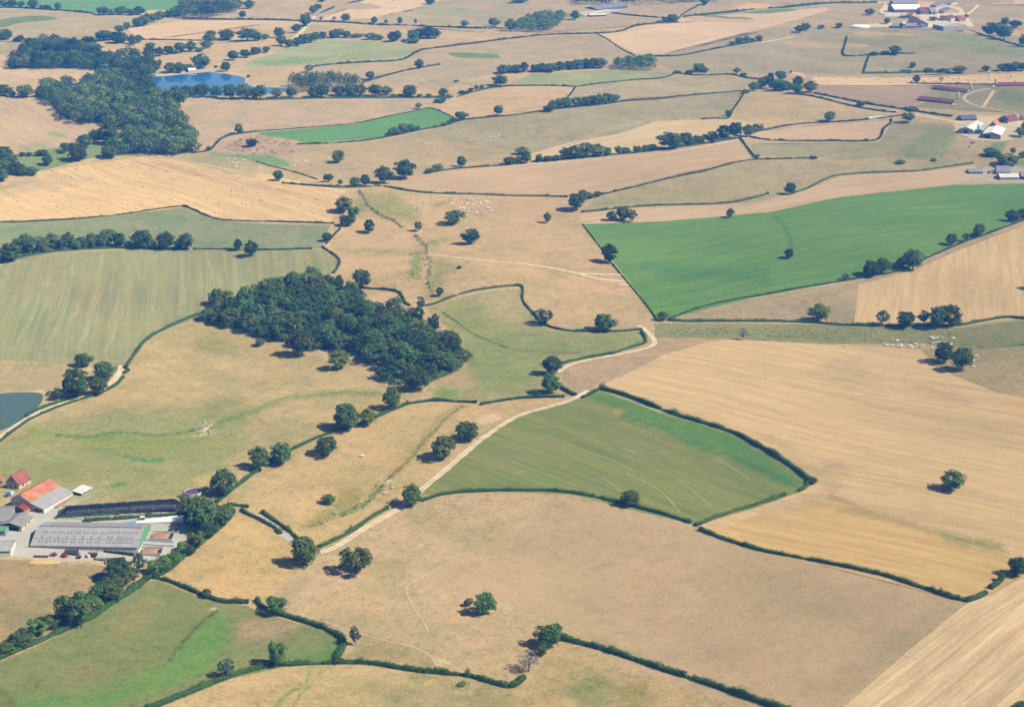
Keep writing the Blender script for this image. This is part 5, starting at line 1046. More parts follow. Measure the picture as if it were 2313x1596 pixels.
# ------------------------------------------------------------------ buildings
def up(me, V, F): k = len(me[0]); me[0].extend([tuple(v) for v in V]); me[1].extend([tuple(i+k for i in f) for f in F])
def boxVF(x0, y0, z0, x1, y1, z1):
    V = [(x0,y0,z0),(x1,y0,z0),(x1,y1,z0),(x0,y1,z0),(x0,y0,z1),(x1,y0,z1),(x1,y1,z1),(x0,y1,z1)]
    return V, [(0,3,2,1),(4,5,6,7),(0,1,5,4),(1,2,6,5),(2,3,7,6),(3,0,4,7)]
def box(name, parent, mat, *b): return link(name, mesh_from(name, *boxVF(*b), mat), parent)
W_WHITE = plain('white_wall', (238,232,222), 0.85, 0.10, 0.6); W_CREAM = plain('cream_wall', (226,206,172), 0.9, 0.12, 0.6); W_GREY = plain('grey_wall', (176,170,172), 0.9, 0.12, 0.6)
W_STONE = plain('stone_wall', (176,166,152), 0.95, 0.22, 1.2); W_GREEN = plain('green_sheet', (112,176,128), 0.6, 0.06, 0.5); W_DARK = plain('dark_opening', (40,38,44), 0.9, 0.1, 1.0); W_WOOD = plain('timber', (190,150,96), 0.9, 0.15, 1.5)
W_BLUE = plain('blue_sheet', (150,176,206), 0.6, 0.08, 0.5); W_RED = plain('red_door', (140,56,60), 0.6, 0.1, 1.0); W_TAN = plain('tan_wall', (206,180,160), 0.9, 0.12, .6)
R_FIB = roofmat('fibre_cement', (172,170,172), 1.1, 0.05, 0.10); R_FIBD = roofmat('old_fibre_cement', (150,148,150), 1.1, 0.05, 0.14); R_ORANGE = roofmat('orange_tiles', (204,136,100), 0.5, 0.08, 0.2, 1, 0.85, (180,110,92)); R_RED = roofmat('red_tiles', (170,98,86), 0.5, 0.08, 0.2, 1, 0.85, (140,82,82))
R_BROWN = roofmat('brown_tiles', (140,66,52), 0.5, 0.06, 0.14, 1, 0.85); R_WHITE = roofmat('white_sheet_roof', (250,248,244), 1.1, 0.02, 0.04); R_PALE = roofmat('pale_sheet_roof', (214,214,210), 1.1, 0.04, 0.06); R_BLUE = roofmat('blue_sheet_roof', (156,186,216), 1.1, 0.04, 0.06)
R_SLATE = roofmat('slate', (142,142,162), 0.6, 0.06, 0.12, 1); R_PURPLE = roofmat('dark_red_tiles', (128,80,84), 0.5, 0.05, 0.12, 1, .85); R_MAROON = roofmat('maroon_sheet', (124,64,84), 1.1, 0.04, 0.08)
M_CONC = plain('concrete', (196,192,186), 0.9, 0.12, 0.8)
def frame(A, B):                                                     # A, B: frame pixels of the two ends of the front wall foot; x along it, y away from it
    a, b = G(*A), G(*B); d = (b-a); ln = d.xy.length; rz = math.atan2(d.y, d.x)
    return a, ln, rz, min(a.z, b.z)
def gable_shell(parent, L_, D_, eave, ridge, wallmat, roofmat_, over=0.5, rpos=0.5, gablemat=None, x0=0.0):
    y0, y1, ym = 0.0, D_, D_*rpos
    V = [(x0,y0,-1),(x0+L_,y0,-1),(x0+L_,y1,-1),(x0,y1,-1),(x0,y0,eave),(x0+L_,y0,eave),(x0+L_,y1,eave),(x0,y1,eave)]
    link('wall', mesh_from('wall', V, [(0,1,5,4),(1,2,6,5),(2,3,7,6),(3,0,4,7)], wallmat), parent)
    for xx, s in ((x0, -1), (x0+L_, 1)):
        o = .02*s; V = [(xx+o,y0,eave),(xx+o,ym,ridge),(xx+o,y1,eave),(xx-.1*s,y0,eave),(xx-.1*s,ym,ridge),(xx-.1*s,y1,eave)]
        link('gable', mesh_from('gable', V, [(0,1,2) if s < 0 else (0,2,1),(3,5,4) if s < 0 else (3,4,5),(0,3,4,1),(1,4,5,2)], gablemat or wallmat), parent)
    t = .18; so = over
    for s in (0, 1):
        ye = y0 if s == 0 else y1; run = ym-ye; k = (ridge-eave)/abs(run); yo = ye-math.copysign(so, run); zo = eave-so*k
        a, b = x0-so*.8, x0+L_+so*.8; z2 = ridge+.02
        V = [(a,yo,zo+.05),(b,yo,zo+.05),(b,ym,z2+.05),(a,ym,z2+.05),(a,yo,zo+t+.05),(b,yo,zo+t+.05),(b,ym,z2+t+.05),(a,ym,z2+t+.05)]
        F = [(0,3,2,1),(4,5,6,7),(0,1,5,4),(1,2,6,5),(2,3,7,6),(3,0,4,7)]
        if s: F = [f[::-1] for f in F]
        link('roof_slope', mesh_from('roof_slope', V, F, roofmat_), parent)
    link('ridge_cap', mesh_from('ridge_cap', *boxVF(x0-so*.8-.05, ym-.16, ridge+.14, x0+L_+so*.8+.05, ym+.16, ridge+.30), roofmat_), parent)
def opening(parent, name, mat, side, u0, u1, z0, z1, L_, D_, x0=0.0, fr=None):   # a door or window slightly proud of its wall
    e = .06
    b = {'f': (x0+u0,-e,z0,x0+u1,.04,z1), 'b': (x0+u0,D_-.04,z0,x0+u1,D_+e,z1), 'l': (x0-e,u0,z0,x0+.04,u1,z1), 'r': (x0+L_-.04,u0,z0,x0+L_+e,u1,z1)}[side]
    o = box(name, parent, mat, *b)
    if fr is not None:
        q = list(b)
        if side in 'fb': box('frame', o, fr, q[0]-.12, q[1]+.02, q[2]-.1, q[0], q[4]+.03, q[5]+.12); box('frame', o, fr, q[3], q[1]+.02, q[2]-.1, q[3]+.12, q[4]+.03, q[5]+.12); box('sill', o, fr, q[0]-.12, q[1]-.05, q[2]-.16, q[3]+.12, q[4], q[2]-.02)
    return o
def building(name, label, A, B, D_, eave, ridge, wall, roof, ops=(), group=None, **k):
    a, ln, rz, z = frame(A, B); e = thing(name, label, 'building', (a.x, a.y, z-.1), rz, group)
    gable_shell(e, ln, D_, eave, ridge, wall, roof, **k)
    for op in ops: opening(e, op[0], op[1], op[2], op[3]*(ln if op[2] in 'fb' else D_), op[4]*(ln if op[2] in 'fb' else D_), op[5], op[6], ln, D_, fr=(op[7] if len(op) > 7 else None))
    return e, ln, D_
def C1(x, y): return ((x/3.8)*.56445, (1850+y/3.8)*.56445)          # close view of the farm, left part
def C2(x, y): return ((400+x/3.99)*.56445, (1900+y/3.99)*.56445)    # close view of the farm, right part

# --- the long cattle barn
def long_barn():
    A, B = C1(470,1284), C2(606,1262); a, ln, rz, z = frame(A, B); D_ = 30.5
    e = thing('cattle_barn', 'very long grey roofed cattle barn with rows of skylights', 'building', (a.x, a.y, z-.1), rz)
    ev, rd = 4.4, 8.8; gable_shell(e, ln, D_, ev, rd, W_WHITE, R_FIB, over=.5, gablemat=W_GREEN)
    k = (rd-ev)/(D_/2); sk = plain('skylight', (132,132,138), 0.4, 0.05, 1.0); me = mesh_from('skylight', *boxVF(-.5, -.75, 0, .5, .75, .05), sk)
    def sky(x, y):
        o = link('skylight', me, e); o.location = (x, y, ev+k*(y if y < D_/2 else D_-y)+.26); o.rotation_euler = (math.atan(k)*(1 if y < D_/2 else -1), 0, 0)
    for i in range(8):
        x = ln*(0.075+0.077*i)
        for dx in (-.9, .9):
            sky(x+dx, D_*.10); sky(x+1.0+dx, D_*.34); sky(x+2+dx, D_*.66); sky(x+2.4+dx, D_*.9)
        sky(x, D_*.22); sky(x+1.6, D_*.78)
    for i in range(9):
        x = ln*(0.70+0.031*i); sky(x, D_*.10); sky(x, D_*.36); sky(x, D_*.66); sky(x, D_*.9)
    for i in range(3):
        for dx in (-.9, .9): sky(ln*(.72+.09*i)+dx, D_*.22)
    box('ridge_vent', e, R_FIBD, 1, D_/2-.5, rd+.1, ln-1, D_/2+.5, rd+.55)
    box('valley_strip', e, R_FIBD, -.5, D_*.165, ev+k*D_*.165+.22, ln+.5, D_*.18, ev+k*D_*.18+.30)
    post = plain('grey_joint', (150,146,146)); 
    for i in range(1, 16): box('wall_joint', e, post, ln*i/16-.08, -.07, 0, ln*i/16+.08, .03, ev-.3)
    box('eave_shadow_strip', e, plain('eave_shadow_grey', (84,84,96)), 0, -.12, ev-.4, ln, -.04, ev-.15)  # dark strip paints in the line of shade under the eave
    opening(e, 'door', plain('yellow_door', (214,204,110)), 'f', 2.5, 4.2, 0, 2.2, ln, D_)
    box('gable_band', e, W_GREEN, ln-.02, .4, 1.8, ln+.09, D_-.4, ev+.1)
    opening(e, 'doorway', W_DARK, 'r', D_*.46, D_*.58, 0, 4.4, ln, D_); opening(e, 'sliding_door', W_GREEN, 'r', D_*.59, D_*.72, 0, 4.2, ln, D_)
    return e, ln, D_
barn, bl, bd = long_barn()
# dark heap of tyres along the barn wall, manure bunkers, ramps
def lump(name, label, cat, c, rx, ry, h, rz, mat, seed, parent=None, n=14):
    rr = random.Random(seed); V = []; F = []; m = 22
    for j in range(6):
        t = j/5; 
        for i in range(m):
            a = 6.283*i/m; q = math.cos(t*1.5708)
            sx = math.copysign(abs(math.cos(a))**.6, math.cos(a)); sy = math.copysign(abs(math.sin(a))**.6, math.sin(a))
            V.append((sx*rx*(.25+.75*q)*(1+rr.uniform(-.06, .06)), sy*ry*(.25+.75*q)*(1+rr.uniform(-.06, .06)), h*math.sin(t*1.5708)*(1+rr.uniform(-.15, .15))-.05))
    for j in range(5):
        for i in range(m): F.append((j*m+i, j*m+(i+1) % m, (j+1)*m+(i+1) % m, (j+1)*m+i))
    F.append(tuple(range(5*m, 6*m)))
    o = link(name, mesh_from(name, V, F, mat, True), parent); o.location = c; o.rotation_euler = (0, 0, rz)
    if label: tag(o, label, cat)
    return o
M_MAN = plain('straw_manure', (178,138,100), 0.95, 0.3, 0.7); M_MAN2 = plain('dark_manure', (120,84,66), 0.95, 0.25, 0.7); M_TYRE = plain('tyre_rubber', (52,52,62), 0.8, 0.2, 3.0)
def bunker(label, cx, cy, lx, ly, seed):
    a, ln, rz, z = frame(C1(470,1292), C2(600,1242)); p = G(*C2(cx, cy)); e = thing('manure_bunker', label, 'manure heap', p, rz)
    box('concrete_floor', e, M_CONC, -lx/2-.5, -ly/2-.4, -.3, lx/2+2.2, ly/2+.4, .1)
    for s in (-1, 1): box('side_wall', e, M_CONC, -lx/2-.5, s*(ly/2+.3)-.15, 0, lx/2+1.8, s*(ly/2+.3)+.15, 1.3)
    o = lump('heap', None, None, (0, 0, .1), lx/2, ly/2-.2, 1.3, 0, M_MAN, seed, e); o = lump('wet_edge', None, None, (lx/2+.4, 0, .1), 1.3, ly/2-.3, .6, 0, plain('wet_manure', (64,54,60), .7, .2), seed+1, e)
bunker('straw manure heap in the walled bunker by the upper barn door', 960, 985, 11, 9.5, 3); bunker('straw manure heap in the lower walled bunker', 790, 1225, 10, 8, 5)
_a, _ln, _rz, _z = frame(C1(470,1292), C2(600,1242))
e = thing('ramp', 'grey concrete feed ramp between the two manure bunkers', 'ramp', G(*C2(900,1105)), _rz)
V, F = boxVF(-10, -1.6, -.3, 10, 1.6, .5); V[4] = (-10,-1.6,1.3); V[7] = (-10,1.6,1.3); V[5] = (10,-1.6,.12); V[6] = (10,1.6,.12); link('slab', mesh_from('slab', V, F, plain('ramp_concrete', (190,190,196))), e); box('kerb', e, M_CONC, -10, 1.62, 0, 9, 1.9, 1.4)
for k in range(14):
    p = G(*C2(95+k*33, 1222+k*4.5)); V = []; F = []
    for lv in range(2): 
        for i in range(10):
            for r, zz in ((.95, 0), (1.0, .55), (.5, .55), (.45, 0)): V.append((math.cos(.628*i)*r, math.sin(.628*i)*r, zz+lv*.6-.05))
        for i in range(10):
            for q in range(4): F.append((lv*40+i*4+q, lv*40+((i+1) % 10)*4+q, lv*40+((i+1) % 10)*4+(q+1) % 4, lv*40+i*4+(q+1) % 4))
    if k == 0: TY = mesh_from('tyre_pile', V, F, M_TYRE)
    o = link('tyre_pile', TY); o.location = p; o.rotation_euler = (0, 0, k); tag(o, 'black pile of tyres against the long barn wall', 'tyres', 'tyres along the barn')

# --- orange roofed barn with grey lean-to
def orange_barn():
    A, B = C1(668,772), C1(1108,492); a, ln, rz, z = frame(A, B); e = thing('barn', 'long barn with orange tiled roof and a grey lean-to', 'building', (a.x, a.y, z-.1), rz)
    d1, d2 = 9.5, 7.0; h1, h2, h3 = 2.6, 5.0, 8.6                      # lean-to depth, half of main roof
    V = [(0,0,-1),(ln,0,-1),(ln,d1+2*d2,-1),(0,d1+2*d2,-1),(0,0,h1),(ln,0,h1),(ln,d1,h2),(ln,d1+d2,h3),(ln,d1+2*d2,h2),(0,d1+2*d2,h2),(0,d1+d2,h3),(0,d1,h2)]
    link('wall', mesh_from('wall', V, [(0,1,5,4),(1,2,8,7,6,5),(2,3,9,8),(3,0,4,11,10,9)], W_WHITE), e)
    def slab(name, y0, z0, y1, z1, m, o0=.3, o1=0, xo=.4):
        k = (z1-z0)/(y1-y0); y0 -= o0; z0 -= k*o0; V = [(-xo,y0,z0+.05),(ln+xo,y0,z0+.05),(ln+xo,y1,z1+.05),(-xo,y1,z1+.05)]; V += [(x, y, q+.18) for x, y, q in V]
        F = [(0,3,2,1),(4,5,6,7),(0,1,5,4),(1,2,6,5),(2,3,7,6),(3,0,4,7)]
        return link(name, mesh_from(name, V, F, m), e)
    slab('lean_to_roof', 0, h1, d1, h2, R_FIB); slab('tiled_roof', d1, h2+.25, d1+d2, h3, R_ORANGE, .2); slab('tiled_roof', d1+2*d2, h2, d1+d2, h3, R_ORANGE, -.4)
    box('ridge_cap', e, R_ORANGE, -.4, d1+d2-.2, h3+.12, ln+.4, d1+d2+.2, h3+.34)
    for u in (.15, .62): box('window', e, W_DARK, -.07, d1*u, .9, .05, d1*u+1.6, 2.0)
    box('red_door', e, W_RED, -.07, d1*.36, 0, .05, d1*.36+2.2, 2.3); box('blue_board', e, W_BLUE, -.06, 0.2, 0, .04, d1*.14, 2.2)
    # tiled porch on the gable end
    p = e; V = [(-5.6,d1+.2,2.4),(-.1,d1+.2,2.4),(-.1,d1+d2,5.0),(-5.6,d1+d2,5.0)]
    V = [(-6.0,d1-.6,2.5),(.2,d1-.6,2.5),(.2,d1+8.6,2.5),(-6.0,d1+8.6,2.5),(-6.0,d1+4,4.4),(.2,d1+4,4.4)]
    link('porch_roof', mesh_from('porch_roof', V, [(0,1,5,4),(2,3,4,5),(0,4,3)], R_BROWN), e)
    box('porch_wall', e, W_WOOD, -5.7, d1-.3, -1, -5.5, d1+8.2, 2.5); box('porch_wall', e, W_WOOD, -5.5, d1-.3, -1, -.1, d1-.1, 2.5); box('porch_opening', e, W_DARK, -5.78, d1+.8, 0, -5.72, d1+7.2, 2.1)
orange_barn()
# white shelter behind, with frame posts
a, ln, rz, z = frame(C1(1108,492), C1(1245,512)); p = G(*C1(1250,515)); rzb = frame(C1(668,772), C1(1108,492))[2]
e = thing('open_shelter', 'low white sheeted shelter behind the orange roofed barn', 'shelter', p, rzb)
V = [(0,0,1.6),(10,0,1.7),(10,7.5,2.3),(0,7.5,2.2)]; V += [(x, y, q+.12) for x, y, q in V]; link('roof_sheet', mesh_from('roof_sheet', V, [(0,3,2,1),(4,5,6,7),(0,1,5,4),(1,2,6,5),(2,3,7,6),(3,0,4,7)], plain('grubby_sheet', (232,222,214), .8, .25, .5)), e)
for x in (.3, 5, 9.7):
    for y in (.3, 7.2): box('post', e, W_WHITE, x-.12, y-.12, -.2, x+.12, y+.12, 1.6+y*.08)
box('back_wall', e, W_TAN, 0, 7.35, -.2, 10, 7.5, 2.1)
lump('straw_litter', 'brown straw litter spread beside the white barn wall', 'straw', G(*C1(1000,590)), 9, 1.8, .35, rzb, M_MAN, 31)
# house with red roof
e, ln, D_ = building('farmhouse', 'small house with red tiled roof and cream wall', C1(290,408), C1(472,308), 9.5, 3.2, 8.2, W_CREAM, R_RED, ops=[('window', W_DARK, 'l', .22, .34, 1.0, 2.2), ('window', W_DARK, 'l', .6, .7, 1.0, 2.2), ('attic_window', W_DARK, 'l', .45, .55, 5.0, 6.0), ('window', W_DARK, 'f', .3, .42, .9, 2.1, W_WHITE), ('door', W_WOOD, 'f', .6, .7, 0, 2.1)], gablemat=W_STONE)
box('chimney', e, W_STONE, 1, 4.4, 7.4, 2, 5.2, 9.3)
building('outhouse', 'bright orange roofed shed at the edge of the farm', C1(-110,330), C1(38,318), 6, 2.4, 4.6, W_STONE, R_ORANGE)
# grey sheds on the left
e, ln, D_ = building('machine_shed', 'low grey roofed machine shed with a cream side wall', C1(330,1050), C1(512,880), 13.5, 3.0, 4.8, W_CREAM, R_FIBD, ops=[('doorway', W_DARK, 'l', .12, .75, 0, 2.7), ('window', W_DARK, 'f', .3, .4, 1, 2), ('window', W_DARK, 'f', .6, .7, 1, 2)], gablemat=W_DARK)
building('machine_shed', 'wide grey fibre roofed shed behind the cream walled shed', C1(-260,985), C1(150,965), 21, 3.4, 6.6, W_GREY, R_FIBD)
building('feed_store', 'small green topped store between the grey sheds', C1(-120,1112), C1(82,1118), 6, 3.4, 4.6, W_BLUE, roofmat('green_roof', (110,160,120), 1.1), gablemat=W_GREEN)
e, ln, D_ = building('dairy', 'white dairy building with green gable trim', C1(-300,1440), C1(165,1436), 13.0, 4.0, 6.6, W_WHITE, R_FIB, gablemat=W_GREEN)
box('green_fascia', e, W_GREEN, 0, -.14, 3.0, ln, -.05, 4.0)
def cyl(name, parent, mat, c, r, h, n=18, axis='z'):
    V = []; 
    for zz in (0, h):
        for i in range(n):
            a = 6.283*i/n; q = (math.cos(a)*r, math.sin(a)*r, zz); V.append(q if axis == 'z' else (zz, q[0], q[1]))
    F = [(i, (i+1) % n, n+(i+1) % n, n+i) for i in range(n)]+[tuple(range(n))[::-1], tuple(range(n, 2*n))]
    o = link(name, mesh_from(name, V, F, mat), parent); o.location = c; return o
e = thing('water_tank', 'white round tank by the cream walled shed', 'tank', G(*C1(295,1015))); cyl('shell', e, W_WHITE, (0, 0, 0), 1.3, 2.6); cyl('lid', e, W_WHITE, (0, 0, 2.62), .5, .3)
# slurry tank
p = G(*C2(1488,290)); e = thing('slurry_tank', 'round open slurry tank with pale concrete rim', 'tank', p); V = []; F = []; n = 40; r = 20.0*mpp(p)
for rr_, zz in ((r, -.5), (r, 1.5), (r-.3, 1.5), (r-.3, -.4)):
    for i in range(n): V.append((math.cos(6.2832*i/n)*rr_, math.sin(6.2832*i/n)*rr_, zz))
for j in range(3):
    for i in range(n): F.append((j*n+i, j*n+(i+1) % n, (j+1)*n+(i+1) % n, (j+1)*n+i))
link('wall', mesh_from('wall', V, F, plain('pale_concrete', (214,208,198))), e)
link('slurry', mesh_from('slurry', [(math.cos(6.2832*i/n)*(r-.28), math.sin(6.2832*i/n)*(r-.28), .9) for i in range(n)], [tuple(range(n))], plain('slurry', (92,82,100), .7, .08, .2)), e)
# black silage clamp: loaf of plastic sheeting
def clamp():
    A, B = G(*C1(862,842)), G(*C2(1285,598)); d = B-A; ln = d.xy.length; rz = math.atan2(d.y, d.x); e = thing('silage_clamp', 'long black plastic covered silage clamp', 'silage clamp', A, rz)
    m, nt, out = nodemat('black_plastic'); b = N(nt, 'ShaderNodeBsdfPrincipled'); tc = N(nt, 'ShaderNodeTexCoord'); mp = N(nt, 'ShaderNodeMapping'); nt.links.new(tc.outputs['Object'], mp.inputs[0]); mp.inputs['Scale'].default_value = (.5, .9, .9)
    nz = noise(nt, mp.outputs[0], 1.3, 6.0, .75); b.inputs['Base Color'].default_value = (*alb((22,25,44)), 1); nt.links.new(remap(nt, nz, .35, .65, .16, .45), b.inputs['Roughness']); bp = N(nt, 'ShaderNodeBump'); bp.inputs['Strength'].default_value = .9; bp.inputs['Distance'].default_value = .5
    nt.links.new(nz, bp.inputs['Height']); nt.links.new(bp.outputs[0], b.inputs['Normal']); b.inputs['Specular IOR Level'].default_value = .5; nt.links.new(b.outputs[0], out.inputs[0])
    prof = [(0,0),(.4,1.5),(1.2,2.9),(2.8,3.8),(5.4,4.2),(8.0,3.8),(9.6,2.9),(10.4,1.5),(10.8,0)]; V = []; F = []; k = len(prof); n = 60
    for i in range(n+1):
        x = ln*i/n; s = min(1.0, .12+(i/5.0)) if i < 5 else (min(1.0, .3+(n-i)/4.0) if i > n-4 else 1.0)
        for y, z in prof: V.append((x, y+random.uniform(-.12, .12), z*s*random.uniform(.94, 1.06)-.05))
    for i in range(n):
        for j in range(k-1): F.append((i*k+j, (i+1)*k+j, (i+1)*k+j+1, i*k+j+1))
    link('plastic_sheet', mesh_from('plastic_sheet', V, F, m, True), e)
    ring = []; 
    for i in range(12):
        for r_, zz in ((.45, 0), (.5, .2), (.22, .2), (.2, 0)): ring.append((math.cos(.5236*i)*r_, math.sin(.5236*i)*r_, zz))
    me = mesh_from('tyre', ring, [(i*4+q, ((i+1) % 12)*4+q, ((i+1) % 12)*4+(q+1) % 4, i*4+(q+1) % 4) for i in range(12) for q in range(4)], M_TYRE)
    for i in range(46):
        o = link('tyre', me, e); o.location = (ln*(.05+.9*i/45), 5.4+random.uniform(-1.6, 1.6), 4.02)
clamp()
# white sheeted bunker and blue tarpaulin
q = [G(*C2(*p)) for p in ((562,772),(1220,778),(1400,790),(1345,668),(1000,690),(600,735))]; zc = max(p.z for p in q)
e = thing('silage_bunker', 'flat bunker covered with a brilliant white sheet', 'silage bunker', q[0]); o0 = q[0]
V = [((p-o0).x, (p-o0).y, .5+.2*(i % 2)) for i, p in enumerate(q)]; V += [(x, y, -.4) for x, y, z in V]; nq = len(q)
link('white_sheet', mesh_from('white_sheet', V, [tuple(range(nq))]+[(i, i+nq, (i+1) % nq+nq, (i+1) % nq) for i in range(nq)], plain('white_plastic', (255,255,255), .5, .03, .5, albedo=True)), e)
q = [G(*C2(*p)) for p in ((312,790),(575,802),(568,752),(420,762))]; o0 = q[0]; V = [((p-o0).x, (p-o0).y, .45+.3*(i > 1)) for i, p in enumerate(q)]; V += [(x, y, -.3) for x, y, z in V]
o = link('tarpaulin', mesh_from('tarpaulin', V, [(0,1,2,3),(0,4,5,1),(1,5,6,2),(2,6,7,3),(3,7,4,0)], plain('blue_tarpaulin', (70,180,222), .5, .1, 1.0))); o.location = o0; tag(o, 'bright blue tarpaulin at the end of the white sheet', 'tarpaulin')
p = G(*C2(680,722)); e = thing('feed_box', 'small grey box hut standing on the white sheet', 'hut', p, .2); box('body', e, plain('slate_blue', (96,92,120)), -1.1, -1, .4, 1.1, 1, 2.2); box('lid', e, W_WHITE, -1.3, -1.2, 2.2, 1.3, 1.2, 2.4)
p = G(*C2(1155,885)); lump('earth_heap', 'small black heap beside the upper manure bunker', 'heap', p, 2.6, 1.6, 1.6, .3, plain('black_heap', (48,46,58), .9, .2, 1), 77)
# blue tarpaulin tent by the house
p = G(*C1(128,505)); e = thing('trailer_tent', 'small blue and white covered trailer on the grass by the house', 'trailer', p, .5); V, F = boxVF(-1.3,-1.1,.3,1.3,1.1,1.9); link('blue_cover', mesh_from('blue_cover', V, F, plain('blue_cover', (52,120,214))), e); box('white_cover', e, W_WHITE, 1.32, -1.2, .3, 3.4, 1.2, 2.0)
for x in (-.8, 2.6): cyl('wheel', e, M_TYRE, (x, -1.25, .35), .35, .18, 12, 'z').rotation_euler = (math.pi/2, 0, 0)
# water pool dug by the belt
pq = [T(0,3,*p) for p in ((818,445),(850,395),(910,378),(960,385),(950,440),(890,465))]; W = unproj(smooth_line(pq+[pq[0]], 2)[:-1]); o = link('pool', mesh_from('pool', [(x, y, float(W[:, 2].max())+.12) for x, y, z in W], [tuple(range(len(W)))], watermat('pool_water', (.006,.008,.02)))); structure(o)
# machinery row
def wheel_pair(e, xs, y, r, w=.35):
    for x in xs:
        for s in (-1, 1): o = cyl('wheel', e, M_TYRE, (x, s*y+(w/2), r), r, w, 14); o.rotation_euler = (math.pi/2, 0, 0)
P_RED = plain('red_paint', (178,50,50), .5, .1, 2); P_GREEN = plain('green_paint', (74,120,92), .5, .12, 1); P_RUST = plain('rusty_tank', (116,62,58), .7, .2, 1); P_GREY = plain('grey_metal', (150,150,158), .5, .1, 1)
brz = _rz
e = thing('farm_trailer', 'green grain trailer with a rusty raised body', 'trailer', G(*C1(1100,1395)), brz); box('chassis', e, P_GREY, -4.2, -1.0, .7, 4.4, 1.0, .95); box('body', e, P_GREEN, -4, -1.25, .97, 3.0, 1.25, 2.5); box('tailboard', e, P_RUST, 3.02, -1.25, .97, 3.3, 1.25, 2.9); box('load', e, P_RUST, -3.8, -1.1, 2.3, 2.9, 1.1, 2.7); wheel_pair(e, (1.2, 2.5), 1.1, .55); box('drawbar', e, P_GREY, -5.6, -.12, .7, -4.2, .12, .9)
for i, (x, y, lab, s) in enumerate(((820,1418,'upright red farm implement parked beside the rusty frame', 1), (975,1438,'red and grey folded cultivator next to the green trailer', -1))):
    e = thing('implement', lab, 'farm machine', G(*C1(x, y)), brz+.25*s); box('frame', e, P_RED, -2, -.5, .7, 2, .5, .95); box('toolbar', e, P_RED, -2.2, .8, .5, 2.2, 1.0, .75)
    for k in range(5): box('tine', e, P_RED if k % 2 else P_GREY, -1.8+.85*k, .85, .02, -1.65+.85*k, 1.05, .9+(.9 if s > 0 else .3))
    box('hopper', e, P_RED, -1.2, -.7, .97, 1.2, .6, 2.0); wheel_pair(e, (0,), 1.0, .4)
e = thing('slurry_tanker', 'rusty cylindrical tanker on wheels', 'tanker', G(*C1(1415,1425)), brz); cyl('barrel', e, P_RUST, (-2.6, 0, 1.5), 1.0, 5.0, 18, 'x'); wheel_pair(e, (0, 1.2), 1.15, .6); box('drawbar', e, P_GREY, -4, -.1, .6, -2.4, .1, .8)
e = thing('harrow_frame', 'rusty flat harrow frame lying on the pale ground', 'farm machine', G(*C1(620,1432)), brz)
for k in range(6): box('beam', e, P_RUST, -4, -1.2+.45*k, .2, 4, -1.1+.45*k, .4)
for k in range(4): box('cross_bar', e, P_RUST, -3.8+2.4*k, -1.3, .42, -3.6+2.4*k, 1.3, .55)
e = thing('wrapper', 'dark grey bale wrapper machine', 'farm machine', G(*C1(1200,1450)), brz+.4); box('frame', e, plain('dark_metal', (70,66,82)), -1.4, -.8, .5, 1.4, .8, .8); box('table', e, plain('dark_metal2', (80,74,92)), -1.0, -.6, .82, 1.0, .6, 1.4); wheel_pair(e, (0,), 1.0, .45)
e = thing('water_bowser', 'small round white water tank among the machines', 'tank', G(*C1(1345,1440)), 0); cyl('shell', e, W_WHITE, (0, 0, .1), .95, 1.5); cyl('lid', e, W_WHITE, (0, 0, 1.62), .4, .2)
e = thing('flat_trailer', 'grey flat trailer at the end of the machine row', 'trailer', G(*C1(1545,1475)), brz); box('deck', e, P_GREY, -3, -1.1, .8, 3, 1.1, 1.0); box('headboard', e, P_GREY, -3, -1.1, 1.02, -2.85, 1.1, 2.0); wheel_pair(e, (-.6, .6), 1.15, .45); box('drawbar', e, P_GREY, 3, -.1, .75, 4.4, .1, .9)
p = G(*C1(650,1515)); lump('straw_heap', 'yellow straw spread on the bank below the machines', 'straw', p, 9, 2.2, .6, brz, plain('yellow_straw', (222,186,110), .95, .2, .8), 78)

# --- right hand farm
def C4(x, y): return ((3660+x/3.99)*.56445, (320+y/3.99)*.56445)
def gable_front(name, label, A, B, depth, eave, ridge, wall, roof, ops=(), over=.7):   # gable end faces the front: roof runs away from it
    a, ln, rz, z = frame(A, B); e = thing(name, label, 'building', (a.x, a.y, z-.1), rz)
    h = thing_part = None
    V = [(0,0,-1),(ln,0,-1),(ln,depth,-1),(0,depth,-1),(0,0,eave),(ln,0,eave),(ln,depth,eave),(0,depth,eave),(ln/2,0,ridge),(ln/2,depth,ridge)]
    link('wall', mesh_from('wall', V, [(0,1,5,8,4),(1,2,6,5),(2,3,7,9,6),(3,0,4,7)], wall), e)
    k = (ridge-eave)/(ln/2)
    for s in (0, 1):
        x0 = -over if s == 0 else ln+over; z0 = eave-over*k; V = [(x0,-over,z0+.06),(x0,depth+over,z0+.06),(ln/2,depth+over,ridge+.06),(ln/2,-over,ridge+.06)]; V += [(x, y, q+.2) for x, y, q in V]
        F = [(0,1,2,3),(4,7,6,5),(0,4,5,1),(1,5,6,2),(2,6,7,3),(3,7,4,0)]; F = F if s else [f[::-1] for f in F]
        link('roof_slope', mesh_from('roof_slope', V, [f[::-1] for f in F], roof), e)
    for op in ops: opening(e, op[0], op[1], op[2], op[3]*ln, op[4]*ln, op[5], op[6], ln, depth)
    return e
gable_front('barn', 'large pale roofed barn with a dark doorway in its gable', C4(697,850), C4(930,866), 46, 5.0, 8.0, W_GREY, R_PALE, [('doorway', W_DARK, 'f', .34, .6, 0, 4.4)])
gable_front('barn', 'blue roofed barn squeezed between the pale and the white roofs', C4(985,864), C4(1075,866), 30, 4.2, 6.0, W_GREY, R_BLUE, [('doorway', W_DARK, 'f', .1, .3, 0, 3.4)])
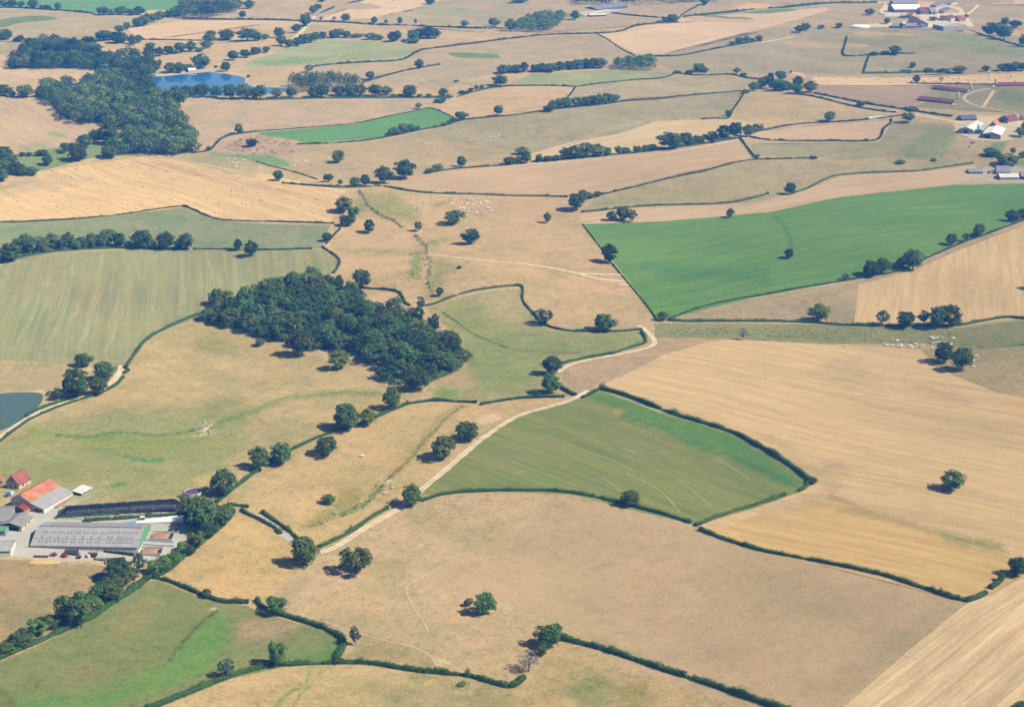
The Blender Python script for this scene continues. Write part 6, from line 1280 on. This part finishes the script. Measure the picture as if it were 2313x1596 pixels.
gable_front('barn', 'brilliant white roofed barn with a dark open front', C4(1080,930), C4(1362,955), 42, 5.4, 8.2, W_GREY, R_WHITE, [('doorway', W_DARK, 'f', .02, .42, 0, 4.8)])
gable_front('stable', 'small stable with a bright orange tiled roof', C4(1180,790), C4(1300,800), 20, 5.0, 9.5, W_GREY, R_ORANGE)
e, ln, D_ = building('polytunnel', 'dark round topped tunnel shed with pale ribs', C4(750,655), C4(990,650), 14, 2.6, 6.0, plain('tunnel_wall', (92,92,110)), plain('tunnel_sheet', (92,94,118), .6, .1))
for u in (.0, .48, .96): box('rib', e, W_WHITE, ln*u, -.2, 0, ln*u+.5, -.1, 2.8)
e, ln, D_ = building('farmhouse', 'long house with dark red roof and white front', C4(1485,700), C4(1670,695), 18, 4.2, 10.0, W_WHITE, R_PURPLE, ops=[('window', W_DARK, 'f', .15+.2*i, .22+.2*i, 1, 2.4) for i in range(4)])
building('annexe', 'small annexe with red brown roof beside the dark red house', C4(1706,650), C4(1800,655), 12, 3.2, 6.5, W_TAN, R_RED)
e, ln, D_ = building('cottage', 'white cottage with steep slate roof and small windows', C4(1300,1508), C4(1525,1508), 11, 3.2, 8.4, W_WHITE, R_SLATE, ops=[('window', W_DARK, 'f', u, u+.055, 1, 2.3, W_WHITE) for u in (.08, .3, .62, .82)]+[('door', W_DARK, 'f', .45, .52, 0, 2.2)], gablemat=W_STONE)
box('chimney', e, W_STONE, ln*.6, 5.1, 7.6, ln*.6+1, 5.9, 10); box('lean_to', e, W_STONE, -7, 2, -1, -.1, 9, 2.4)
e, ln, D_ = building('outbuilding', 'low grey roofed outbuilding left of the cottage', C4(865,1500), C4(1080,1498), 9, 2.4, 4.6, W_STONE, R_SLATE, ops=[('doorway', W_DARK, 'f', u, u+.1, 0, 2.0) for u in (.1, .35, .6, .82)])
building('shed', 'grey shed below the cottage yard', C4(1360,1600), C4(1660,1592), 14, 3, 5.6, W_GREY, R_PALE)
building('shed', 'blue grey shed at the end of the cottage yard', C4(1690,1590), C4(1900,1590), 16, 3.4, 6.6, W_DARK, R_SLATE)
for i, (x, y, lab) in enumerate(((805,915,'white stock trailer left of the white roofed barn'), (620,412,'white van parked at the near red roofed shed'), (1250,118,'white van by the far silo'), (1340,497,'white car on the farm road'))):
    p = G(*C4(x, y)); e = thing('van' if i else 'stock_trailer', lab, 'vehicle', p, .1); box('body', e, W_WHITE, -2.6, -1, .6, 2.0, 1, 2.6 if i != 3 else 1.4); box('cab', e, W_WHITE, 2.02, -.95, .6, 3.0, .95, 1.9 if i != 3 else 1.1); box('window', e, W_DARK, 2.2, -.97, 1.3 if i != 3 else .9, 2.9, .97, 1.8 if i != 3 else 1.05); wheel_pair(e, (-1.5, 2.2), .95, .38, .25)
# poultry sheds with silos
def poultry(label, A, B, silo, slab):
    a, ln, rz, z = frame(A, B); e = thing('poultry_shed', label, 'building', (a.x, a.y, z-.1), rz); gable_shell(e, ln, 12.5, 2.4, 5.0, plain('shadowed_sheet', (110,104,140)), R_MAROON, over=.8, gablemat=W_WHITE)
    n = 12
    for i in range(n): box('window', e, W_DARK, ln*(i+.25)/n, -.06, .8, ln*(i+.7)/n, .03, 1.6)
    opening(e, 'door', W_DARK, 'r', 4.5, 7.5, 0, 2.6, ln, 12.5)
    p = G(*silo); e = thing('silo', 'tall cream feed silo at the '+slab, 'silo', p); cyl('barrel', e, W_CREAM, (0, 0, 3.0), 1.5, 7.0); V = [(math.cos(.35*i)*1.5, math.sin(.35*i)*1.5, 10.0) for i in range(18)]+[(0, 0, 11.2)]; link('cone_top', mesh_from('cone_top', V, [(i, (i+1) % 18, 18) for i in range(18)], W_WHITE), e)
    V = [(math.cos(.35*i)*1.5, math.sin(.35*i)*1.5, 3.0) for i in range(18)]+[(0, 0, 1.0)]; link('hopper', mesh_from('hopper', V, [((i+1) % 18, i, 18) for i in range(18)], W_CREAM), e)
    for q in range(4): box('leg', e, P_GREY, 1.1*math.cos(1.57*q+.78)-.08, 1.1*math.sin(1.57*q+.78)-.08, -.3, 1.1*math.cos(1.57*q+.78)+.08, 1.1*math.sin(1.57*q+.78)+.08, 3.2)
poultry('long low shed with maroon roof, lower of the pair', C4(50,330), C4(615,392), C4(680,325), 'lower maroon shed')
poultry('long low shed with maroon roof, upper of the pair', C4(275,152), C4(820,212), C4(885,185), 'upper maroon shed')
poultry('long low shed with maroon roof below the far bale field', C4(1310,105), C4(1990,105), C4(1285,100), 'maroon shed below the bales')
# pale sheeted clamp by the far road
a, ln, rz, z = frame(T(3,0,870,1078), T(3,0,1080,1055)); lump('silage_clamp', 'pale green sheeted silage clamp beside the far road', 'silage clamp', tuple((a+G(*T(3,0,1080,1055)))/2), ln/2, 5, 1.8, rz, plain('pale_green_sheet', (196,228,214), .5, .06, .3), 41)

# --- far farm at the top right
def C3(x, y): return ((3380+x/4.82)*.56445, (y/4.82)*.56445)
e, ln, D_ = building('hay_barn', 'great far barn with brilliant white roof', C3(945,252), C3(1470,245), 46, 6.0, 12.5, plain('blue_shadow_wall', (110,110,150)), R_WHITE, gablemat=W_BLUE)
for i in range(1, 8): box('post', e, W_WHITE, ln*i/8-.2, -.3, 0, ln*i/8+.2, -.1, 5.6)
building('barn', 'dark far shed behind the white roofed hay barn', C3(930,122), C3(1405,118), 30, 5, 9, W_GREY, R_SLATE)
building('farmhouse', 'long far house with brown tiled roof', C3(1475,282), C3(1655,282), 26, 5, 11, W_STONE, R_PURPLE, ops=[('doorway', W_DARK, 'f', u, u+.1, 0, 3.4) for u in (.15, .45, .75)])
building('barn', 'grey slate barn adjoining the long far house', C3(1662,285), C3(1770,285), 26, 5, 11, W_STONE, R_SLATE, ops=[('doorway', W_DARK, 'f', .3, .6, 0, 4)])
building('house', 'grey roofed far house beside the white gable', C3(1800,250), C3(1900,270), 30, 5, 10, W_CREAM, R_SLATE, gablemat=W_CREAM)
building('shed', 'blue grey far shed along the yard', C3(1640,145), C3(1760,150), 34, 4, 8, W_GREY, R_SLATE)
building('shed', 'small blue shed at the far yard corner', C3(1925,105), C3(2040,110), 22, 4, 7, W_CREAM, R_SLATE)
building('house', 'far stone house with tan gable', C3(1190,350), C3(1290,355), 26, 5, 9, W_TAN, R_RED, gablemat=W_TAN)
building('shed', 'low open shed beside the tan gabled house', C3(1070,352), C3(1185,352), 16, 3, 5, W_DARK, R_SLATE)
for i, (x0, x1, lab) in enumerate(((905,1095,'low purple roofed stall range'), (1175,1400,'low grey roofed stall range east of the tower hut'))):
    building('stall', lab, C3(x0, 545), C3(x1, 545), 24, 3, 7, W_TAN, R_SLATE, ops=[('doorway', W_DARK, 'f', .1+.18*k, .2+.18*k, 0, 2.4) for k in range(5)])
building('tower_hut', 'tall cream hut between the stall ranges', C3(1105,548), C3(1165,548), 22, 7.5, 10, W_CREAM, R_PALE)
gable_front('barn', 'far barn with light blue gable and dark red roof', C3(1415,540), C3(1595,545), 70, 7, 11, W_BLUE, R_PURPLE, [('doorway', W_DARK, 'f', .1, .3, 0, 4)])
building('barn', 'far barn with slate roof and long dark front', C3(1690,545), C3(1895,600), 46, 7, 12, W_GREY, R_PALE, gablemat=W_CREAM)
building('house', 'far house with red roof by the lane', C3(2210,430), C3(2330,430), 24, 5, 10, W_CREAM, R_RED, ops=[('window', W_DARK, 'f', .2, .35, 1, 3), ('window', W_DARK, 'f', .6, .75, 1, 3)])
building('cottage', 'small far cottage with dark red roof', C3(1850,405), C3(1945,410), 18, 4, 8, W_CREAM, R_PURPLE)
building('cottage', 'small far house with a cream gable', C3(2040,430), C3(2150,400), 20, 6, 10, W_CREAM, R_PURPLE, gablemat=W_CREAM)
a, ln, rz, z = frame(C3(130,545), C3(530,545)); lump('silage_clamp', 'white and pale green sheeted clamp at the far farm', 'silage clamp', tuple((a+G(*C3(530,545)))/2+Vector((0, 14, 0))), ln/2, 14, 3.6, rz, plain('white_green_sheet', (236,250,242), .5, .04, .3), 42)
e = thing('trailer', 'white trailer below the far hay barn', 'trailer', G(*C3(745,280)), .2); box('body', e, W_WHITE, -7, -3, 1, 7, 3, 3.5); wheel_pair(e, (-3, 3), 2.6, 1.0)
# long shed on the far hill
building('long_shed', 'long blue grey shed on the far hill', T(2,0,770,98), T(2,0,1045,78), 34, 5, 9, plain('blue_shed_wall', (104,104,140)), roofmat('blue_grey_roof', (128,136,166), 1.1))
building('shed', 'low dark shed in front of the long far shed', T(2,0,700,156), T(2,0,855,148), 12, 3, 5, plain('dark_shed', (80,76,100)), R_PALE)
# pavilion on the lake dam
building('boathouse', 'small white roofed boathouse on the lake dam', T(0,0,1702,657), T(0,0,1770,655), 16, 3, 5, W_WHITE, R_WHITE)

# --- fallen bleached tree, trough, bales, cattle
def fallen_tree():
    p = G(*T(0,2,1870,700)); e = thing('fallen_tree', 'bleached dead tree with bare white limbs in the wet pasture', 'dead tree', p, .3); rr = random.Random(5); tr = ([], []); br = ([], [])
    up(tr, *tube((-3.0,-1.6,.3), (0,0,1.6), .75, .6, 8)); up(tr, *tube((0,0,1.6), (2.2,1.0,3.2), .6, .4, 8))
    def grow(q, d, ln, r, lev):
        d = d/np.linalg.norm(d); f = q+d*ln; f[2] = max(.15, f[2]); up(br, *tube(q, f, r, r*.55, 5))
        if lev:
            for _ in range(3): grow(f, d+np.array([rr.uniform(-.8, .8), rr.uniform(-.8, .8), rr.uniform(-.5, .5)]), ln*.66, r*.55, lev-1)
    for a in (0.2, 1.1, 2.0, 2.9, 4.0, 5.2): grow(np.array([0., 0, 1.5]), np.array([math.cos(a), math.sin(a), rr.uniform(0, 1.1)]), 3.6, .34, 3)
    link('trunk', mesh_from('trunk', *tr, M_DEAD), e); link('limbs', mesh_from('limbs', *br, M_DEAD), e)
fallen_tree()
p = G(*T(1,3,1860,1400)); e = thing('cattle_feeder', 'ring fenced feeder on bare trampled ground', 'feeder', p); V = []; F = []; n = 28
for rr_, zz in ((4.3, .9), (4.3, 1.0), (4.2, 1.0), (4.2, .9)):
    for i in range(n): V.append((math.cos(6.2832*i/n)*rr_, math.sin(6.2832*i/n)*rr_, zz))
for j in range(4):
    for i in range(n): F.append((j*n+i, j*n+(i+1) % n, ((j+1) % 4)*n+(i+1) % n, ((j+1) % 4)*n+i))
link('top_rail', mesh_from('top_rail', V, F, M_CONC), e)
for i in range(14): box('post', e, W_WHITE, math.cos(.4488*i)*4.25-.07, math.sin(.4488*i)*4.25-.07, -.1, math.cos(.4488*i)*4.25+.07, math.sin(.4488*i)*4.25+.07, 1.0)
o = link('bramble', quads_mesh('bramble', crown('bush'), M_LEAF), e); o.scale = (4.5, 4.5, 2.0)
p = G(*T(1,2,1190,1150)); e = thing('water_trough', 'white water trough by the ditch', 'trough', p, .4); box('basin', e, W_WHITE, -1.2, -.7, 0, 1.2, .7, .8); box('water', e, W_DARK, -1.05, -.55, .805, 1.05, .55, .82)
p = G(*T(0,3,762,578)); e = thing('water_trough', 'white bath trough beside the tree belt', 'trough', p, .2); box('basin', e, W_WHITE, -1.4, -.6, 0, 1.4, .6, .8); box('water', e, W_DARK, -1.2, -.45, .805, 1.2, .45, .82)

def bale_mesh():
    V = []; F = []; n = 16
    for x, r in ((-.62, .60), (-.55, .74), (-.2, .75), (.2, .75), (.55, .74), (.62, .60)):
        for i in range(n): V.append((x, math.cos(6.2832*i/n)*r, .73+math.sin(6.2832*i/n)*r))
    for j in range(5):
        for i in range(n): F.append((j*n+i, (j+1)*n+i, (j+1)*n+(i+1) % n, j*n+(i+1) % n))
    F += [tuple(range(n)), tuple(range(5*n, 6*n))[::-1]]
    return mesh_from('bale', V, F, plain('straw_bale', (246,222,170), .95, .15, 2.0))
BALE = bale_mesh()
B1 = TL(0,1,[(135,197),(163,220),(228,317),(452,230),(487,180),(518,272),(545,100),(650,80),(733,127),(628,190),(623,178),(830,12),(953,55),(993,98),(1020,98),(918,131),(797,293),(1117,288),(1108,246),(1152,258),(1233,292),(1290,258),(1268,45),(1230,101),(1300,90),(1578,20),(1675,40),(1568,123),(1550,199),(1790,183),(1874,202),(1948,325),(1985,240),(2025,12),(2097,126),(2200,115),(2097,172),(2150,168),(2190,250),(2228,255),(2285,258),(2158,10),(645,0),(950,0)])
B1 += TL(1,1,[(37,40),(212,110),(22,150),(50,212),(95,242),(275,200),(405,188),(558,204),(517,331)]) + TL(0,0,[(475,1540),(690,1530),(708,1497),(868,1530),(955,1592),(1047,1440),(1073,1440),(1113,1515),(1310,1548),(1368,1530),(1380,1502),(1380,1465),(1388,1583),(1500,1545),(1518,1549),(1525,1427),(1688,1492),(1738,1530),(1785,1580),(2060,1565),(2080,1570),(1245,1577)])
B2 = TL(3,0,[(325,700),(320,715),(432,738),(465,690),(585,700),(715,712),(838,705),(910,700),(1000,720),(1105,755),(1220,700),(1298,748),(1290,705),(1410,735),(1468,715),(1560,700),(1640,705),(1680,720),(1810,730),(1870,735),(2000,720),(2000,690),(2095,660),(2170,708),(2200,690),(1997,660),(1730,715),(2230,740)])
for lst, lab, grp, s in ((B1, 'round straw bale lying on the golden stubble above the brown hedge', 'bales on the golden stubble', 1.15), (B2, 'round straw bale on the far pale strip of stubble', 'bales on the far strip', 1.7)):
    for q in lst:
        o = link('straw_bale', BALE); o.location = G(*q); o.rotation_euler = (0, 0, random.uniform(-.5, .5)); o.scale = (s, s, s); tag(o, lab, 'bale', grp)

def cow_mesh(mat):
    js = [(0,0,1.0,.34,.36),(.55,0,1.02,.33,.36),(-.6,0,1.06,.31,.33),(-.95,0,1.12,.2,.24),(.9,0,1.12,.24,.28),(1.2,0,1.2,.16,.19),(1.42,0,1.16,.14,.16),(1.66,0,1.0,.085,.10),
          (.72,.2,.62,.13,.13),(.74,.22,.3,.075,.075),(.74,.22,.03,.08,.08),(.72,-.2,.62,.13,.13),(.74,-.22,.3,.075,.075),(.74,-.22,.03,.08,.08),
          (-.72,.2,.7,.15,.15),(-.86,.22,.4,.08,.08),(-.8,.22,.03,.08,.08),(-.72,-.2,.7,.15,.15),(-.86,-.22,.4,.08,.08),(-.8,-.22,.03,.08,.08),(-1.08,0,.95,.05,.05),(-1.1,0,.5,.04,.04),(1.36,.2,1.27,.05,.03),(1.36,-.2,1.27,.05,.03)]
    ed = [(0,1),(0,2),(2,3),(1,4),(4,5),(5,6),(6,7),(1,8),(8,9),(9,10),(1,11),(11,12),(12,13),(2,14),(14,15),(15,16),(2,17),(17,18),(18,19),(3,20),(20,21),(6,22),(6,23)]
    me = bpy.data.meshes.new('cow_skel'); me.from_pydata([j[:3] for j in js], ed, []); o = bpy.data.objects.new('cow_skel', me); COL.objects.link(o)
    sk = o.modifiers.new('skin', 'SKIN'); sk.use_smooth_shade = True; o.modifiers.new('sub', 'SUBSURF').levels = 1
    for i, j in enumerate(js): v = me.skin_vertices[0].data[i]; v.radius = (j[3], j[4]); v.use_root = (i == 0)
    dg = bpy.context.evaluated_depsgraph_get(); r = bpy.data.meshes.new_from_object(o.evaluated_get(dg)); bpy.data.objects.remove(o); r.materials.clear(); r.materials.append(mat); r.name = 'cow'; return r
COW = cow_mesh(plain('cream_hide', (255,250,240), .8, .04, 2.0)); COWB = cow_mesh(plain('brown_hide', (120,84,72), .8, .1, 2.0))
HERDS = [
 ('white cow grazing in the scattered herd beyond the broad dark oak', 'herd by the broad dark oak', 1,1, [(1585,192),(1665,175),(1535,232),(1530,250),(1465,262),(1470,272),(1427,295),(1795,220),(1770,245),(1850,253),(1890,235),(1915,200),(1905,215),(1918,218),(1958,220),(1907,253),(1950,260),(1955,293),(1838,285),(1876,292),(1882,300),(1907,296),(1910,330),(1815,316),(2008,285),(2018,303),(2038,308),(2040,318),(2042,343),(1995,330),(2030,250),(2060,237),(2078,230),(2085,242),(2096,237),(2075,250),(2128,252),(2113,267),(2100,287),(2096,291),(2128,312)]),
 ('white cow standing alone beside the stream gully', None, 1,1, [(967,242)]),
 ('white cow in the tight group below the bright green strip', 'group below the green strip', 0,0, [(2060,1440),(2070,1465),(2110,1447),(2125,1443),(2205,1452),(2262,1430),(2105,1478),(2100,1490),(2110,1500),(2138,1485),(2125,1510),(2136,1513),(2170,1523),(2190,1522),(2332,1495),(2342,1518)]),
 ('white cow on the grazed slope by the lone round oak', 'cows by the lone round oak', 1,0, [(305,1512),(350,1505),(358,1468),(398,1482),(440,1460),(460,1470),(500,1487),(653,1434)]),
 ('white cow in the far herd behind the plantation row', 'far herd behind the plantation', 1,0, [(1255,730),(1255,750),(1310,763),(1365,727),(1390,727),(1410,727),(1418,735),(1410,752),(1440,737),(1445,760),(1475,743),(1490,723),(1500,730),(1495,740),(1515,747),(1355,770),(980,775),(1018,773),(1480,735)]),
 ('white cow above the green sliver field', 'cows above the green sliver', 1,0, [(1278,993),(1357,977),(1530,967),(1550,942),(1490,895),(1697,933),(1722,943),(1728,930)]),
 ('white cow on the slope east of the green sliver', 'cows east of the green sliver', 1,0, [(2090,1230),(2115,1248),(2140,1243),(2150,1250),(2165,1245),(2195,1233),(2245,1238),(1910,1250),(1942,1277),(1540,1300),(1760,1227)]),
 ('white cow grazing along the rough strip', 'cows on the rough strip', 3,1, [(1112,1470),(1167,1488),(1462,1462),(1485,1460),(1490,1473),(1527,1465),(1563,1458),(1672,1468),(1050,1522),(1078,1527),(1122,1532),(1183,1542),(1200,1528),(1208,1540),(1280,1535),(1300,1548),(1330,1518),(1375,1545),(1400,1530),(1492,1513),(1523,1508),(1550,1507),(1483,1560),(1653,1525),(690,1540)]),
 ('white cow beside the oak pair on the pasture', 'cows by the oak pair', 3,2, [(1843,37),(1888,33),(1840,52),(1858,72),(1855,127)]),
 ('white cow near the ditch in the long dry pasture', 'cows near the ditch', 1,2, [(1230,1222),(1160,1273),(1247,1333),(1260,1325),(1285,1313)]),
 ('white cow alone in the open dry pasture', None, 1,2, [(962,935)]),
 ('white cow below the far belt of trees', 'cows below the far belt', 0,0, [(1270,268),(1295,262),(1318,262),(1357,250),(1440,210),(1440,225),(1485,228),(1515,205),(1575,193)]),
 ('white cow along the long far hedge', 'cows along the far hedge', 1,0, [(1710,283),(1722,285),(1680,285),(1805,307),(1855,300),(1340,282),(1040,290),(2050,268),(2090,266),(2150,267)]),
]
for lab, grp, c, r, lst in HERDS:
    for q in lst:
        o = link('cow', COW); o.location = G(*T(c, r, *q)); o.rotation_euler = (0, 0, random.choice((0, math.pi))+random.gauss(0, .6)); s = random.uniform(1.05, 1.25); o.scale = (s, s, s); tag(o, lab, 'cow', grp)
for q in [(1830,1300),(1850,1295),(1865,1297),(1815,1335),(1840,1305)]:
    o = link('cow', COWB); o.location = G(*T(3,0,*q)); o.rotation_euler = (0, 0, random.uniform(0, 6)); o.scale = (1.3,)*3; tag(o, 'brown cow resting in the paddock below the white roofed barn', 'cow', 'brown cows by the barn')
# rush tussocks dotted over the rough pasture, and thistles
TUS = quads_mesh('tussock', crown('bush'), M_LEAFS)
def tussocks(poly, n, seed, label, s0, s1):
    rr = random.Random(seed); xs = [p[0] for p in poly]; ys = [p[1] for p in poly]; k = 0; Q = []
    base = crown('bush')[::9]
    while k < n:
        q = (rr.uniform(min(xs), max(xs)), rr.uniform(min(ys), max(ys)))
        if not inside(q, poly): continue
        p = G(*q); s = rr.uniform(s0, s1); Q.append(base*np.array([s, s, s*.45])+np.array(p)); k += 1
    o = link('tussocks', quads_mesh('tussocks', np.concatenate(Q), plain('dry_rush', (118,100,92), .95, .2))); o['kind'] = 'stuff'; o['label'] = label; o['category'] = 'tussocks'
def scrub(line, spread, n, seed, label, s0, s1, mat):
    rr = random.Random(seed); W = worldline(line, 3.0); Q = []; bs = [crown('bush')[::7] for _ in range(3)]
    for _ in range(n):
        w = W[rr.randrange(len(W))]; x, y = w[0]+rr.gauss(0, spread), w[1]+rr.gauss(0, spread); s = rr.uniform(s0, s1)
        Q.append(rr.choice(bs)*np.array([s, s, s*rr.uniform(.35, .7)])+np.array([x, y, float(hgt(np.array(x), np.array(y)))]))
    o = link('scrub', quads_mesh('scrub', np.concatenate(Q), mat)); o['kind'] = 'stuff'; o['label'] = label; o['category'] = 'scrub'
scrub(TL(1,1,[(930,130),(970,190),(1010,260),(1080,320),(1150,360),(1250,400),(1310,455)]), 1.6, 110, 5, 'rough scrub along the upper stream gully', .8, 2.6, M_LEAFS)
scrub(TL(1,1,[(1440,530),(1480,580),(1540,620),(1535,690),(1570,760),(1570,830),(1550,920),(1565,1010)]), 1.8, 130, 6, 'rough scrub along the lower stream gully', .8, 2.4, M_LEAFS)
scrub(TL(1,1,[(1460,700),(1440,800),(1420,900)]), 6.0, 90, 7, 'tufts of rushes on the green bank of the stream', .8, 2.0, M_LEAFG)
scrub(TL(1,1,[(1690,1230),(1800,1300),(1950,1420),(2080,1470),(2250,1540)]), .8, 110, 8, 'rushes lining the ditch east of the dark wood', .6, 1.5, M_LEAFS)
scrub(TL(1,2,[(1860,480),(1690,600),(1620,700),(1500,800),(1420,930),(1300,1040),(1200,1130)]), .8, 120, 9, 'rushes lining the ditch of the long dry pasture', .5, 1.3, M_LEAFS)
scrub(TL(1,2,[(1150,1190),(1060,1270),(1000,1350),(900,1400),(780,1450),(640,1500),(560,1560)]), 2.6, 150, 10, 'rough green tufts at the wet end of the long dry pasture', .6, 1.6, M_LEAFG)
scrub(TL(3,1,[(0,1440),(300,1455),(700,1470),(1100,1490),(1500,1505),(1700,1510),(1850,1535),(1980,1555),(2150,1530),(2312,1520)]), .9, 130, 11, 'rough weeds along the ditch of the rough strip', .7, 1.8, M_LEAFS)
scrub(TL(2,1,[(1480,1400),(1800,1390),(2200,1400),(2600,1400),(3000,1410),(3400,1420),(3900,1430)]), 9.0, 260, 12, 'coarse tufts scattered over the rough strip', .7, 1.9, M_LEAFS)
scrub(TL(0,2,[(520,740),(700,750),(850,750),(1000,715),(1150,712),(1400,745),(1560,730),(1740,695)]), .9, 120, 13, 'rushes lining the wet valley bottom', .5, 1.4, M_LEAFG)
scrub(TL(0,3,[(1960,730),(1850,800),(1720,930),(1600,1070),(1540,1180)]), .9, 110, 14, 'dark rushes along the ditch in the bright meadow', .5, 1.2, M_LEAF)
tussocks([(500,322),(575,306),(655,318),(672,335),(660,346),(560,350),(510,338)], 90, 3, 'dark rush tussocks dotted over the rough pasture', 1.5, 4.5)

# ------------------------------------------------------------------ haze
V, F = boxVF(-14000, -3000, -12, 14000, 19000, 440); m, nt, out = nodemat('haze'); pv = N(nt, 'ShaderNodeVolumePrincipled')
pv.inputs['Color'].default_value = (0.07, 0.34, 1.0, 1); pv.inputs['Absorption Color'].default_value = (1, 1, 1, 1); pv.inputs['Density'].default_value = HAZE; pv.inputs['Anisotropy'].default_value = 0.0
nt.links.new(pv.outputs[0], out.inputs['Volume']); o = link('haze', mesh_from('haze', V, F, m)); o['kind'] = 'stuff'; o['label'] = 'pale blue summer haze over the valley'
